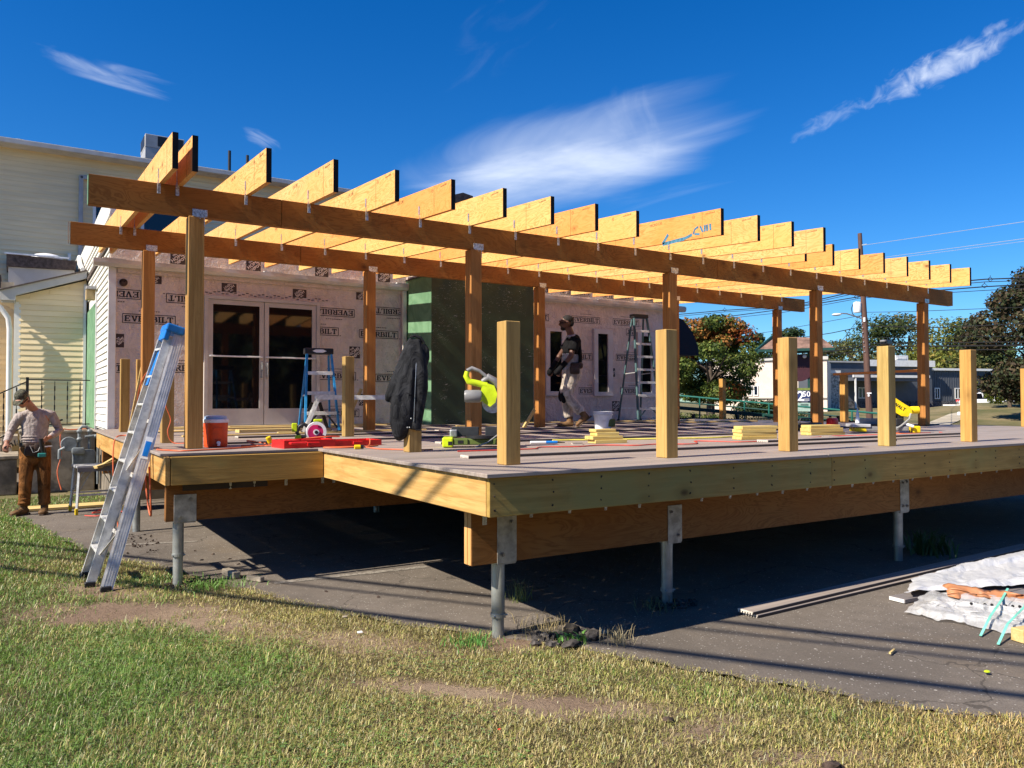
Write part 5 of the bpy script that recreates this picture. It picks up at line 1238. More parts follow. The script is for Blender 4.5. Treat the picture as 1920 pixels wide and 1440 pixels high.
b_, tp = step_ladder('step_ladder', 'short blue stepladder with a black top standing by the double door', (3.62, 10.9, 0), R(-8), 1.15, .34, .47, 3, M_BLUELAD, M_BLACK, .62, M_BLACK)
m = MB(); m.M = Matrix.Translation((0, -.087, 1.15)); 
m.prism([(-.10, 0), (-.05, .022), (.05, .022), (.10, 0), (.05, -.022), (-.05, -.022)], -.001, 0, 'y'); m.build('top_badge', M_WHITEP, b_)
for s in (-1, 1):
    m = MB(); m.bar((s*.05, .18, .42), (s*.20, .30, .0), .05, .018, up=(0, -1, 0)); m.build('black_brace', M_BLACK, b_)
step_ladder('step_ladder', 'tall grey green stepladder against the wrapped wall between two windows', (11.65, 13.15, 0), R(-6), 2.32, .34, .62, 7, M_GREENLAD, M_BLACK, .78, M_GREENLAD)
# work platform
def platform():
    L = thing('work_platform', 'low aluminium work platform with folding legs, left of the jacket', 'work platform', (3.95, 10.3, 0), R(-14))
    m = MB(); m.cbox((0, 0, .50), (1.06, .30, .035), .004); m.cbox((0, -.15, .49), (1.08, .012, .06)); m.cbox((0, .15, .49), (1.08, .012, .06)); m.build('deck_plate', M_ALU, L)
    for s, sp in ((-1, .17), (1, .14)):
        for y in (-.13, .13): m = MB(); m.bar((s*(.53+sp), y, .0), (s*.50, y, .49), .035, .04, up=(s, 0, .2)); m.build('leg', M_ALU, L); q = MB(); q.cbox((s*(.53+sp), y, .012), (.05, .045, .03), .004); q.build('rubber_foot', M_BLACK, L)
        for z in (.14, .30): f = 1-z/.49; m = MB(); m.bar((s*(.50+(.03+sp)*f), -.13, z), (s*(.50+(.03+sp)*f), .13, z), .05, .03); m.build('rung', M_ALU, L)
        m = MB(); m.bar((s*.52, -.12, .42), (s*.34, -.12, .48), .02, .01); m.build('latch', M_GALV, L)
platform()
# ------------------------------------------------------------------ cooler, tool case, circular saw
def cooler():
    C = thing('water_cooler', 'orange round drink cooler with a pale blue and white lid', 'cooler', (1.60, 7.83, 0))
    m = MB(); m.lathe([(0, 0), (.098, 0), (.106, .012), (.108, .03), (.108, .12), (.111, .20), (.111, .232), (0, .232)], n=32); b = m.build('cooler_body', M_ORANGEP, C, smooth=True)
    m = MB(); m.lathe([(0, .233), (.118, .233), (.120, .242), (.120, .262), (.112, .268), (0, .268)], n=32); m.build('lid_rim', M_WHITEP, C, smooth=True)
    m = MB(); m.lathe([(0, .269), (.104, .269), (.102, .292), (.070, .300), (0, .300)], n=32); m.build('lid', M_LTBLUE, C, smooth=True)
    m = MB(); m.cyl((0, -.10, .045), (0, -.145, .045), .016, 12); m.cbox((0, -.138, .033), (.022, .018, .03)); m.build('tap', M_WHITEP, C)
    m = MB(); m.cbox((0, -.1075, .048), (.058, .008, .07), .004); m.build('tap_recess', M_DKORANGE, C); m = MB(); m.cbox((0, -.107, .178), (.085, .012, .026), .003); m.build('embossed_panel', M_ORANGEP, C)
M_DKORANGE = plain('orange_plastic_recess', (.50, .05, .01), .5)  # body orange darkened, the shade of the tap recess painted in
cooler()
def tool_case():
    C = thing('tool_case', 'open red plastic tool case lying flat at the inner deck corner', 'tool case', (2.43, 7.35, 0), R(4))
    m = MB()
    def tray(x0, x1, y0, y1, h, th):
        m.box(x0, y0, .001, x1, y1, .012); 
        for b in ((x0, y0, .012, x1, y0+th, h), (x0, y1-th, .012, x1, y1, h), (x0, y0+th, .012, x0+th, y1-th, h), (x1-th, y0+th, .012, x1, y1-th, h)): m.box(*b)
    tray(-.38, .12, -.16, .17, .075, .012); m.build('case_base', M_REDP, C)
    m = MB(); tray(.135, .62, -.13, .20, .055, .012); m.M = Matrix.Translation((0, 0, .012)) @ Matrix.Rotation(R(-3), 4, 'Y'); m.build('case_lid', M_REDP, C)
    m = MB(); m.bbox((-.10, -.165, .035), (.12, .014, .035), .004); m.bbox((.36, -.137, .03), (.10, .012, .03), .004); m.build('latch', M_REDP, C)
    m = MB(); m.bbox((-.28, .0, .06), (.15, .22, .03), .01); m.bbox((-.02, .02, .055), (.2, .2, .02), .01); m.build('moulded_tray', M_REDP, C)
    m = MB(); m.tube([(-.33, -.17, .05), (-.33, -.20, .05), (-.18, -.20, .05), (-.18, -.17, .05)], .012, 8); m.build('carry_handle', M_REDP, C, smooth=True)
tool_case()
def circ_saw():
    C = thing('circular_saw', 'circular saw with white guard, magenta blade and lime fittings behind the red case', 'circular saw', (2.62, 7.95, 0), R(-14))
    m = MB(); m.cyl((0, .0, .110), (0, .006, .110), .085, 32); m.build('saw_blade', M_MAGENTA, C)
    m = MB(); m.lathe([(0, 0), (.098, 0), (.102, .01), (.102, .035), (.09, .045), (0, .045)], (0, .008, .120), 32, 'y'); m.build('blade_guard', M_WHITEP, C, smooth=True)
    m = MB(); 
    for k in range(10): a = R(-25 + k*13); b = R(-25+(k+1)*13); m.quad((math.cos(a)*.104, -.012, .12+math.sin(a)*.104), (math.cos(b)*.104, -.012, .12+math.sin(b)*.104), (math.cos(b)*.072, -.012, .12+math.sin(b)*.072), (math.cos(a)*.072, -.012, .12+math.sin(a)*.072))
    m.cyl((0, -.002, .115), (0, -.02, .115), .03, 16); m.build('guard_rim', M_WHITEP, C)
    m = MB(); m.cyl((.0, -.005, .115), (.0, -.028, .115), .018, 14); m.build('arbor', M_BLACK, C)
    m = MB(); m.bbox((.02, .0, .010), (.30, .14, .006), .002); m.build('base_plate', M_GALV, C)
    m = MB(); m.cyl((-.06, .06, .10), (-.06, .20, .10), .045, 16); m.build('motor', M_BLACK, C, smooth=True)
    m = MB(); m.tube([(-.08, .05, .17), (-.12, .05, .20), (-.17, .05, .17), (-.19, .05, .11), (-.15, .05, .06), (-.10, .05, .07)], .020, 10); m.build('handle', M_BLACK, C, smooth=True)
    for c_, d_ in (((-.215, .05, .165), (.055, .04, .09)), ((-.18, .03, .06), (.06, .05, .05)), ((.02, .03, .235), (.09, .03, .03))): m = MB(); m.bbox(c_, d_, .008); m.build('lime_trim', M_LIME, C)
    m = MB(); m.cyl((.10, .02, .05), (.16, .02, .05), .03, 14); m.build('dust_port', M_BLACK, C)
    y = thing('hammer_tacker', 'small yellow cord end at the left of the red tool case', 'plug', (2.08, 7.62, .0)); m = MB(); m.M = Matrix.Rotation(R(-25), 4, 'Y'); m.bbox((0, 0, .07), (.05, .04, .07), .012); m.build('plug_body', M_YEL, y); m = MB(); m.cbox((.03, 0, .045), (.03, .03, .03)); m.build('plug_face', M_BLACK, y)
M_MAGENTA = plain('magenta_disc', (.55, .02, .12), .4)
circ_saw()
# ------------------------------------------------------------------ mitre saws
M_DARKGREY = plain('dark_cast_metal', (.045, .05, .055), .4, .3)
def mitre_saw_lime():
    C = thing('mitre_saw', 'lime green sliding mitre saw on the deck between jacket and post', 'mitre saw', (3.72, 6.42, 0), R(-30))
    # base with two feet
    m = MB(); m.bbox((.0, 0, .055), (.60, .22, .06), .01); m.build('base', M_OLIVE, C)
    m = MB(); m.bbox((-.32, -.02, .05), (.10, .24, .09), .012); m.bbox((.30, -.02, .045), (.10, .22, .085), .012); m.build('foot', M_LIME, C)
    m = MB(); m.bbox((-.20, -.115, .055), (.14, .02, .06), .006); m.build('foot_plate', M_OLIVE, C)
    m = MB(); m.box(-.315, -.142, .025, -.275, -.141, .06); m.build('foot_opening', M_BLACK, C)
    m = MB(); m.cyl((0, 0, .085), (0, 0, .11), .15, 28); m.build('turntable', M_BLACK, C, smooth=True)
    m = MB(); m.bbox((-.16, .05, .145), (.26, .025, .09), .006); m.bbox((.16, .05, .145), (.26, .025, .09), .006); m.build('fence', M_DARKGREY, C)
    m = MB(); m.bbox((-.27, .02, .13), (.07, .09, .07), .01); m.build('clamp_block', M_GALV, C)
    m = MB(); m.tube([(.14, .10, .10), (.20, .10, .22), (.22, .10, .36), (.19, .10, .46)], [.045, .04, .038, .04], 12); m.build('arm', M_DARKGREY, C, smooth=True)
    m = MB(); m.cyl((.10, .08, .44), (.36, .16, .42), .018, 12); m.cyl((.10, .13, .40), (.36, .2, .38), .018, 12); m.build('slide_rail', M_GALV, C, smooth=True)
    m = MB(); m.cyl((.13, .06, .40), (.13, .15, .40), .06, 16); m.build('pivot', M_DARKGREY, C, smooth=True)
    m = MB(); m.lathe([(0, 0), (.115, 0), (.118, .012), (.118, .05), (.10, .062), (0, .062)], (.12, .0, .50), 28, 'y'); m.build('upper_guard', M_GUARDGREY, C, smooth=True)
    m = MB(); m.cyl((.10, -.004, .42), (.10, -.001, .42), .10, 32); m.build('saw_blade', M_GALV, C)
    m = MB(); m.M = Matrix.Translation((.075, 0, -.02)); m.prism([(-.06, .44), (-.10, .50), (-.08, .58), (-.02, .62), (.04, .60), (.07, .52), (.05, .44), (.0, .40)], -.06, -.006, 'y'); m.build('motor_cover', M_LIME, C)
    m = MB(); m.M = Matrix.Translation((.075, 0, -.02)); m.lathe([(0, 0), (.052, 0), (.06, .02), (.06, .14), (.05, .16), (0, .16)], (-.24, -.05, .50), 18, 'x'); m.build('motor', M_GUARDGREY, C, smooth=True)
    m = MB(); m.M = Matrix.Translation((.075, 0, -.02)); m.bbox((-.13, -.05, .475), (.12, .07, .05), .01); m.build('motor_band', M_LIME, C)
    m = MB(); m.M = Matrix.Translation((.075, 0, -.02)); m.tube([(-.03, -.03, .60), (-.13, -.03, .625), (-.20, -.03, .64), (-.225, -.03, .69), (-.215, -.03, .735)], [.032, .030, .030, .028, .022], 10); m.build('handle', M_LIME, C, smooth=True)
    m = MB(); m.M = Matrix.Translation((.075, 0, -.02)); m.tube([(-.215, -.03, .74), (-.17, -.03, .765), (-.10, -.03, .74), (-.05, -.03, .70), (-.01, -.03, .66)], [.02, .02, .016, .016, .02], 10); m.build('handle_loop', M_GUARDGREY, C, smooth=True)
    m = MB(); m.tube([(.0, -.02, .62), (.06, -.02, .66), (.13, -.02, .62), (.19, .0, .53), (.21, .02, .44)], [.02, .035, .035, .03, .025], 10); m.build('head_casting', M_GUARDGREY, C, smooth=True)
    m = MB(); m.tube([(.16, -.1, .13), (.05, -.16, .05), (-.06, -.22, .012)], .006, 8); m.build('power_cord', M_CORDG, C, smooth=True)
    m = MB(); m.cbox((-.20, -.127, .055), (.05, .003, .028)); m.build('badge', M_BLACK, C)
M_GUARDGREY = plain('grey_guard', (.22, .22, .22), .4)
mitre_saw_lime()
def mitre_saw_yellow():
    C = thing('mitre_saw', 'yellow and black mitre saw at the right side of the deck', 'mitre saw', (9.95, 6.30, 0), R(-38))
    m = MB(); m.bbox((0, 0, .06), (.56, .26, .06), .012); m.build('base', M_GUARDGREY, C)
    m = MB(); m.bbox((-.33, 0, .045), (.16, .26, .06), .015); m.bbox((.40, -.02, .05), (.10, .16, .09), .015); m.build('foot', M_YEL, C)
    m = MB(); m.bbox((-.33, 0, .10), (.24, .30, .04), .008); m.build('side_table', M_GUARDLT, C)
    m = MB(); m.cyl((0, 0, .09), (0, 0, .115), .16, 28); m.build('turntable', M_BLACK, C, smooth=True)
    m = MB(); m.bbox((0, .09, .15), (.60, .03, .09), .006); m.build('fence', M_GUARDGREY, C)
    m = MB(); m.tube([(.10, .10, .10), (.13, .10, .22), (.10, .12, .34)], [.06, .05, .045], 12); m.build('arm', M_BLACK, C, smooth=True)
    m = MB(); 
    prof = [(-.02, .52), (-.06, .44), (-.02, .38), (.22, .23), (.30, .22), (.36, .27), (.35, .34), (.28, .38), (.06, .53)]
    m.prism(prof, -.05, .0, 'y'); m.build('motor_cover', M_YEL, C)
    text_obj('printed_brand', 'DEWALT', .062, M_INK, C, Matrix.Translation((.16, -.053, .375)) @ Matrix.Rotation(R(32), 4, 'Y') @ FACE_MY, .001)
    m = MB(); m.lathe([(0, 0), (.13, 0), (.133, .012), (.133, .05), (.12, .06), (0, .06)], (.08, .0, .33), 28, 'y'); m.build('upper_guard', M_GUARDGREY, C, smooth=True)
    m = MB(); m.lathe([(0, 0), (.045, 0), (.05, .02), (.05, .11), (0, .12)], (.36, .03, .31), 18, 'x'); m.build('motor', M_YEL, C, smooth=True)
    m = MB(); m.tube([(-.06, .0, .50), (.0, -.0, .58), (.08, 0, .56), (.18, 0, .46), (.22, 0, .42)], [.018, .014, .014, .014, .018], 10); m.build('carry_handle', M_BLACK, C, smooth=True)
    m = MB(); m.tube([(.34, -.05, .26), (.30, -.10, .19), (.18, -.14, .10), (.10, -.17, .06)], .012, 8); m.build('dust_hose', M_CORDG, C, smooth=True)
    m = MB(); m.bbox((.17, -.06, .15), (.10, .12, .10), .015); m.bbox((.22, .02, .22), (.08, .10, .08), .01); m.build('bevel_lock', M_BLACK, C)
    m = MB(); m.cyl((.26, -.10, .12), (.34, -.14, .09), .02, 10); m.build('clamp_knob', M_WHITEP, C)
M_GUARDLT = plain('light_grey_table', (.45, .46, .48), .4)
mitre_saw_yellow()
def small_things():
    # laser level on the greenish post
    C = thing('laser_level', 'black double ended laser level sitting on top of a railing post', 'laser level', (7.05, 4.425, .957), R(12))
    m = MB(); m.bbox((0, 0, .035), (.15, .07, .05), .012); m.build('case', M_BLACK, C); m = MB(); m.cyl((.075, 0, .038), (.09, 0, .038), .028, 16); m.build('lens_cap', M_BLACK, C, smooth=True); m = MB(); m.cyl((-.01, 0, .0), (-.01, 0, .012), .035, 14); m.build('mount', M_BLACK, C)
    m = MB(); m.bbox((-.06, 0, .045), (.07, .05, .02), .006); m.build('switch_cover', M_GUARDGREY, C)
    # bucket
    C = thing('bucket', 'white plastic bucket with torn side behind the stepped block stack', 'bucket', (7.75, 9.6, 0))
    m = MB(); m.lathe([(0, 0), (.125, 0), (.148, .26), (.156, .262), (.156, .275), (.140, .275), (.118, .012), (0, .012)], n=24); m.build('bucket_body', M_WHITEP, C, smooth=True); m = MB(); m.lathe([(.150, .215), (.158, .218), (.158, .235), (.152, .238)], n=24); m.build('bucket_rim', M_WHITE, C, smooth=True)
    m = MB(); m.bbox((.07, -.12, .10), (.14, .03, .12), .01); m.build('bucket_label', M_OLIVE, C)
    # drill behind
    def drill(lab, loc, rz, body):
        C = thing('cordless_drill', lab, 'drill', loc, rz); m = MB(); m.cyl((-.11, 0, .17), (.07, 0, .17), .033, 14); m.build('drill_body', body, C, smooth=True); m = MB(); m.tube([(.07,0,.17), (.12,0,.17), (.15,0,.17)], [.026, .022, .010], 12); m.build('chuck', M_BLACK, C, smooth=True)
        m = MB(); m.tube([(-.05, 0, .15), (-.06, 0, .05)], [(.022, .018), (.02, .016)], 10); m.build('grip', M_BLACK, C, smooth=True); m = MB(); m.bbox((-.055, 0, .028), (.12, .07, .05), .01); m.build('battery', body, C)
        return C
    drill('yellow cordless drill standing on the deck in front of the tall stepladder', (10.05, 10.6, 0), R(200), M_YEL)
    # red capped bottle thing and blue cone beyond yellow saw
    C = thing('caulk_bottle', 'blue and white pointed bottle standing beside the yellow mitre saw', 'bottle', (9.75, 6.55, .13)); m = MB(); m.lathe([(0, 0), (.028, 0), (.028, .06), (.018, .09), (0, .09)], n=14); m.build('bottle_body', M_WHITEP, C, smooth=True); m = MB(); m.lathe([(.019, .088), (.022, .10), (.006, .20), (0, .2)], n=14); m.build('nozzle', M_LTBLUE, C, smooth=True)
    C = thing('gas_can', 'small red container on black tubing left of the yellow mitre saw', 'container', (10.6, 7.55, 0)); m = MB(); m.bbox((0, 0, .10), (.17, .12, .15), .03); m.build('can_body', M_REDP, C, smooth=True); m = MB(); m.cyl((-.05, 0, .18), (-.05, 0, .21), .02, 10); m.build('cap', M_BLACK, C)
    C = thing('tool_bag', 'low black tool bag behind the right block stack', 'tool bag', (9.9, 7.5, 0)); m = MB(); m.bbox((0, 0, .06), (.55, .2, .11), .03); m.build('bag_body', M_BLACK, C, smooth=True); m = MB(); m.tube([(-.15, 0, .11), (-.12, 0, .17), (.12, 0, .17), (.15, 0, .11)], .012, 8); m.build('bag_handle', M_BLACK, C, smooth=True)
    C = thing('caulk_gun', 'blue and white tube lying on the deck right of the lime mitre saw', 'tube', (4.52, 6.55, 0), R(-22)); m = MB(); m.cyl((-.14, 0, .016), (.02, 0, .016), .014, 14); m.build('tube_body', M_WHITEP, C, smooth=True); m = MB(); m.cyl((.02, 0, .016), (.14, 0, .016), .0145, 14); m.build('tube_label', M_BLUE, C, smooth=True); m = MB(); m.cyl((.14, 0, .016), (.22, 0, .012), .009, 8, .004); m.build('tube_tip', M_BLACK, C)
    C = thing('board_offcut', 'short ribbed end piece of composite board lying right of the blue tube', 'offcut', (4.75, 6.30, 0), R(-30)); m = MB(); m.cbox((0, 0, .017), (.10, .13, .012)); m.build('top_skin', M_DECK, C)
    m = MB(); [m.box(-.05, -.06+.024*k, 0, .05, -.05+.024*k, .011) for k in range(6)]; m.build('rib', M_DECKPROF, C)
    C = thing('board_offcut', 'short ribbed composite offcut in front of the right block stack', 'offcut', (8.05, 5.78, 0), R(-30)); m = MB(); m.cbox((0, 0, .017), (.10, .24, .012)); m.build('top_skin', M_DECK, C)
    m = MB(); [m.box(-.05, -.11+.03*k, 0, .05, -.095+.03*k, .011) for k in range(8)]; m.build('rib', M_DECKPROF, C)
    # cord ends
    C = thing('cord_plug', 'yellow black socket end of the orange cord right of the red case', 'plug', (2.60, 6.72, 0), R(-10)); m = MB(); m.cyl((-.03, 0, .022), (.02, 0, .022), .020, 12); m.build('socket', M_YEL, C, smooth=True); m = MB(); m.cyl((.02, 0, .022), (.05, 0, .022), .018, 12); m.build('boot', M_BLACK, C, smooth=True)
    C = thing('cord_plug', 'white bulb socket hanging on a short post at the left bay', 'socket', (1.31, 8.80, .55)); m = MB(); m.lathe([(0, 0), (.03, .0), (.022, .03), (.01, .07), (0, .075)], n=14); m.build('socket', M_WHITEP, C, smooth=True); m = MB(); m.cyl((0, 0, -.04), (0, 0, 0), .018, 12); m.build('boot', M_BLACK, C)
small_things()
def cord(label, pts, r, mat, wob=.0, name='extension_cord', cat='cord', seed=1):
    # Catmull-Rom through the points
    P = [Vector(p) for p in pts]; out = []
    for i in range(len(P)-1):
        p0, p1, p2, p3 = P[max(i-1, 0)], P[i], P[i+1], P[min(i+2, len(P)-1)]
        for k in range(8):
            t = k/8; q = .5*((2*p1) + (p2-p0)*t + (2*p0-5*p1+4*p2-p3)*t*t + (3*p1-p0-3*p2+p3)*t**3)
            if wob: q += Vector((mnoise.noise((q.x*3, q.y*3, seed)), mnoise.noise((q.x*3, q.y*3, seed+9)), 0))*wob
            out.append(q)
    out.append(P[-1]); m = MB(); m.tube(out, r, 8); return tag(m.build(name, mat, smooth=True), label, cat)
Z = .008
cord('orange extension cord running along the left bay edge past the cooler', [(1.05, 7.55, Z), (1.2, 7.25, Z), (1.45, 7.28, Z), (1.75, 7.42, Z), (1.95, 7.62, Z), (2.15, 7.55, .02), (2.35, 7.60, .06), (2.6, 7.55, .085), (2.75, 7.62, .08)], .007, M_CORDO, .03)
cord('orange cord coiled in loops between the cooler and the red case', [(1.82, 7.75, Z), (1.98, 7.65, Z), (2.10, 7.78, Z), (2.02, 7.95, .03), (1.90, 7.85, .05), (1.95, 7.62, Z), (2.15, 7.70, Z), (2.05, 7.60, Z), (1.9, 7.7, Z)], .007, M_CORDO, .02)
cord('orange cord curling at the inner deck corner beside the red case', [(2.95, 7.30, .06), (2.82, 7.02, Z), (2.60, 6.92, Z), (2.45, 6.97, Z), (2.40, 7.05, Z), (2.60, 7.02, Z), (2.78, 6.95, Z), (2.95, 7.1, Z)], .007, M_CORDO, .01)
cord('orange cord running from the yellow plug to the jacket post', [(2.66, 6.72, .02), (2.74, 6.58, Z), (2.82, 6.42, Z), (2.95, 6.25, Z), (3.10, 6.22, Z)], .006, M_CORDO, .01)
cord('red air hose snaking along the deck from the lime saw to the far right', [(3.2, 5.88, Z), (3.6, 5.82, Z), (3.9, 5.80, Z), (4.1, 5.98, Z), (4.4, 5.86, Z), (4.75, 5.95, Z), (5.0, 5.72, Z), (5.3, 5.78, Z), (5.7, 5.62, Z), (6.1, 5.98, Z), (6.35, 5.62, Z), (6.8, 5.58, Z), (7.2, 5.72, Z), (7.7, 5.78, Z), (8.3, 5.72, Z), (9.0, 5.9, Z), (9.9, 5.6, Z), (10.6, 5.9, Z)], .0055, M_CORDR, .05)
cord('red hose loops bunched on the deck below the yellow mitre saw', [(7.5, 5.7, Z), (7.9, 5.85, Z), (8.4, 5.95, Z), (8.8, 5.75, Z), (8.3, 5.62, Z), (8.0, 5.75, Z), (8.6, 5.88, Z), (9.1, 5.75, Z)], .006, M_CORDR, .04, seed=4)
cord('yellow hose lying straight across the deck behind the block stacks', [(4.9, 6.95, Z), (5.6, 6.75, Z), (6.3, 6.55, Z), (6.9, 6.45, Z), (7.6, 6.6, Z)], .010, M_CORDY, .04)
cord('orange cord hanging in a loop from the left bay edge', [(1.02, 7.85, Z+.01), (.995, 7.85, -.02), (.99, 7.82, -.25), (1.0, 7.70, -.50), (1.01, 7.60, -.58), (1.0, 7.55, -.45), (1.0, 7.62, -.25), (1.0, 7.66, -.15)], .008, M_CORDO)
cord('orange cord arching over the deck edge down behind the aluminium ladder', [(1.30, 10.4, Z), (1.12, 10.7, .02), (1.0, 10.6, -.03), (.97, 10.45, -.35), (1.0, 10.4, -.8), (1.02, 10.2, -1.14)], .008, M_CORDO)
cord('orange cord hanging down the concrete wall left of the gas meter', [(1.1, 16.1, -.05), (.8, 16.05, -.06), (.68, 16.02, -.055), (.64, 15.98, -.2), (.66, 15.96, -.5), (.60, 15.9, -.8), (.66, 15.8, -1.1)], .010, M_CORDO)
cord('orange cord looped beside the aluminium ladder down to the deck', [(1.18, 8.2, .78), (1.05, 8.35, .70), (1.0, 8.5, .45), (1.08, 8.7, .20), (1.15, 8.6, .02)], .006, M_CORDO)
cord('orange cord hanging in two strands from the bulb socket', [(1.31, 8.78, .51), (1.29, 8.74, .40), (1.34, 8.74, .25), (1.31, 8.72, .12), (1.36, 8.70, .01), (1.5, 8.6, Z)], .006, M_CORDO)
cord('orange and pink cord on the asphalt under the folding work table', [(.80, 12.35, -1.14), (.95, 12.2, -1.14), (1.15, 12.3, -1.14), (1.3, 12.5, -1.14), (1.1, 12.6, -1.14), (.9, 12.5, -1.13), (1.05, 12.8, -1.13)], .008, M_CORDR, .02)
cord('black cable running from the worker towards the lower left edge', [(-.20, 13.0, -.17), (-.38, 13.1, -.22), (-.65, 13.2, -.32), (-1.0, 13.4, -.4)], .010, M_CABLE)
cord('grey air hose looping in front of the yellow mitre saw', [(9.9, 6.05, .02), (9.7, 5.95, Z), (9.9, 5.82, Z), (10.3, 5.85, Z)], .007, M_CORDO, .02)
def work_table():
    C = thing('work_table', 'folding work table with yellow feet beside the worker in brown trousers', 'work table', (.98, 12.9, -1.15), R(6))
    m = MB(); m.bbox((0, 0, .66), (.58, .42, .035), .006); m.build('table_top', M_GUARDLT, C); m = MB(); m.cbox((0, -.215, .62), (.56, .02, .06)); m.cbox((0, .215, .62), (.56, .02, .06)); m.build('apron', M_GUARDGREY, C)
    for sx in (-1, 1):
        for sy in (-1, 1): m = MB(); m.bar((sx*.29, sy*.25, .05), (sx*.25, sy*.19, .64), .03, .03); m.build('leg', M_ALU, C); m = MB(); m.cbox((sx*.293, sy*.253, .035), (.04, .04, .09), .004); m.build('foot', M_YEL, C)
    for sy in (-1, 1): m = MB(); m.bar((-.28, sy*.23, .26), (.28, sy*.23, .26), .025, .025); m.build('stretcher', M_ALU, C); m = MB(); m.bar((-.26, sy*.21, .30), (-.10, sy*.21, .60), .015, .01); m.bar((.26, sy*.21, .30), (.10, sy*.21, .60), .015, .01); m.build('brace', M_GALV, C)
    b = MB(); b.M = Matrix.Translation((1.16, 12.78, -.42)) @ Matrix.Rotation(R(-28), 4, 'Y') @ Matrix.Rotation(R(30), 4, 'Z'); b.bbox((0, 0, 0), (.42, .13, .04), .004); tag(b.build('wood_block', M_PINE_X), 'upper pine block leaning across the folding work table', 'wood block', 'pine blocks on the work table')
    b = MB(); b.M = Matrix.Translation((1.08, 12.72, -.47)) @ Matrix.Rotation(R(-14), 4, 'Y') @ Matrix.Rotation(R(26), 4, 'Z'); b.bbox((0, 0, 0), (.32, .13, .04), .004); tag(b.build('wood_block', M_PINE_X), 'lower pine block lying on the folding work table', 'wood block', 'pine blocks on the work table')
    m = MB(); m.box(.05, 13.35, -1.152, 1.35, 13.75, -1.12); tag(m.build('sheathing_offcut', M_PINE_X), 'pale board lying on the grass edge behind the work table', 'board')
work_table()
# ------------------------------------------------------------------ jacket on the post
def jacket():
    C = thing('jacket', 'black work jacket hung over a short railing post', 'jacket', (2.86, 6.12, 0), R(-25))
    s = 1/226.
    def p(px, py, dy=0): return ((px-769)*s, dy, (849-py)*s)
    m = MB()
    # hood and shoulders over the post top, body folds falling to the left, one sleeve at the right
    m.tube([p(773,630,0), p(772,645,0), p(768,668,0), p(763,700,0), p(758,735,-.01), p(753,765,-.02), p(748,795,-.02), p(744,818,-.01), p(742,827,0)],
           [(.045,.05), (.075,.085), (.10,.11), (.10,.115), (.105,.12), (.105,.12), (.10,.105), (.065,.06), (.02,.02)], 18, up=(0, 1, 0))
    m.tube([p(778,632,-.02), p(782,655,-.03), p(785,690,-.05), p(785,725,-.055), p(780,760,-.055), p(776,790,-.05), p(774,806,-.05)],
           [(.04,.035), (.06,.05), (.062,.058), (.062,.062), (.058,.058), (.056,.052), (.055,.048)], 14, up=(0, 1, 0))
    m.tube([p(757,665,.0), p(745,700,.0), p(733,725,-.0), p(724,742,-.0), p(720,752,0)], [(.07,.05), (.075,.06), (.065,.055), (.05,.04), (.02,.02)], 12, up=(0, 1, 0))
    m.tube([p(790,642,-.02), p(795,653,-.03), p(796,668,-.02), p(790,690,-.01)], [(.03,.022), (.035,.028), (.035,.026), (.02,.02)], 10, up=(0, 1, 0))
    m.tube([p(750,700,-.07), p(742,740,-.09), p(738,780,-.09), p(742,812,-.07)], [(.02,.02), (.035,.035), (.035,.035), (.015,.015)], 10)
    m.tube([p(768,690,-.10), p(765,740,-.11), p(762,790,-.10)], [(.015,.015), (.022,.022), (.01,.01)], 8)
    blob(m, 'jacket_shell', M_FABRIC_J, C, .010, 2)
    for q, (x, y) in enumerate(((766, 784), (759, 801), (763, 801))): b = MB(); b.ell(p(x, y, -.118), (.006, .004, .006), 8, 5); b.build('snap_button', M_GALV, C)
    b = MB(); b.tube([p(768,800,-.105), p(776,806,-.10), p(785,806,-.09)], .006, 6); b.build('cuff_seam', M_BLACK, C, smooth=True)
    b = MB(); b.tube([p(776,668,-.085), p(775,700,-.105), p(773,745,-.115), p(771,790,-.11)], .0035, 6); b.build('zip_line', M_BOLT, C, smooth=True)
    b = MB(); b.tube([p(757,735,-.135), p(766,738,-.135)], .004, 6); b.build('pocket_seam', M_BLACK, C)
    b = MB(); b.tube([p(764,628,-.04), p(773,625,-.05), p(784,629,-.05), p(792,640,-.05)], [.010, .014, .014, .008], 8); b.build('collar', M_FABRIC_J, C, smooth=True)
jacket()
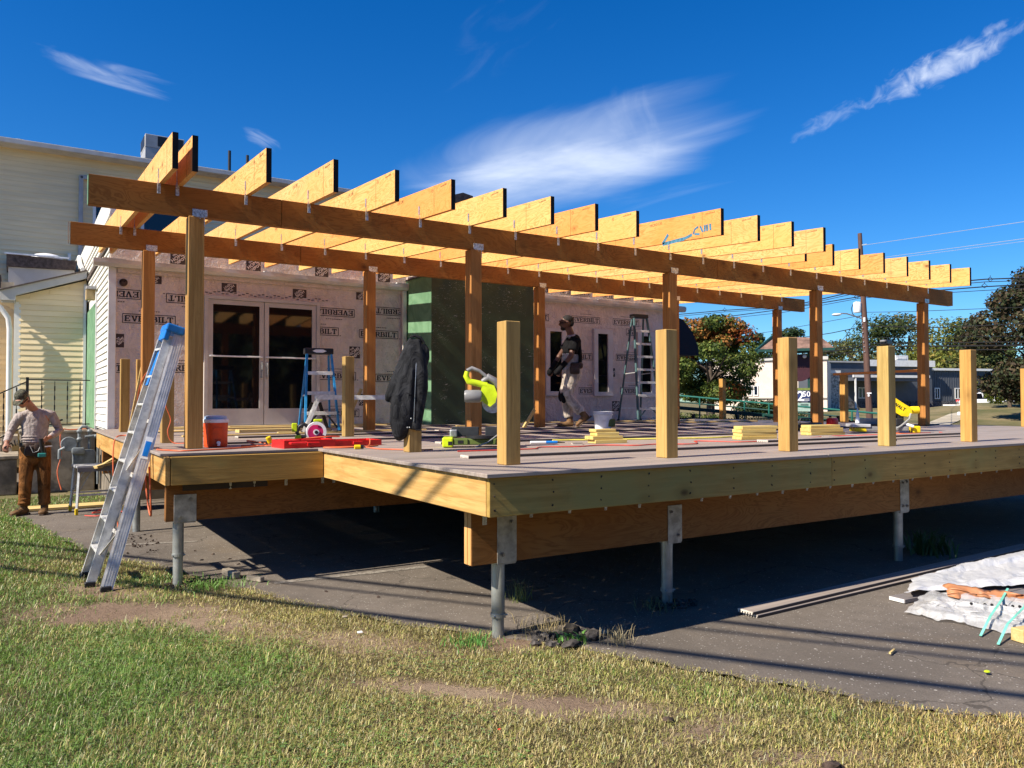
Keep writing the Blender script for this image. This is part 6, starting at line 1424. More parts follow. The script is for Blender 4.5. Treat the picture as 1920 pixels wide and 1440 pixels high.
# ------------------------------------------------------------------ far side of the road
def frame_thing(name, label, cat, A, B, group=None):
    """thing whose local x runs from A to B and local y away from the camera"""
    A = Vector(A); B = Vector(B); a = math.atan2(B.y-A.y, B.x-A.x); T = thing(name, label, cat, A, a, group); return T, (B-A).xy.length
def buildings():
    A = at(1545, 768, 78); B = at(1868, 766, 92); zg = -.45
    A.z = zg; B.z = zg
    T, L = frame_thing('grey_building', 'long dark grey metal sided commercial building with stone base across the road', 'building', A, B)
    H = 4.15
    def loc_x(px, y=0.0):
        """local x where the bearing of an image column meets the facade line"""
        d = dir_px(px); u = (B-A).xy.normalized(); n = Vector((-u.y, u.x)); o = A.xy + n*y
        t = (o.x*n.x + o.y*n.y)/(d.x*n.x + d.y*n.y); P = Vector((d.x*t, d.y*t)); return (P-o).dot(u)
    x_split = loc_x(1748)
    m = MB(); m.box(0, 0, .9, x_split, 9, H+.35); m.build('left_wall', M_GREYBLD, T); m = MB(); m.box(x_split, .6, .9, L, 9.6, H-.25); m.build('right_wall', M_GREYBLD, T)
    m = MB(); m.box(0, -.06, -.2, x_split, 9, .9); m.build('stone_base', M_DKSTONE, T); m = MB(); m.box(x_split, .54, -.2, L, 9.6, .9); m.build('stone_base', M_DKSTONE, T)
    m = MB(); m.box(x_split*.38, -.4, H+.05, x_split, -.01, H+.65); m.build('parapet', M_WHITE, T); m = MB(); m.box(-.1, -.2, H+.36, x_split*.38-.01, .1, H+.50); m.build('roof_edge', M_LTGREY, T)
    m = MB(); m.box(x_split+.01, .35, H-.24, L+.2, .72, H-.02); m.build('roof_edge', M_WHITE, T); m = MB(); m.box(L-.12, .45, -.2, L+.02, .58, H-.3); m.build('downspout', M_WHITE, T)
    for k in range(26): m = MB(); x = x_split+.3+k*(L-x_split-.4)/26; m.box(x, .57, .92, x+.04, .599, H-.27); m.build('wall_batten', M_GREYBLD, T)
    # porch with lower roof
    pa, pb = loc_x(1567), loc_x(1704)
    m = MB(); m.box(pa, -2.4, 2.75, pb, -.02, 3.05); m.build('porch_roof', M_GREYBLD, T); m = MB(); m.box(pa-.1, -2.5, 3.05, pb+.1, -2.38, 3.28); m.build('porch_gutter', M_WHITE, T); m = MB(); m.box(pb-.05, -2.45, -.2, pb+.06, -2.3, 3.0); m.build('porch_downspout', M_WHITE, T)
    m = MB(); m.box(pa+.1, -2.5, .1, pa+.22, -2.38, 3.0); m.build('porch_downspout', M_WHITE, T)
    def win(px0, px1, z0, z1, y=-.065):
        a, b = loc_x(px0, y), loc_x(px1, y); w = MB(); t = .09; w.box(a, y-.05, z0, a+t, y, z1); w.box(b-t, y-.05, z0, b, y, z1); w.box(a+t, y-.05, z0, b-t, y, z0+t); w.box(a+t, y-.05, z1-t, b-t, y, z1); w.box((a+b)/2-.04, y-.05, z0+t, (a+b)/2+.04, y, z1-t); wo = w.build('window', M_WHITE, T)
        g = MB(); g.box(a+t, y-.01, z0+t, b-t, y-.002, z1-t); g.build('glass_pane', M_GLASSB, wo)
    win(1609, 1623, 1.15, 2.2); win(1752, 1762, 1.1, 2.2, .535); win(1790, 1802, 1.1, 2.2, .535)
    a = loc_x(1649); m = MB(); m.box(a, -.12, -.15, a+1.0, -.062, 2.0); d = m.build('door', M_BLACK, T); m = MB(); m.box(a+.1, -.135, 2.15, a+.5, -.10, 2.6); m.build('wall_lantern', M_BLACK, T)
    a = loc_x(1855, .5); m = MB(); m.box(loc_x(1847, .5), .50, 2.1, a+1.2, .56, 2.2); m.build('wall_trim', M_LTGREY, T)
    m = MB(); a = loc_x(1703); m.box(a, 1.5, H+.6, loc_x(1726), 3.4, H+1.25); m.box(a+.1, 1.45, H+.85, a+1.2, 1.49, H+1.0); m.build('rooftop_unit', M_WHITE, T)
    # stone pier at the left corner
    m = MB(); a, b = loc_x(1551, -2.5), loc_x(1566, -2.5); m.box(a, -3.0, -.2, b, -2.3, 3.35); m.build('stone_pier', M_LTSTONE, T); m = MB(); m.box(a-.12, -3.1, 3.36, b+.12, -2.2, 3.62); m.build('pier_cap', M_WHITE, T)
    # cream building
    A2 = at(1330, 770, 68); B2 = at(1551, 768, 67); A2.z = B2.z = -.6
    T2, L2 = frame_thing('cream_building', 'cream stucco building with flat roof behind the maple across the road', 'building', A2, B2)
    m = MB(); m.box(0, 0, -.3, L2, 8, 4.35); m.build('stucco_wall', M_CREAM, T2); m = MB(); m.box(-.1, -.15, 4.36, L2+.1, .25, 4.62); m.build('roof_cap', M_LTGREY2, T2)
    u = (B2-A2).xy.normalized(); n_ = Vector((-u.y, u.x))
    def lx(px): d = dir_px(px); t = (A2.xy.dot(n_))/(d.x*n_.x+d.y*n_.y); return (Vector((d.x*t, d.y*t))-A2.xy).dot(u)
    m = MB(); m.box(0, -.12, 1.28, L2, -.01, 1.36); m.build('belt_course', M_TRIM, T2)
    for p0, p1 in ((1403, 1411), (1413, 1422)):
        a, b = lx(p0), lx(p1); w = MB(); t = .08; z0, z1 = 1.5, 2.35; w.box(a, -.08, z0, a+t, -.005, z1); w.box(b-t, -.08, z0, b, -.005, z1); w.box(a+t, -.08, z0, b-t, -.005, z0+t); w.box(a+t, -.08, z1-t, b-t, -.005, z1); wo = w.build('window', M_WHITE, T2); g = MB(); g.box(a+t, -.02, z0+t, b-t, -.01, z1-t); g.build('glass_pane', M_GLASSB, wo)
    a = lx(1497); m = MB(); m.box(a, -.06, .0, a+.9, -.004, 3.1); m.build('door_recess', M_GREYBLD, T2)
    m = MB(); m.box(lx(1444), 2.2, 4.4, lx(1452), 3.2, 5.0); m.build('rooftop_vent', M_WHITE, T2)
    # low grey wall at the far right, far house roof
    A3 = at(1870, 757, 96); B3 = at(1935, 757, 96); T3, L3 = frame_thing('boundary_wall', 'low grey wall in front of the trees at the right edge', 'wall', A3, B3); m = MB(); m.box(0, 0, -.4, L3, .3, 3.6); m.build('wall_panel', M_LTGREY, T3); m = MB(); m.box(0, -.05, 3.61, L3, .35, 3.8); m.build('wall_coping', M_LTGREY2, T3)
buildings()
def sign():
    P = at(1519, 770, 38); P.z = -1.1
    a = -R(YAW) - math.atan((1519-960)/F_PX)
    T = thing('roofed_sign', 'green roadside sign with small shingle roof and a 2.50 price panel', 'sign', P, a)
    s = 38*.933/F_PX   # metres per image pixel at this distance (along the view)
    def X(px): return (px-1519)*s
    def Zz(py): return CAM_Z + (753.4-py)*s - P.z
    for x in (X(1519), X(1466)): m = MB(); m.box(x-.10, -.08, -.3, x+.10, .08, Zz(655)); m.build('post', M_DKGREEN, T)
    for x in (X(1519)-.0,): m = MB(); m.box(X(1466)-.2, -.1, Zz(662), X(1519)+.2, .1, Zz(654)); m.build('cross_beam', M_DKGREEN, T)
    # gable roof with ridge along x
    m = MB(); V = [(X(1426), -.75, Zz(656)), (X(1562), -.75, Zz(656)), (X(1562), .75, Zz(656)), (X(1426), .75, Zz(656)), (X(1455), 0, Zz(630)), (X(1540), 0, Zz(634))]
    m.add(V, [(0,1,5,4), (2,3,4,5), (0,4,3), (1,2,5), (0,3,2,1)]); m.build('sign_roof', M_SHINGLE2, T)
    m = MB(); m.bar((X(1424), -.8, Zz(658)), (X(1454), -.03, Zz(629)), .12, .12); m.bar((X(1424), .8, Zz(658)), (X(1454), .03, Zz(629)), .12, .12); m.box(X(1426), -.80, Zz(660), X(1562), -.76, Zz(655)); m.build('roof_edge_board', M_DKGREEN, T)
    m = MB(); m.tube([(X(1500), -.12, Zz(690)), (X(1500), -.02, Zz(690))], [.62, .62], 26, up=(0, 0, 1)); m.build('round_sign', M_MAROON, T)
    text_obj('sign_words', 'Tavern', .22, M_SIGNTXT, T, Matrix.Translation((X(1500), -.126, Zz(688))) @ FACE_MY, .001)
    m = MB(); m.ell((X(1510), -.25, Zz(669)), (.09, .09, .09), 12, 8); m.build('sign_lamp', M_WHITEP, T)
    m = MB(); m.bar((X(1498), -.02, Zz(712)), (X(1512), -.02, Zz(700)), .03, .03); m.build('scroll_bracket', M_IRON, T)
    m = MB(); m.box(X(1496), -.14, Zz(753), X(1520), -.085, Zz(733)); pp = m.build('price_panel', M_NAVYP, T)
    m = MB(); m.box(X(1496), -.14, Zz(732.7), X(1520), -.085, Zz(728)); m.build('yellow_header', M_HEADER, T)
    text_obj('price_words', '2', .62, M_WHITEP, T, Matrix.Translation((X(1502.5), -.145, Zz(744))) @ FACE_MY, .012); text_obj('price_words', '50', .34, M_WHITEP, T, Matrix.Translation((X(1512.5), -.145, Zz(740))) @ FACE_MY, .006)
    m = MB(); m.box(X(1508), -.143, Zz(749.6), X(1517.5), -.141, Zz(748)); m.box(X(1508), -.143, Zz(752), X(1517.5), -.141, Zz(750.6)); m.build('small_print', M_LTGREY, T)
    m = MB(); m.box(X(1497), -.14, Zz(772), X(1521), -.085, Zz(756)); m.build('lower_board', M_LOWB, T)
    for k in range(3): m = MB(); m.box(X(1502), -.143, Zz(759.5+2.6*k), X(1516), -.141, Zz(758+2.6*k)); m.build('board_line', M_DKGREEN, T)
M_MAROON = plain('maroon_sign', (.045, .010, .016), .5); M_SIGNTXT = plain('dull_red_lettering', (.20, .06, .05), .6, bump=0); M_NAVYP = plain('navy_price_panel', (.03, .045, .13), .4); M_HEADER = plain('olive_header', (.16, .20, .04), .5); M_LOWB = plain('pale_green_board', (.30, .42, .36), .5)
sign()
def street():
    # utility pole with street lamp and transformer
    P = at(1622, 775, 45); P.z = float(ground_z(P.x, P.y))
    a = -R(YAW) - math.atan((1622-960)/F_PX); s = 45*.91/F_PX
    T = thing('utility_pole', 'leaning brown utility pole with transformer and street lamp across the road', 'utility pole', P, a)
    def X(px): return (px-1622)*s
    def Zz(py): return CAM_Z + (753.4-py)*s - P.z
    m = MB(); m.tube([(X(1630), 0, 0), (X(1624), 0, Zz(640)), (X(1616), 0, Zz(436))], [.17, .15, .105], 12); m.build('pole', M_POLE, T, smooth=True)
    m = MB(); m.lathe([(0, 0), (.19, 0), (.20, .03), (.20, .50), (.17, .55), (0, .57)], (X(1610.5), -.1, Zz(586)), 18); tr = m.build('transformer', M_WHITEP, T, smooth=True); m = MB(); m.cyl((X(1609), -.1, Zz(568)), (X(1609), -.1, Zz(564)), .03, 8); m.build('bushing', M_GALV, tr)
    m = MB(); m.tube([(X(1603), -.1, Zz(570)), (X(1600), -.1, Zz(578)), (X(1602), -.1, Zz(588)), (X(1610), -.1, Zz(596)), (X(1617), -.1, Zz(592))], .022, 6); m.build('drop_wire', M_CABLE, T, smooth=True)
    m = MB(); m.tube([(X(1621), 0, Zz(599)), (X(1608), -.3, Zz(594)), (X(1592), -.6, Zz(589)), (X(1582), -.7, Zz(588.5))], .035, 8); m.build('lamp_arm', M_GALV, T, smooth=True)
    m = MB(); m.ell((X(1575), -.75, Zz(590.5)), (.24, .14, .07), 14, 8); m.build('lamp_head', M_WHITE, T, smooth=True)
    m = MB(); m.cbox((X(1622), -.12, Zz(600)), (.10, .10, .22)); m.cbox((X(1629), -.16, Zz(738)), (.22, .03, .06)); m.cbox((X(1628), -.16, Zz(742)), (.08, .03, .12)); m.build('pole_tags', M_WHITEP, T)
    m = MB(); 
    for k in range(7): m.cyl((X(1618+k*.6), -.15, Zz(606+k*9)), (X(1618+k*.6), -.2, Zz(606+k*9)), .03, 6)
    m.build('climbing_studs', M_GALV, T)
    m = MB(); m.bar((X(1617), -.05, Zz(459)), (X(1628), -.05, Zz(458)), .06, .06); m.build('insulator_arm', M_GALV, T)
    # wires along the street
    def wire(label, pts, r=.018, mat=None, sag=.0, grp='overhead wires across the road'):
        P3 = []
        for i in range(len(pts)-1):
            a_, b_ = at(*pts[i]), at(*pts[i+1])
            for k in range(8): t = k/8; q = a_.lerp(b_, t); q.z -= sag*4*t*(1-t); P3.append(q)
        P3.append(at(*pts[-1])); m = MB(); m.tube(P3, r, 5, cap=False); tag(m.build('overhead_wire', mat or M_CABLE, smooth=True), label, 'wire', grp)
    wire('upper thick wire passing behind the pergola to the left', [(1200, 596, 60), (1360, 582, 55), (1480, 575, 51), (1617, 544, 46), (1850, 524, 42), (2000, 519, 40)], .030)
    wire('second wire just under the thick upper wire', [(1200, 600, 60), (1360, 585, 55), (1480, 578, 51), (1617, 548, 46), (1850, 529, 42), (2000, 524, 40)], .018)
    wire('third wire with a spacer, left of the pole', [(1200, 608, 60), (1348, 596, 55), (1470, 580, 51), (1617, 556, 46), (1850, 538, 42), (2000, 530, 40)], .028)
    wire('fourth wire, lowest of the upper bundle', [(1200, 611, 60), (1348, 599, 55), (1470, 586, 51), (1617, 559, 46), (1850, 545, 42), (2000, 537, 40)], .016)
    for px, py, d in ((1360, 581, 54.8), (1347, 596, 54.8), (1860, 524, 42), (1849, 536, 42), (1608, 557, 46)):
        q = at(px, py, d); C = thing('wire_spacer', {1360: 'upper diamond shaped spacer on the wires left of the roofed sign', 1347: 'lower diamond shaped spacer on the wires above the maple', 1860: 'upper diamond shaped spacer on the wires right of the rafters', 1849: 'lower diamond shaped spacer on the wires at the far right', 1608: 'small black spacer on the wires beside the utility pole'}[px], 'spacer', q); m = MB(); r_ = .11
        m.tube([(-r_, r_*.6, 0), (0, 0, r_), (r_, -r_*.6, 0), (0, 0, -r_), (-r_, r_*.6, 0)], .016, 5); m.build('spacer_frame', M_CABLE, C); m = MB(); m.cyl((0, 0, r_), (0, 0, r_+.08), .012, 5); m.build('spacer_pin', M_CABLE, C)
    wire('single pale high wire running up to the right from the pole', [(1625, 459, 45), (1920, 416, 38), (2050, 398, 36)], .010, M_LTGREY)
    wire('pale wire below the highest one, right of the rafters', [(1640, 485, 45), (1920, 448, 38), (2050, 430, 36)], .010, M_LTGREY)
    wire('pale wire close under the second high one', [(1640, 489, 45), (1920, 453, 38), (2050, 436, 36)], .008, M_LTGREY)
    wire('thin wire from the tree to the pole at lamp height', [(1380, 632, 56), (1460, 620, 52), (1560, 602, 48), (1617, 592, 45)], .014)
    wire('thin wire running right from the transformer', [(1622, 586, 45), (1700, 585, 44), (1860, 579, 42), (2000, 574, 40)], .014)
    wire('black wire crossing in front of the distant tree line', [(1200, 668, 60), (1380, 655, 56), (1460, 640, 52), (1560, 625, 48), (1623, 612, 45), (1760, 615, 43), (1920, 608, 41), (2000, 606, 40)], .022)
    wire('second black wire before the tree line', [(1200, 690, 60), (1380, 672, 56), (1470, 663, 52), (1560, 655, 48), (1625, 645, 45), (1760, 644, 43), (2000, 641, 40)], .022)
    wire('thick low cable before the tree line', [(1200, 696, 60), (1380, 677, 56), (1480, 668, 52), (1570, 658, 48), (1626, 650, 45), (1760, 650, 43), (2000, 648, 40)], .034)
    wire('lowest cable before the tree line', [(1200, 703, 60), (1380, 683, 56), (1480, 674, 52), (1570, 664, 48), (1626, 658, 45), (1760, 657, 43), (2000, 656, 40)], .024)
    wire('thin cable between the two black wires right of the pole', [(1624, 634, 45), (1760, 633, 43), (2000, 630, 40)], .014)
    wire('guy wire slanting down from the lamp arm to the left', [(1610, 600, 45), (1560, 665, 46)], .012)
    wire('service drop slanting down right of the pole', [(1662, 590, 44.5), (1690, 605, 60), (1740, 640, 80)], .014)
    # mailbox
    Pm = at(1803, 772, 50); Pm.z = float(ground_z(Pm.x, Pm.y)); a = -R(YAW) - math.atan((1803-960)/F_PX); Cc = thing('mailbox', 'white mailbox on a white post beside the far driveway', 'mailbox', Pm, a); m = MB(); m.box(-.06, -.06, 0, .06, .06, 1.15); m.build('post', M_WHITE, Cc); m = MB(); m.bbox((-.12, -.1, .70), (.20, .42, .22), .05); m.build('letter_box', M_WHITE, Cc); m = MB(); m.bbox((.14, -.1, .70), (.18, .42, .20), .05); m.build('paper_box', M_WHITE, Cc)
street()
def rail_ramp():
    # long ramp guard rail, green top pipe and black picket fence, beyond the deck
    T = thing('ramp_railing', 'green handrail of a ramp sloping down behind the deck', 'railing', (16, 15, -1.17))
    def g(px, py, d): return at(px, py, d)
    a, b = g(1262, 741, 24), g(1700, 781, 20)
    m = MB(); m.tube([a, g(1480, 761, 22), b], .024, 8); m.build('top_rail', M_RAILGREEN, T, world=True, smooth=True)
    m = MB(); m.tube([g(1262, 753, 24), g(1480, 773, 22), g(1700, 793, 20)], .02, 8); m.build('middle_rail', M_DKGREEN, T, world=True, smooth=True)
    m = MB(); m.bar(g(1262, 764, 24), g(1700, 803, 20), .05, .10); m.build('ramp_curb', M_DKGREEN, T, world=True)
    for k in range(9):
        t = (k+.3)/9; px = 1262+t*438; top = a.lerp(b, t); m = MB(); m.cyl((top.x, top.y, -1.17), (top.x, top.y, top.z), .022, 8); m.build('rail_post', M_RAILGREEN, T, world=True)
    F = thing('picket_fence', 'low black metal picket fence behind the deck', 'fence', (15, 15.5, -1.17))
    c, d = at(1262, 773, 21), at(1640, 786, 18.5); c0, d0 = Vector((c.x, c.y, 0)), Vector((d.x, d.y, 0)); zt, zb = -.02, -.62
    m = MB(); m.bar(c0+Vector((0,0,zt)), d0+Vector((0,0,zt)), .04, .04); m.build('top_rail', M_IRON, F, world=True); m = MB(); m.bar(c0+Vector((0,0,zb)), d0+Vector((0,0,zb)), .04, .04); m.build('bottom_rail', M_IRON, F, world=True)
    n = 66; pk = None; dirv = (d0-c0)/n
    for k in range(n+1):
        p = c0 + dirv*k; big = k % 16 == 8
        if pk is None: m = MB(); m.box(-.011, -.011, -.36, .011, .011, .36); pk = m.build('picket', M_IRON, F); pk.location = Vector((p.x, p.y, -.34)) - F.location
        else: o = share(pk, 'picket', Vector((p.x, p.y, -.34)) - F.location, F); o.scale = (3, 3, 1.25) if big else (1, 1, 1)
rail_ramp()
def car(name, label, P, rz, paint, L, Hh, suv):
    T = thing(name, label, 'car', P, rz); W = 1.8
    h1 = Hh*.56; gz = .22
    body = [(-L/2, gz+.25), (-L/2+.08, h1-.06), (-L/2+(.15 if suv else .55), h1), (L/2-1.15, h1), (L/2-.25, h1-.14), (L/2, h1-.34), (L/2, gz+.15), (L/2-.2, gz), (-L/2+.2, gz)]
    m = MB(); m.prism(body, -W/2, W/2, 'y'); b = m.build('car_body', paint, T)
    bm = bmesh.new(); bm.from_mesh(b.data); bmesh.ops.bevel(bm, geom=bm.edges[:], offset=.07, segments=3, affect='EDGES'); bm.to_mesh(b.data); bm.free()
    x0 = -L/2+(.12 if suv else .75); x1 = L/2-(1.25 if suv else 1.35)
    cab = [(x0, h1-.02), (x0+.28, Hh-.07), (x0+.55, Hh), (x1-.95, Hh), (x1-.6, Hh-.06), (x1, h1-.02)]
    m = MB(); m.prism(cab, -W/2+.12, W/2-.12, 'y'); cb = m.build('cabin', paint, T)
    bm = bmesh.new(); bm.from_mesh(cb.data); bmesh.ops.bevel(bm, geom=bm.edges[:], offset=.05, segments=2, affect='EDGES'); bm.to_mesh(cb.data); bm.free()
    for s in (-1, 1):
        y = s*(W/2-.115)
        for a, c in ((x0+.35, (x0+x1)/2-.15), ((x0+x1)/2-.07, x1-.62)):
            m = MB(); m.prism([(a, h1+.03), (a+.05, Hh-.11), (c-.03, Hh-.11), (c+.10, h1+.03)], y-.008, y+.008, 'y'); m.build('side_window', M_GLASS, T)
        for x in (-L/2+.85, L/2-.9):
            m = MB(); m.cyl((x, s*(W/2-.20), .33), (x, s*(W/2+.01), .33), .33, 20); w = m.build('wheel', M_TYRE, T, smooth=True); m = MB(); m.cyl((x, s*(W/2+.011), .33), (x, s*(W/2+.02), .33), .20, 14); m.build('rim', M_GALV, w)
        m = MB(); m.cbox((L/2-.06, s*(W/2-.35), h1-.28), (.10, .35, .12), .02); m.build('headlight', M_WHITEP, T); m = MB(); m.cbox((-L/2+.05, s*(W/2-.2), h1-.12), (.10, .25, .18), .02); m.build('tail_light', M_REDP, T)
    m = MB(); m.add([(x1-.60, -W/2+.2, Hh-.10), (x1-.60, W/2-.2, Hh-.10), (x1-.04, W/2-.16, h1+.03), (x1-.04, -W/2+.16, h1+.03)], [(0,1,2,3)]); 
    m.build('windscreen', M_GLASS, T).location.x += .03
    m = MB(); m.box(x0-.0, -W/2+.25, h1+.06, x0+.06, W/2-.25, Hh-.16); m.build('rear_window', M_GLASS, T)
def cars():
    a0 = -R(YAW) - math.atan((1740-960)/F_PX)
    P = at(1741, 766, 98); P.z = float(ground_z(P.x, P.y))+.01; P.z = CAM_Z-(766.5-753.4)*98*.88/F_PX; car('parked_car', 'silver white suv parked before the grey building, behind the yellow saw', P, a0+R(140), M_CARWHITE, 4.5, 1.70, True)
    P = at(1849, 768, 84); P.z = CAM_Z-(766-753.4)*84*.84/F_PX; car('parked_car', 'white sedan parked behind the grass mound right of the mailbox', P, a0+R(5), M_CARWHITE, 4.7, 1.42, False)
    P = at(1910, 760, 92); P.z = CAM_Z-(760.5-753.4)*92*.82/F_PX; car('parked_car', 'turquoise car half hidden at the right edge beyond the mound', P, a0+R(175), M_CARTEAL, 4.3, 1.45, False)
    # driveway and parking bumpers on the far side
    V = [];
    for px, py in ((1722, 795), (1768, 797), (1795, 783), (1845, 770), (1815, 766), (1770, 772), (1740, 783)):
        pass
    for k, px in enumerate((1776, 1790, 1806)):
        q = at(px, 762, 74); q.z = CAM_Z-(762.3-753.4)*74*.86/F_PX; o = thing('parking_bumper', ('left', 'middle', 'right')[k] + ' of three white kerb stops in front of the grey building', 'kerb stop', q, a0, 'kerb stops by the grey building'); m = MB(); m.bbox((0, 0, .06), (.65, .15, .12), .03); m.build('concrete_bar', M_WHITE, o)
cars()
def verge():
    # concrete driveway and pale kerb in front of the grass mound
    def strip(name, pts, mat, w_near, w_far, lift):
        m = MB(); V = []; n = len(pts)
        for (a, d, a2, d2) in pts:
            p = dir_px(a)*d; q = dir_px(a2)*d2; V.append((p.x, p.y, float(ground_z(p.x, p.y))+lift)); V.append((q.x, q.y, float(ground_z(q.x, q.y))+lift))
        me = bpy.data.meshes.new(name); me.from_pydata(V, [], [(2*i, 2*i+1, 2*i+3, 2*i+2) for i in range(n-1)]); me.materials.append(mat); return kind(link(bpy.data.objects.new(name, me)), 'structure')
    strip('driveway', [(1700, 45, 1766, 46.5), (1712, 47.5, 1772, 49), (1724, 50, 1782, 51.5), (1738, 53, 1796, 54.5), (1756, 57, 1812, 58.5), (1780, 62, 1830, 64)], M_DRIVE, 0, 0, .05)
    V = []
    m = MB(); pts = [dir_px(px)*45.6 for px in range(1764, 1960, 16)]; m.tube([(p.x, p.y, float(ground_z(p.x, p.y))+.04) for p in pts], .10, 6); kind(m.build('kerb', M_KERB), 'structure')
M_DRIVE = plain('pale_driveway', (.42, .37, .28), .9, 0, .15, .6); M_KERB = plain('yellowed_kerb', (.62, .52, .34), .85)
verge()

# ------------------------------------------------------------------ trees
def crown_mesh(name, clumps, nleaf, size, cols, parent, flat=.0):
    """leaves spread through ellipsoid clumps; cols: list of (weight, colour, top_only)"""
    ws = np.array([c[3]*c[4]*c[5] for c in clumps])**.75; ws /= ws.sum(); N = nleaf; idx = rng.choice(len(clumps), N, p=ws); C = np.array([c[:6] for c in clumps])[idx]
    d = rng.normal(size=(N, 3)); d /= np.linalg.norm(d, axis=1)[:,None]; rr = rng.uniform(.35, 1, N)**.5 * rng.uniform(.85, 1.12, N)
    P = C[:, :3] + d*rr[:,None]*C[:, 3:6]
    nrm = d*.7 + rng.normal(size=(N, 3))*.6 + np.array([0, 0, .5]); nrm /= np.linalg.norm(nrm, axis=1)[:,None]
    t = np.cross(nrm, rng.normal(size=(N, 3))); t /= np.linalg.norm(t, axis=1)[:,None]; b = np.cross(nrm, t); s = size*rng.uniform(.55, 1.35, N)[:,None]
    V = np.stack([P - t*s*.5, P + b*s*.34 - t*s*.05, P + t*s*.6, P - b*s*.34 - t*s*.05], 1); V[:,1] += nrm*s*.12; V[:,3] += nrm*s*.12
    me = bpy.data.meshes.new(name); me.vertices.add(N*4); me.vertices.foreach_set('co', V.ravel().astype(np.float32)); me.loops.add(N*4); me.loops.foreach_set('vertex_index', np.arange(N*4, dtype=np.int32))
    me.polygons.add(N); me.polygons.foreach_set('loop_start', np.arange(0, N*4, 4, dtype=np.int32)); me.polygons.foreach_set('loop_total', np.full(N, 4, dtype=np.int32)); me.update(calc_edges=True)
    col_ = np.zeros((N, 3)); cid = rng.choice(len(cols), N, p=np.array([c[0] for c in cols])/sum(c[0] for c in cols)); pal = np.array([c[1] for c in cols]); col_ = pal[cid]
    clv = rng.uniform(.75, 1.25, len(clumps))[idx]; col_ = col_*clv[:,None]*rng.uniform(.75, 1.25, (N, 1))
    for c in clumps:
        pass
    cc = np.array([c[6] if len(c) > 6 and c[6] is not None else (-1, -1, -1) for c in clumps], float)[idx]; mk = (cc[:,0] >= 0) & (rng.random(N) < .75); col_[mk] = cc[mk]*rng.uniform(.7, 1.3, (mk.sum(), 1))
    ca = me.color_attributes.new('tint', 'FLOAT_COLOR', 'POINT'); q = np.ones((N, 4, 4)); q[:,:,:3] = col_[:,None,:]; ca.data.foreach_set('color', q.ravel()); me.materials.append(M_LEAF)
    return link(bpy.data.objects.new('crown' if parent is not None else name, me), parent)
def tree(name, label, px, dist, w, top_py, base_py, cols, leaves, leaf, shape='round', seed=0, group=None, special=None, lowest=.12, flatx=1.0):
    r = random.Random(seed); B = dir_px(px)*dist; gz = float(ground_z(B.x, B.y)); top = at(px, top_py, dist).z; bot = at(px, base_py, dist).z; H = top-gz
    T = thing(name, label, 'tree', (B.x, B.y, gz), 0, group)
    m = MB(); m.tube([(0,0,-.2), (.02*H*.1,0,H*.25), (0,.01,H*.5), (.0,0,H*.78)], [w*.045, w*.036, w*.026, w*.010], 10)
    nl = 7
    for k in range(nl):
        a = k*2*math.pi/nl + r.uniform(-.3, .3); z0 = H*r.uniform(.22, .5); L = w*.36*r.uniform(.7, 1.1); m.tube([(0,0,z0), (math.cos(a)*L*.5, math.sin(a)*L*.5, z0+H*.10), (math.cos(a)*L, math.sin(a)*L, z0+H*.22)], [w*.018, w*.012, w*.005], 6)
    m.build('trunk', M_BARK, T, smooth=True)
    cl = []; zb = max(bot-gz, H*lowest)
    n = 46 if shape == 'round' else 40
    for k in range(n):
        f = r.random(); a = r.uniform(0, 2*math.pi)
        if shape == 'round': prof = math.sin(math.pi*min(1, (f*.86+.12)))**.62
        elif shape == 'cone': prof = (1-f)**.8*.98+.05
        else: prof = (1-f*.75)*.9
        rad = w/2*prof*r.uniform(.35, .92); z = zb + (H-zb)*(f*.92+.02); s_ = w*r.uniform(.085, .16)*(1 if shape != 'cone' else (.55+.7*(1-f)))
        c = None
        if special: c = special(f, math.cos(a)*rad/(w/2), r)
        cl.append((math.cos(a)*rad, math.sin(a)*rad, min(z, H-s_*.6), s_*1.25*flatx, s_*1.25, s_*(.75 if shape != 'cone' else .45), c))
    crown_mesh('crown', cl, leaves, leaf, cols, T)
    return T
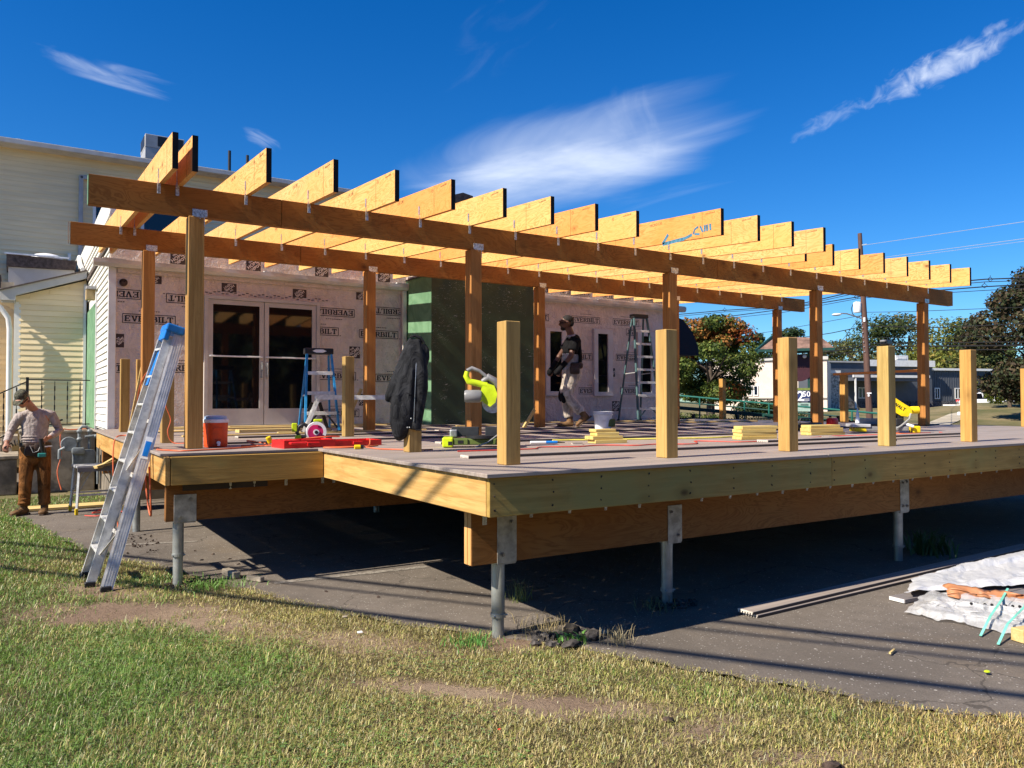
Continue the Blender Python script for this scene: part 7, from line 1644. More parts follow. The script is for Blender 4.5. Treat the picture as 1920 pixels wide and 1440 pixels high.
def trees():
    G = [(5, (.075, .115, .022)), (3, (.12, .155, .03)), (2, (.045, .075, .018)), (1, (.19, .20, .045))]
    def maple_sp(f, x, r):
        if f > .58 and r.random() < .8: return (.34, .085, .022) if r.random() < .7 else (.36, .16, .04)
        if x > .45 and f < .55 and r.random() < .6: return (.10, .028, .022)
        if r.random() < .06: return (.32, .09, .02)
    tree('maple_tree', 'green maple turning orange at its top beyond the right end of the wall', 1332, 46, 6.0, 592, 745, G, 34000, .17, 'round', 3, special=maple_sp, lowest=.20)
    D = [(5, (.028, .052, .018)), (3, (.045, .075, .022)), (1, (.08, .10, .03))]
    tree('pine_tree', 'thin pointed evergreen left of the roofed sign', 1424, 88, 4.6, 620, 752, D, 5000, .26, 'cone', 5)
    tree('pine_tree', 'round topped pine showing above the roofed sign', 1483, 92, 5.6, 610, 750, D, 5000, .28, 'round', 6)
    YG = [(4, (.15, .17, .03)), (3, (.20, .19, .035)), (2, (.09, .12, .03)), (1, (.25, .19, .04))]; DG = [(4, (.05, .075, .025)), (3, (.075, .10, .03)), (1, (.11, .13, .04))]
    OL = [(4, (.095, .105, .035)), (3, (.14, .14, .045)), (2, (.06, .075, .025)), (1, (.20, .16, .06))]
    spec = [(1405, 105, 9, 668, YG, 'yellow green bush behind the cream building roof', 30), (1540, 122, 11, 655, DG, 'dark tree of the far line just right of the roofed sign', 31), (1578, 118, 12, 640, OL, 'olive tree of the far line left of the utility pole', 32),
            (1652, 112, 13, 592, DG, 'tall dark green tree of the far line behind the utility pole', 33), (1630, 100, 8, 668, OL, 'low olive tree in front of the far line at the utility pole', 34), (1706, 116, 12, 592, OL, 'tall olive brown tree left of the right front pergola post', 35),
            (1733, 104, 8, 650, YG, 'yellowish tree behind the rooftop unit', 36), (1775, 112, 12, 596, YG, 'yellow green tree right of the last pergola post', 37), (1762, 98, 9, 662, YG, 'lower bright yellow green tree above the grey building', 38),
            (1822, 110, 13, 600, DG, 'tall dark tree between the yellow green one and the big conifer', 39), (1804, 96, 7, 672, OL, 'low olive tree above the right end of the grey building', 40), (1856, 100, 9, 640, DG, 'dark tree half behind the big conifer', 41), (1690, 100, 8, 676, OL, 'low olive tree left of the rooftop unit', 42), (1598, 96, 7, 690, OL, 'small olive tree low above the grey roof', 43)]
    for px, d, w, tp, pal, lab, sd in spec: tree('broadleaf_tree', lab, px, d, w, tp, 752, pal, 5600, .36, 'round' if sd % 3 else 'oval', sd, 'trees of the far line', lowest=.08)
    P = [(5, (.040, .052, .022)), (3, (.068, .046, .025)), (2, (.045, .036, .022)), (1, (.10, .085, .04))]
    tree('conifer_tree', 'large dark brownish green conifer at the right edge', 1990, 56, 9.5, 498, 745, P, 60000, .22, 'cone2' if 0 else 'round', 9, lowest=.10)
    tree('broadleaf_tree', 'bright yellow green bush at the foot of the big conifer', 1893, 66, 3.4, 688, 752, [(3, (.17, .22, .03)), (2, (.26, .26, .05))], 5000, .2, 'round', 12, lowest=.1)
    # hedge before the cream building, shrubs by the wall
    def bush(label, px, d, w, h, dpt, pal, n, leaf, sd):
        B = dir_px(px)*d; T = thing('shrub', label, 'shrub', (B.x, B.y, float(ground_z(B.x, B.y))), -R(YAW) - math.atan((px-960)/F_PX)); r = random.Random(sd)
        cl = [(r.uniform(-w/2, w/2)*.85, r.uniform(-dpt/2, dpt/2), r.uniform(.2, .7)*h, w*.12+.15, .35, h*.3, None) for _ in range(16)]; crown_mesh('foliage', cl, n, leaf, pal, T)
        m = MB(); 
        for k in range(5): x = (k-2)*w*.17; m.tube([(x, 0, -.1), (x*1.05, 0, h*.5)], [.03, .015], 5)
        m.build('stem', M_BARK, T)
    bush('long dark green hedge in front of the cream building', 1446, 57, 5.0, 1.45, 1.2, D, 6000, .15, 3)
    bush('green shrubs with white flowers right of the grey building', 1884, 88, 3.8, 2.3, 1.4, [(4, (.08, .12, .03)), (1, (.4, .4, .36))], 4000, .17, 5)
    bush('low green shrub behind the picket fence under the maple', 1298, 40, 2.4, 1.0, .8, G, 3500, .10, 8)
trees()
def wood_behind():
    # unseen trees added behind the camera so the door glass mirrors something dark
    r = random.Random(77); cl = []
    for k in range(150):
        a = R(r.uniform(112, 262)) ; d = r.uniform(42, 60); h = r.uniform(.3, 1)
        cl.append((math.sin(a)*d, math.cos(a)*d, -1+12*h*r.uniform(.3, 1), 4.2, 4.2, 3.4, None))
    o = crown_mesh('unseen_wood', cl, 30000, 1.5, [(4, (.04, .06, .02)), (2, (.07, .09, .03)), (1, (.12, .12, .04))], None); kind(o, 'stuff'); tag(o, 'line of unseen dark trees added behind the camera to darken the door glass', 'trees')
wood_behind()
def overhead():
    # street cables outside the frame at the left; their long shadows cross the lawn and asphalt
    S = SUN/SUN.z; h = 6.2
    for lab, a, b, r in (('upper of the thick cables crossing high over the lawn, left of the view', (-.15, 10.67), (5.33, 2.51), .034), ('middle thick cable crossing high over the lawn, left of the view', (.13, 8.69), (4.61, 2.13), .038), ('lower thin cable beside the thick ones high over the lawn', (-.1, 9.95), (5.15, 2.38), .020)):
        A = Vector((*a, -1.17)); B = Vector((*b, -1.17)); d = (B-A).normalized(); A = A - d*26 + S*h; B = B + d*16 + S*h; N = 24; m = MB(); m.tube([A.lerp(B, k/N) + Vector((0, 0, .0)) for k in range(N+1)], r, 6, cap=False); tag(m.build('overhead_cable', M_CABLE, smooth=True), lab, 'cable')
overhead()
# ------------------------------------------------------------------ ground clutter
M_DARKLUMP = plain('black_broken_lump', (.028, .024, .02), .95, 0, .6, 22, bump=1)
def rubble():
    def chunk(name, label, x, y, s, z=-1.16, mat=None, cat='rubble', sd=1, grp=None, fl=.55):
        bm = bmesh.new(); bmesh.ops.create_icosphere(bm, subdivisions=2, radius=1)
        for v in bm.verts:
            n = 1 + .42*mnoise.noise(v.co*1.6 + Vector((sd*3.1, sd, 0))) + .18*mnoise.noise(v.co*4 + Vector((0, sd, 2))); v.co = Vector((v.co.x*n*s, v.co.y*n*s*random.uniform(.75, .85), v.co.z*n*s*fl))
        me = bpy.data.meshes.new(name); bm.to_mesh(me); bm.free(); me.materials.append(mat or M_MUD); o = link(bpy.data.objects.new(name, me)); o.location = (x, y, z+s*fl*.5); o.rotation_euler = (random.uniform(-.3, .3), random.uniform(-.3, .3), random.uniform(0, 6)); return tag(o, label, cat, grp)
    r = random.Random(5)
    chunk('asphalt_chunk', 'largest dark broken lump at the foot of the front steel pile', 3.19, 4.30, .065, sd=2, mat=M_DARKLUMP, fl=.9); chunk('asphalt_chunk', 'grey broken slab right of the dark lump near the front pile', 3.28, 4.18, .07, sd=3); chunk('asphalt_chunk', 'flat piece of broken asphalt lying just before the front pile rubble', 3.06, 4.13, .075, sd=4, fl=.35)
    chunk('asphalt_chunk', 'pale stone on top of the rubble right of the front pile', 3.02, 4.38, .035, sd=5, mat=M_CONC); chunk('asphalt_chunk', 'pale edge stone at the right end of the front pile rubble', 3.40, 4.22, .035, sd=6, mat=M_CONC)
    chunk('dirt_clod', 'dark clod in the straw grass near the right bottom', 2.98, 2.14, .045, sd=7, mat=M_MULCH, fl=.6); chunk('dirt_clod', 'dark clod at the bottom right edge of the lawn', 3.14, 1.72, .038, sd=8, mat=M_MULCH); chunk('dirt_clod', 'small dark clod left of the two at the bottom right', 2.62, 2.05, .035, sd=9, mat=M_MULCH); chunk('dirt_clod', 'dark clod near the asphalt edge at the right of the grass', 2.75, 2.9, .03, sd=10, mat=M_MULCH)
    def heap(label, cx, cy, rx, ry, n, s, mat, name='rubble', cat='rubble'):
        mb = MB()
        for k in range(n):
            a = r.uniform(0, 6.28); q = math.sqrt(r.random()); x, y = cx+math.cos(a)*rx*q, cy+math.sin(a)*ry*q; t = s*r.uniform(.35, 1.2); h = t*r.uniform(.25, .6)
            mb.M = Matrix.Translation((x, y, -1.155+h*.4+.02*r.random()*(1-q))) @ Matrix.Rotation(r.uniform(0, 6), 4, 'Z') @ Matrix.Rotation(r.uniform(-.5, .5), 4, 'X') @ Matrix.Rotation(r.uniform(-.5, .5), 4, 'Y')
            j = lambda: r.uniform(.7, 1.2)
            mb.add([(-t*j(),-t*.6*j(),-h),(t*j(),-t*.6*j(),-h),(t*j(),t*.6*j(),-h),(-t*j(),t*.6*j(),-h),(-t*.8*j(),-t*.5*j(),h*j()),(t*.8*j(),-t*.5*j(),h*j()),(t*.8*j(),t*.5*j(),h*j()),(-t*.8*j(),t*.5*j(),h*j())], [(0,3,2,1),(4,5,6,7),(0,1,5,4),(1,2,6,5),(2,3,7,6),(3,0,4,7)])
        mb.M = None; o = mb.build(name, mat); kind(o, 'stuff'); tag(o, label, cat)
    heap('dark broken crumbs of asphalt and rotten wood right of the front steel pile', 3.12, 4.30, .26, .16, 150, .022, M_MUD)
    heap('dark bark like crumbs round the foot of the left corner pile', 1.32, 7.30, .34, .12, 110, .014, M_MULCH)
    heap('dark crumbs round the foot of the left back pile', 1.12, 9.9, .30, .5, 70, .013, M_MULCH)
    heap('dark crumbs round the middle front pile in shade', 4.36, 4.55, .22, .16, 70, .022, M_MUD)
    heap('dark crumbs on the asphalt left of the corner pile', 1.15, 9.1, .16, .20, 12, .012, M_MULCH)
    # two concrete pavers at the corner pile
    def paver(lab, x, y, L, w, h, rz):
        m = MB(); m.bbox((0, 0, h/2), (L, w, h), .006); o = m.build('kerb_stone', M_CONC); o.location = (x, y, -1.16+h/2); o.rotation_euler = (0, 0, rz); tag(o, lab, 'kerb stone')
    paver('short greyish kerb stone right of the left corner pile', 1.66, 7.42, .07, .24, .06, R(12)); paver('thin broken kerb stone beside the first one', 1.80, 7.12, .05, .18, .045, R(28))
    # leaves and litter on the asphalt
    LEAFL = ['curled dark leaf farthest back on the sunlit asphalt by the big shadow', 'second dark leaf from the back beside the big deck shadow', 'dark leaf third from the back along the deck shadow edge', 'dark leaf nearest the camera in the row along the left shadow edge', 'dark leaf left of the row by the deck shadow, nearer the ladder', 'dark leaf on the asphalt well behind the front pile', 'dark leaf touching the left side of the front pile foot', 'dark leaf right of the front pile near the tall weed', 'small dark leaf just left of the front pile collar', 'lone dark leaf in the middle of the asphalt behind the cable shadow', 'lone dark leaf on the asphalt near the worn paint line']
    lf = [(1.62, 8.9), (1.74, 8.6), (1.83, 8.25), (1.85, 7.95), (1.58, 8.35), (2.92, 5.95), (3.05, 4.95), (3.32, 4.72), (3.0, 4.9), (2.5, 6.0), (2.2, 6.4)]
    for k, (x, y) in enumerate(lf):
        m = MB(); a = r.uniform(0, 6.3); s_ = .028; P_ = [(math.cos(a+i*1.256)*s_*(1 if i % 2 else .6), math.sin(a+i*1.256)*s_*(1 if i % 2 else .6), .008*((i*7) % 3)) for i in range(5)]; m.add(P_ + [(0, 0, .018)], [(i, (i+1) % 5, 5) for i in range(5)]); o = m.build('dry_leaf', M_MULCH, fix=False); o.location = (x, y, -1.158); tag(o, LEAFL[k], 'leaf', 'dry leaves on the asphalt')
    m = MB(); m.bar((4.62, 2.9, -1.145), (4.72, 2.93, -1.145), .012, .01); tag(m.build('wood_chip', M_PINE_X), 'small tan stick on the asphalt between the cable shadows', 'stick')
    m = MB(); m.ell((4.78, 2.40, -1.143), (.022, .016, .007), 8, 4); tag(m.build('green_leaf', M_LIME), 'tiny bright green leaf on the asphalt at the right', 'leaf')
    for lab, x, y, s_, c in (('small white scrap lying in the grass left of the front pile', 2.0, 5.12, .022, M_WHITE), ('tiny red scrap in the grass near the bottom centre', 1.98, 3.25, .010, M_REDP), ('white scrap in the grass near the asphalt at the left', 2.05, 5.55, .02, M_CONC), ('pale green scrap of litter in the grass at the bottom', 2.5, 2.25, .028, M_LOWB), ('small white pebble on the bare soil', 1.35, 6.2, .016, M_CONC)):
        m = MB(); m.M = Matrix.Rotation(.4, 4, 'X'); m.cbox((0, 0, 0), (s_*1.6, s_, s_*.3), .001); o = m.build('scrap', c); o.location = (x, y, -1.150); tag(o, lab, 'litter')
rubble()
def supplies():
    # double plank lying on the asphalt
    def plank(label, a, b, z, w=.14):
        a = Vector((*a, 0)); b = Vector((*b, 0)); L = (b-a).length; T = thing('loose_board', label, 'board', ((a.x+b.x)/2, (a.y+b.y)/2, z), math.atan2(b.y-a.y, b.x-a.x))
        m = MB(); m.cbox((0, 0, .018), (L, w, .013), .002); m.build('board', M_DECK, T); e = MB()
        for k in range(6): c = -w/2 + w*(k+.5)/6; e.box(-L/2, c-.006, .0, L/2, c+.006, .0115)
        e.build('underside_rib', M_DECKEDGE, T); p = MB()
        p.box(-L/2-.002, -w/2+.002, .012, -L/2-.0005, w/2-.002, .0235)
        for k in range(6): c = -w/2 + w*(k+.5)/6; p.box(-L/2-.002, c-.006, .0, -L/2-.0005, c+.006, .0118)
        p.build('ribbed_end', M_DECKPROF, T); g = MB(); g.box(-L/2, -w/2-.0015, .004, L/2, -w/2-.0003, .020); g.build('board_side_groove', M_DECKEDGE, T)
    z0 = -1.162
    plank('long composite board lying on the asphalt at the right, lower of a pair', (4.60, 3.985), (9.2, 4.12), z0); plank('long composite board on the asphalt at the right, upper of a pair', (4.56, 3.995), (9.2, 4.17), z0+.026)
    T = thing('loose_board', 'short dark board end sticking out of the plastic wrapped bundle', 'board', (6.25, 3.62, z0), R(-3)); m = MB(); m.cbox((.1, 0, .02), (.9, .14, .03), .002); m.build('board', M_DECKY, T); m = MB(); m.cbox((-.352, .0, .02), (.004, .13, .028)); m.build('board_end', M_WHITE, T)
    # wrapped bundle: low stack of boards under crumpled film and a white sheet
    B = thing('wrapped_board_bundle', 'low stack of boards under crumpled clear film and a white plastic sheet', 'bundle', (6.35, 3.3, z0))
    for k in range(5):
        for j in range(2): m = MB(); m.cbox((7.22+.02*j, 2.98+.15*k, z0+.016+.03*j), (1.9, .14, .026), .002); m.build('bundled_board', M_DECKY, B, world=True)
    def sheet(name, mat, pts, amp, seed, nx=46, ny=30, thick=.0):
        # bilinear patch between four edge poly-points with folds
        V = []; Fc = []
        (a, b, c, d) = [Vector(p) for p in pts]
        for j in range(ny+1):
            for i in range(nx+1):
                u, v = i/nx, j/ny; p = a*(1-u)*(1-v) + b*u*(1-v) + c*u*v + d*(1-u)*v; e = min(u, 1-u, v, 1-v)
                ru = p.x*.8 + p.y*.6; rv = -p.x*.6 + p.y*.8
                q = amp*(1.6*mnoise.noise((ru*2.5+seed, rv*7, seed)) + .8*(1-2*abs(mnoise.noise((ru*5, rv*16, seed+3)))) + .2*(1-2*abs(mnoise.noise((ru*13, rv*30, seed+5)))))
                p = p + Vector((.05*mnoise.noise((u*6, v*6, seed+7)), .07*mnoise.noise((u*7, v*5, seed+8)), q + .03*math.sin(math.pi*min(1, e*4)))); p.z = max(p.z, z0+.004); V.append(p)
        for j in range(ny):
            for i in range(nx): a_ = j*(nx+1)+i; Fc.append((a_, a_+1, a_+nx+2, a_+nx+1))
        m = MB(); m.add(V, Fc); o = m.build(name, mat, B, world=True, smooth=True, auto=180, fix=False); return o
    sheet('white_sheet', M_SHEET, [(5.93, 3.60, z0+.075), (7.9, 2.8, z0+.10), (8.6, 3.88, z0+.10), (6.65, 3.90, z0+.06)], .013, 2, 70, 44)
    sheet('clear_film', M_FILM, [(5.60, 3.40, z0+.01), (5.75, 2.45, z0+.01), (6.6, 2.60, z0+.085), (6.10, 3.50, z0+.085)], .013, 6, 80, 50)
    sheet('clear_film', M_FILM, [(5.66, 3.26, z0+.0), (6.0, 2.66, z0+.0), (6.25, 2.85, z0+.05), (5.86, 3.38, z0+.05)], .016, 9, 44, 26)
    o = sheet('orange_film', plain('orange_wrapping_film', (.46, .20, .09), .5), [(6.02, 3.30, z0+.09), (6.46, 2.84, z0+.075), (6.50, 2.90, z0+.09), (6.16, 3.40, z0+.14)], .012, 4, 24, 10)
    m = MB()
    for k in range(9):
        t = k/8; p = Vector((6.00, 3.12, z0+.060)).lerp(Vector((6.26, 2.86, z0+.056)), t); m.cyl(p, p+Vector((-.006, -.008, 0)), .011, 8); m.cyl(p+Vector((0,0,.028)), p+Vector((-.006, -.008, .028)), .010, 8)
    m.build('board_end_holes', M_BLACK, B, world=True)
    for pts in ([(5.50, 2.80, z0+.01), (5.75, 2.86, z0+.09), (6.15, 2.98, z0+.12), (6.5, 3.1, z0+.14)], [(5.40, 2.64, z0+.01), (5.65, 2.70, z0+.09), (6.1, 2.8, z0+.12), (6.5, 2.95, z0+.14)]): m = MB(); [m.bar(pts[i], pts[i+1], .016, .002) for i in range(3)]; m.build('green_strap', plain('mint_strap', (.20, .62, .48), .4), B, world=True)
    m = MB(); m.M = Matrix.Translation((5.83, 2.56, z0+.045)) @ Matrix.Rotation(R(-12), 4, 'Z'); m.bbox((0, 0, 0), (.50, .09, .085), .004); tag(m.build('lumber_block', M_PINE_X), 'short squared timber at the right edge below the plastic wrapped bundle', 'wood block')
supplies()

# ------------------------------------------------------------------ people
def hand(mb, wrist, dirv, side, s=1.0, curl=.5, n=(0, -1, 0)):
    """palm, four bent fingers of unequal length, thumb from the side; dirv along the hand, side towards the thumb"""
    d = Vector(dirv).normalized(); t = Vector(side); t = (t - d*t.dot(d)).normalized(); nn = d.cross(t).normalized(); w = Vector(wrist)
    if nn.dot(Vector(n)) < 0: nn = -nn
    mb.tube([w, w+d*.045*s, w+d*.085*s], [(.022*s, .016*s), (.036*s, .016*s), (.034*s, .014*s)], 10, up=t)
    for k, L in enumerate((.072, .080, .074, .058)):
        b = w + d*.08*s + t*(.026-.0175*k)*s; a1 = (d*math.cos(curl*.6) + nn*math.sin(curl*.6)); a2 = (d*math.cos(curl*1.5) + nn*math.sin(curl*1.5)); a3 = (d*math.cos(curl*2.3) + nn*math.sin(curl*2.3)); L *= s
        p1 = b + a1*L*.45; p2 = p1 + a2*L*.32; p3 = p2 + a3*L*.23; mb.tube([b-d*.012*s, p1, p2, p3], [.0095*s, .009*s, .008*s, .006*s], 7)
    b = w + d*.028*s + t*.026*s; mb.tube([b-t*.012*s, b+(d*.6+t*.7+nn*.3).normalized()*.035*s, b+(d*.8+t*.5+nn*.5).normalized()*.062*s], [.012*s, .0105*s, .007*s], 8)
def head(mb, c, fwd, up, s=1.0):
    """skull, jaw, nose, ears, neck stub; returns frame"""
    f = Vector(fwd).normalized(); u = Vector(up); u = (u - f*u.dot(f)).normalized(); r = f.cross(u); M = Matrix.Translation(c) @ Matrix((r, f, u)).transposed().to_4x4() @ Matrix.Scale(s, 4); old = mb.M; mb.M = M
    mb.ell((0, -.012, .03), (.074, .095, .088), 18, 12); mb.ell((0, .028, -.035), (.057, .062, .068), 16, 10); mb.ell((0, .058, -.078), (.028, .025, .022), 10, 8)
    mb.ell((0, .092, .045), (.050, .014, .016), 12, 6)                      # brow
    mb.tube([(0, .085, .035), (0, .106, .005), (0, .112, -.012), (0, .092, -.022)], [.009, .012, .015, .009], 8)   # nose
    for q in (-1, 1): mb.ell((q*.076, -.005, -.002), (.010, .020, .032), 8, 8); mb.ell((q*.030, .080, -.008), (.018, .014, .016), 8, 6)
    mb.ell((0, .086, -.047), (.022, .010, .008), 10, 6)                     # mouth
    mb.M = old; return M
def boot(mb, ankle, toe_dir, s=1.0, pitch=0.0):
    d = Vector(toe_dir).normalized(); a = Vector(ankle); dn = Vector((d.x*math.cos(pitch), d.y*math.cos(pitch), -math.sin(pitch))); upv = Vector((0,0,1)) if abs(pitch) < .1 else (Vector((d.x*math.sin(pitch), d.y*math.sin(pitch), math.cos(pitch))))
    mb.tube([a+upv*.10, a+upv*.03, a-upv*.03], [(.052*s, .05*s), (.05*s, .048*s), (.05*s, .046*s)], 12)
    mb.tube([a-upv*.045-dn*.055, a-upv*.045+dn*.02, a-upv*.055+dn*.10, a-upv*.062+dn*.17, a-upv*.066+dn*.205], [(.034*s, .042*s), (.05*s, .048*s), (.038*s, .05*s), (.030*s, .05*s), (.016*s, .032*s)], 12, up=upv)
def sole(mb, ankle, toe_dir, pitch=0.0):
    d = Vector(toe_dir).normalized(); a = Vector(ankle); dn = Vector((d.x*math.cos(pitch), d.y*math.cos(pitch), -math.sin(pitch))); upv = Vector((d.x*math.sin(pitch), d.y*math.sin(pitch), math.cos(pitch)))
    mb.tube([a-upv*.092-dn*.085, a-upv*.092-dn*.05, a-upv*.092+dn*.05, a-upv*.092+dn*.14, a-upv*.092+dn*.215], [(.014, .03), (.014, .045), (.014, .044), (.014, .052), (.012, .028)], 12, up=upv)
def man_left():
    b = atan = None
    px0 = 73; d0 = 13.05; B = dir_px(px0)*d0; gz = -1.155
    T = thing('person', 'bowed worker in taupe shirt, brown canvas trousers and tool belt holding a drill', 'person', (B.x, B.y, gz), -math.atan2(B.x, B.y))
    # body: head, neck, arms, hands, trunk and legs in one surface
    m = MB(); hc = Vector((-.20, -.16, 1.625)); neck = Vector((-.055, -.02, 1.47))
    head(m, hc, (-.30, -.72, -.62), (-.35, -.62, .80), 1.03)
    m.tube([neck+Vector((.01,.03,-.06)), neck, hc+Vector((.05,.04,-.03))], [.062, .058, .055], 12)
    sh = {-1: Vector((-.225, -.03, 1.385)), 1: Vector((.145, .0, 1.41))}; el = {-1: Vector((-.345, -.01, 1.14)), 1: Vector((.265, .0, 1.17))}; wr = {-1: Vector((-.375, -.20, 1.03)), 1: Vector((.135, -.25, 1.09))}
    m.tube([(-.04, 0, .90), (-.04, -.01, 1.05), (-.04, -.01, 1.22), (-.04, 0, 1.38), (-.05, 0, 1.46)], [(.15, .11), (.14, .10), (.165, .11), (.19, .11), (.08, .07)], 18, up=(1, 0, 0))
    for s_ in (-1, 1):
        m.tube([sh[s_]+Vector((-s_*.10, 0, .02)), sh[s_], el[s_], wr[s_]], [.05, .055, .042, .03], 10)
    hand(m, wr[-1], (-.1, -.35, -.75), (1, -.3, 0), 1.08, .8, (1, 0, 0)); hand(m, wr[1], (-.62, -.35, -.35), (0, -.5, .9), 1.08, 1.0, (0, 0, -1))
    hip = {-1: Vector((-.115, 0, .90)), 1: Vector((.045, 0, .90))}; kn = {-1: Vector((-.145, -.04, .50)), 1: Vector((.075, -.04, .50))}; an = {-1: Vector((-.165, .02, .10)), 1: Vector((.085, .0, .10))}
    for s_ in (-1, 1): m.tube([hip[s_], kn[s_], an[s_]], [.085, .055, .04], 12)
    blob(m, 'body', M_SKIN, T, .0095, 1)
    # shirt
    m = MB(); m.tube([(-.04, -.005, .93), (-.04, -.01, 1.02), (-.04, -.015, 1.14), (-.04, -.01, 1.26), (-.045, 0, 1.37), (-.05, .005, 1.445), (-.055, .0, 1.48)], [(.165, .13), (.158, .122), (.158, .122), (.175, .128), (.175, .125), (.12, .10), (.07, .07)], 22, up=(1, 0, 0))
    for s_ in (-1, 1):
        m.ell(sh[s_]+Vector((-s_*.015,0,-.005)), (.074,.078,.070), 14, 10); m.tube([Vector((-.05+s_*.03,0,1.455)), sh[s_]+Vector((-s_*.04,0,.02))], [(.05,.06), (.05,.07)], 12)
        m.tube([sh[s_]+Vector((0,0,.02)), sh[s_].lerp(el[s_], .5)+Vector((s_*.010,0,0)), el[s_], el[s_].lerp(wr[s_], .5), wr[s_].lerp(el[s_], .06)], [(.064,.068), (.060,.064), (.053,.055), (.047,.048), (.039,.039)], 14)
        for q in range(4): c = sh[s_].lerp(el[s_], .35+.2*q); m.ell(c+Vector((s_*.004, -.005, 0)), (.062, .062, .012), 10, 6)
        for q in range(3): c = el[s_].lerp(wr[s_], .2+.25*q); m.ell(c, (.056, .058, .013), 10, 6)
    for q in range(5): m.ell((-.04+.02*((q*3) % 3-1), -.03, .96+.035*q), (.175, .12, .012), 16, 6)
    blob(m, 'shirt', M_SHIRT, T, .010, 1)
    m = MB(); [m.ell((-.085+.012*k, -.150-.0, 1.36-.05*k), (.007, .004, .007), 8, 5) for k in range(3)]; kind(m.build('shirt_button', M_GUARDGREY, T), 'stuff'); 
    # trousers with folds
    m = MB(); m.tube([(-.035, .0, .70), (-.035, .0, .82), (-.035, 0, .96), (-.04, -.0, 1.0)], [(.12, .10), (.19, .135), (.185, .135), (.175, .13)], 20, up=(1, 0, 0))
    for s_ in (-1, 1):
        m.tube([hip[s_]+Vector((0,0,.02)), hip[s_].lerp(kn[s_], .35), kn[s_]+Vector((0,0,.06)), kn[s_].lerp(an[s_], .35), kn[s_].lerp(an[s_], .8), an[s_]+Vector((0, 0, .035))], [(.106,.115), (.098,.106), (.080,.086), (.076,.08), (.072,.076), (.078,.082)], 16)
        for q, zz in enumerate((.78, .66, .55, .47, .40, .30, .22, .165)): x = np.interp(zz, (.1, .5, .9), (an[s_].x, kn[s_].x, hip[s_].x)); m.ell((x+.008*(-1)**q, -.012, zz), (.088-.0025*q, .092-.0025*q, .014), 14, 6)
    blob(m, 'trousers', M_CANVAS, T, .0105, 1)
    for s_ in (-1, 1):
        m = MB(); boot(m, an[s_]+Vector((0,0,-.005)), (-.75, -.66, 0) if s_ < 0 else (-.18, -.98, 0), 1.05); bo = blob(m, 'boot', M_BOOT, T, .009, 1); m = MB(); sole(m, an[s_]+Vector((0,0,-.005)), (-.75, -.66, 0) if s_ < 0 else (-.18, -.98, 0)); so_ = m.build('sole', M_SOLE, bo, smooth=True)
        ld = Vector((-.75, -.66, 0)).normalized() if s_ < 0 else Vector((-.18, -.98, 0)).normalized(); sd = Vector((-ld.y, ld.x, 0)); m = MB()
        for q in range(4): c = an[s_] + ld*(.045+.022*q) + Vector((0,0,.03-.015*q)); m.bar(c-sd*.024, c+sd*.024, .006, .005)
        m.build('laces', M_BLACK, bo)
    # cap, glasses, hair
    f = Vector((-.30, -.72, -.62)).normalized(); u = Vector((-.35, -.62, .80)); u = (u-f*u.dot(f)).normalized(); r_ = f.cross(u); HM = Matrix.Translation(hc) @ Matrix((r_, f, u)).transposed().to_4x4() @ Matrix.Scale(1.03, 4)
    m = MB(); m.M = HM; V = []
    m.ell((0, -.014, .052), (.082, .102, .078), 18, 10); m.tube([(0, .05, .045), (0, .11, .045), (0, .165, .036), (0, .178, .03)], [(.010, .070), (.008, .072), (.006, .055), (.004, .025)], 14, up=(0, 0, 1)); m.M = None; blob(m, 'cap', M_CAMO, T, .008, 1)
    m = MB(); m.M = HM
    for q in (-1, 1): m.ell((q*.033, .098, .006), (.026, .010, .019), 10, 6); m.bar((q*.058, .088, .010), (q*.078, .0, .008), .006, .012)
    m.build('dark_glasses', M_LENS, T, smooth=True); m = MB(); m.M = HM
    for k in range(7): a = R(200+23*k); m.ell((math.cos(a)*.070, math.sin(a)*.088-.01, -.02), (.016, .016, .034), 8, 6)
    m.M = None; blob(m, 'hair', M_HAIRG, T, .008, 1)
    # belt and pouches
    m = MB(); m.tube([(-.035+.192*math.cos(a), .145*math.sin(a)-.005, .985) for a in [k*2*math.pi/24 for k in range(25)]], [(.030, .008)]*25, 8, up=(0, 0, 1), cap=False); m.build('tool_belt', M_LEATHER, T, smooth=True)
    for x, y, z, sx, sy, sz in ((-.22, -.10, .90, .14, .12, .19), (-.13, -.15, .93, .11, .08, .13), (.15, -.10, .89, .15, .12, .20), (.10, -.15, .95, .12, .06, .07), (-.25, .04, .92, .08, .12, .14)): m = MB(); m.M = Matrix.Rotation(R(8*(1 if x < 0 else -1)), 4, 'Y'); m.bbox((x, y, z), (sx, sy, sz), .022); m.build('pouch', M_LEATHER, T, smooth=True)
    m = MB(); m.bar((.04, -.215, .955), (.17, -.20, .965), .015, .025, up=(0,-1,0)); m.build('tape_measure', M_WHITEP, T); m = MB(); m.tube([(-.30, -.12, .98), (-.32, -.2, 1.02), (-.40, -.25, .96)], .011, 8); m.build('hammer_handle', M_BLACK, T, smooth=True); m = MB(); m.tube([(-.10, -.2, .98), (-.06, -.2, .88), (.0, -.2, .90), (.03, -.19, .98)], .006, 6); m.build('belt_loop', M_LTGREY, T, smooth=True)
    for k in range(4): m = MB(); m.tube([(-.27+.03*k, -.16, .98), (-.285+.03*k, -.19, 1.06)], .007, 6); m.build('tool_shaft', (M_BLACK, M_GALV)[k % 2], T)
    m = MB(); m.tube([(.20, .05, 1.30), (.30, .08, 1.33)], [.02, .012], 8); m.build('strap_end', M_BLACK, T)
    D = thing('cordless_drill', 'black and teal cordless drill held in the left worker hand', 'drill', T.matrix_basis @ Vector((.045, -.32, .98)), T.rotation_euler.z + R(0))
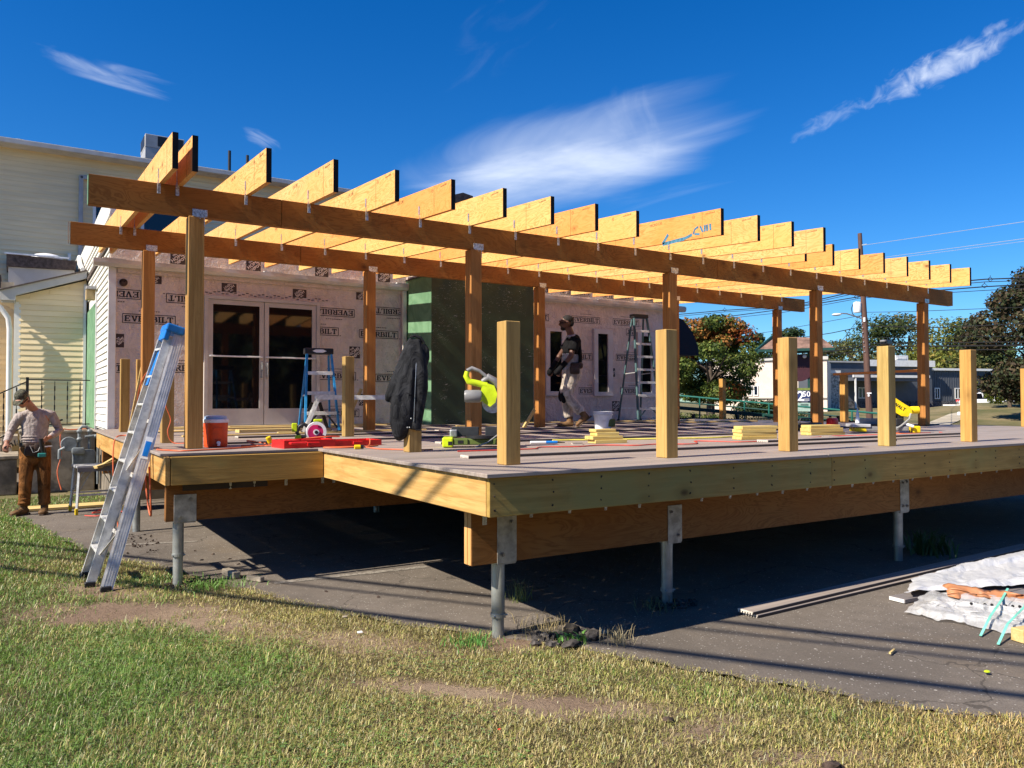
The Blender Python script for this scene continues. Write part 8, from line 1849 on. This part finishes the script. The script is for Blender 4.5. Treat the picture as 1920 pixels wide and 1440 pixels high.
    m = MB(); m.M = Matrix.Rotation(R(82), 4, 'Y') @ Matrix.Rotation(R(6), 4, 'Z'); m.cyl((-.10, 0, 0), (.06, 0, 0), .030, 14); m.tube([(.06,0,0), (.10,0,0), (.13,0,0)], [.025, .02, .008], 12); m.build('drill_body', M_BLACK, D, smooth=True); m = MB(); m.bbox((.0, -.02, -.13), (.10, .075, .055), .012); m.build('battery', M_TEAL, D)
M_TEAL = plain('teal_battery', (.03, .22, .20), .4)
man_left()
def man_right():
    px0 = 1066; d0 = 12.6; B = dir_px(px0)*d0
    T = thing('person', 'worker in a black and grey shirt and pale trousers walking left across the deck', 'person', (B.x, B.y, .001), -math.atan2(B.x, B.y))
    m = MB(); hc = Vector((-.035, 0, 1.685)); fw = Vector((-1, -.25, -.10))
    head(m, hc, fw, (-.08, 0, 1), 1.05); m.tube([(.05, 0, 1.45), (.035, 0, 1.53), (.0, 0, 1.62)], [.068, .058, .056], 12)
    shF = Vector((.02, .17, 1.40)); elF = Vector((-.15, .22, 1.17)); wrF = Vector((-.26, .14, .98)); shN = Vector((.12, -.18, 1.40)); elN = Vector((.03, -.25, 1.13)); wrN = Vector((-.12, -.26, .96))
    m.tube([(.06, 0, .88), (.055, 0, 1.02), (.055, 0, 1.20), (.06, 0, 1.36), (.055, 0, 1.46)], [(.12, .15), (.115, .14), (.125, .165), (.115, .18), (.07, .08)], 18, up=(1, 0, 0))
    for a, b_, c in ((shF, elF, wrF), (shN, elN, wrN)): m.tube([a, b_, c], [.055, .043, .030], 10)
    hand(m, wrF, (-.3, -.05, -.9), (-.8, 0, .2), 1.1, .6, (-.2, 0, 0)); hand(m, wrN, (-.35, .1, -.85), (-.7, -.3, .2), 1.1, .7, (1, 0, 0))
    hF = Vector((.04, .09, .90)); kF = Vector((-.06, .09, .52)); aF = Vector((.02, .09, .115)); hN = Vector((.07, -.09, .90)); kN = Vector((-.02, -.09, .50)); aN = Vector((.24, -.09, .22))
    for a, b_, c in ((hF, kF, aF), (hN, kN, aN)): m.tube([a, b_, c], [.09, .06, .042], 12)
    blob(m, 'body', M_SKIN2, T, .0095, 1)
    # t-shirt: dark upper, grey lower body and shoulders
    def torso(zs, pad): return [((.13+pad)*w, (.175+pad)*w2) for w, w2 in zs]
    m = MB(); m.tube([(.055, 0, 1.18), (.058, 0, 1.30), (.065, 0, 1.40), (.06, 0, 1.455), (.05, 0, 1.485)], [(.148, .185), (.152, .195), (.138, .20), (.10, .14), (.075, .085)], 22, up=(1, 0, 0))
    m.tube([shF+Vector((.02,-.05,.02)), shF, shF.lerp(elF, .55)], [.085, .082, .078], 14); m.tube([shN+Vector((-.02,.05,.02)), shN, shN.lerp(elN, .62)], [.09, .088, .082], 14)
    m.tube([(.17, -.05, 1.36), (.19, -.04, 1.15), (.18, -.03, .98)], [(.03, .10), (.035, .12), (.03, .11)], 12, up=(1, 0, 0)); blob(m, 'shirt', M_TEE, T, .010, 1)
    m = MB(); m.tube([(.045, 0, .93), (.045, 0, 1.04), (.048, 0, 1.20)], [(.140, .172), (.138, .170), (.146, .182)], 20, up=(1, 0, 0)); 
    for q in range(4): m.ell((.04, 0, .95+.05*q), (.145, .175, .012), 16, 6)
    blob(m, 'shirt_lower', M_TEEG, T, .010, 1)
    m = MB(); m.tube([(.02, -.10, 1.455), (.10, -.16, 1.465), (.17, -.18, 1.41)], [(.03, .05), (.035, .06), (.03, .05)], 12, up=(0, 0, 1)); m.tube([(-.02, .04, 1.44), (.0, -.03, 1.475), (.05, -.09, 1.47)], [(.022, .035), (.024, .035), (.025, .04)], 12, up=(0, 0, 1)); blob(m, 'shoulder_panel', M_TEEG, T, .009, 1)
    # dark gloves / sleeves
    for a, b_ in ((elF, wrF), (elN, wrN)): m = MB(); m.tube([a.lerp(b_, .45), a.lerp(b_, .8), b_, b_+(b_-a).normalized()*.09, b_+(b_-a).normalized()*.14], [.045, .044, .042, .052, .03], 12); blob(m, 'glove', M_TEE, T, .009, 1)
    m = MB(); m.tube([(.06, 0, .76), (.058, 0, .84), (.055, 0, .93), (.05, 0, .985)], [(.12, .15), (.155, .18), (.15, .18), (.14, .172)], 20, up=(1, 0, 0))
    for a, b_, c, sg in ((hF, kF, aF, 1), (hN, kN, aN, -1)):
        m.tube([a+Vector((0,0,.02)), a.lerp(b_, .4), b_+Vector((.0,0,.04)), b_.lerp(c, .35), b_.lerp(c, .85)], [(.115,.115), (.112,.11), (.092,.092), (.082,.085), (.075,.078)], 16)
        for q in range(4): p_ = a.lerp(b_, .25+.2*q); m.ell(p_, (.112-.006*q, .11-.006*q, .014), 14, 6)
        for q in range(5): p_ = b_.lerp(c, .15+.16*q); m.ell(p_, (.086, .086, .014), 14, 6)
    blob(m, 'trousers', M_KHAKI, T, .0105, 1)
    for k_, y in ((kF, .09), (kN, -.09)): m = MB(); m.ell((k_.x-.055, y, k_.z-.0), (.055, .072, .10), 14, 10); blob(m, 'knee_pad', M_TEE, T, .010, 1)
    m = MB(); m.bbox((.13, -.15, 1.0), (.20, .10, .10), .03); m.bbox((.10, -.19, .93), (.16, .07, .14), .03); m.build('waist_pouch', M_LEATHER, T, smooth=True)
    m = MB(); boot(m, aF, (-1, -.15, 0), 1.08); bo = blob(m, 'boot', M_BOOT, T, .009, 1); m = MB(); sole(m, aF, (-1, -.15, 0)); m.build('sole', M_SOLE, bo, smooth=True)
    m = MB(); boot(m, aN, (-1, 0, 0), 1.08, R(38)); bo = blob(m, 'boot', M_BOOT, T, .009, 1); m = MB(); sole(m, aN, (-1, 0, 0), R(38)); m.build('sole', M_SOLE, bo, smooth=True)
    # hair, glasses, beard
    f = fw.normalized(); u = Vector((-.08, 0, 1)); u = (u-f*u.dot(f)).normalized(); r_ = f.cross(u); HM = Matrix.Translation(hc) @ Matrix((r_, f, u)).transposed().to_4x4() @ Matrix.Scale(1.05, 4)
    m = MB(); m.M = HM; m.ell((0, -.028, .052), (.080, .096, .078), 16, 10); m.ell((0, -.075, .01), (.068, .05, .07), 14, 8); m.M = None; blob(m, 'hair', M_HAIR, T, .008, 1)
    m = MB(); m.M = HM; m.ell((0, .055, -.072), (.048, .042, .035), 12, 8); m.M = None; blob(m, 'beard', M_HAIR, T, .008, 1)
    m = MB(); m.M = HM
    for q in (-1, 1): m.ell((q*.033, .096, .006), (.026, .010, .018), 10, 6); m.bar((q*.058, .086, .010), (q*.078, .0, .008), .006, .010)
    m.build('dark_glasses', M_LENS, T, smooth=True)
man_right()
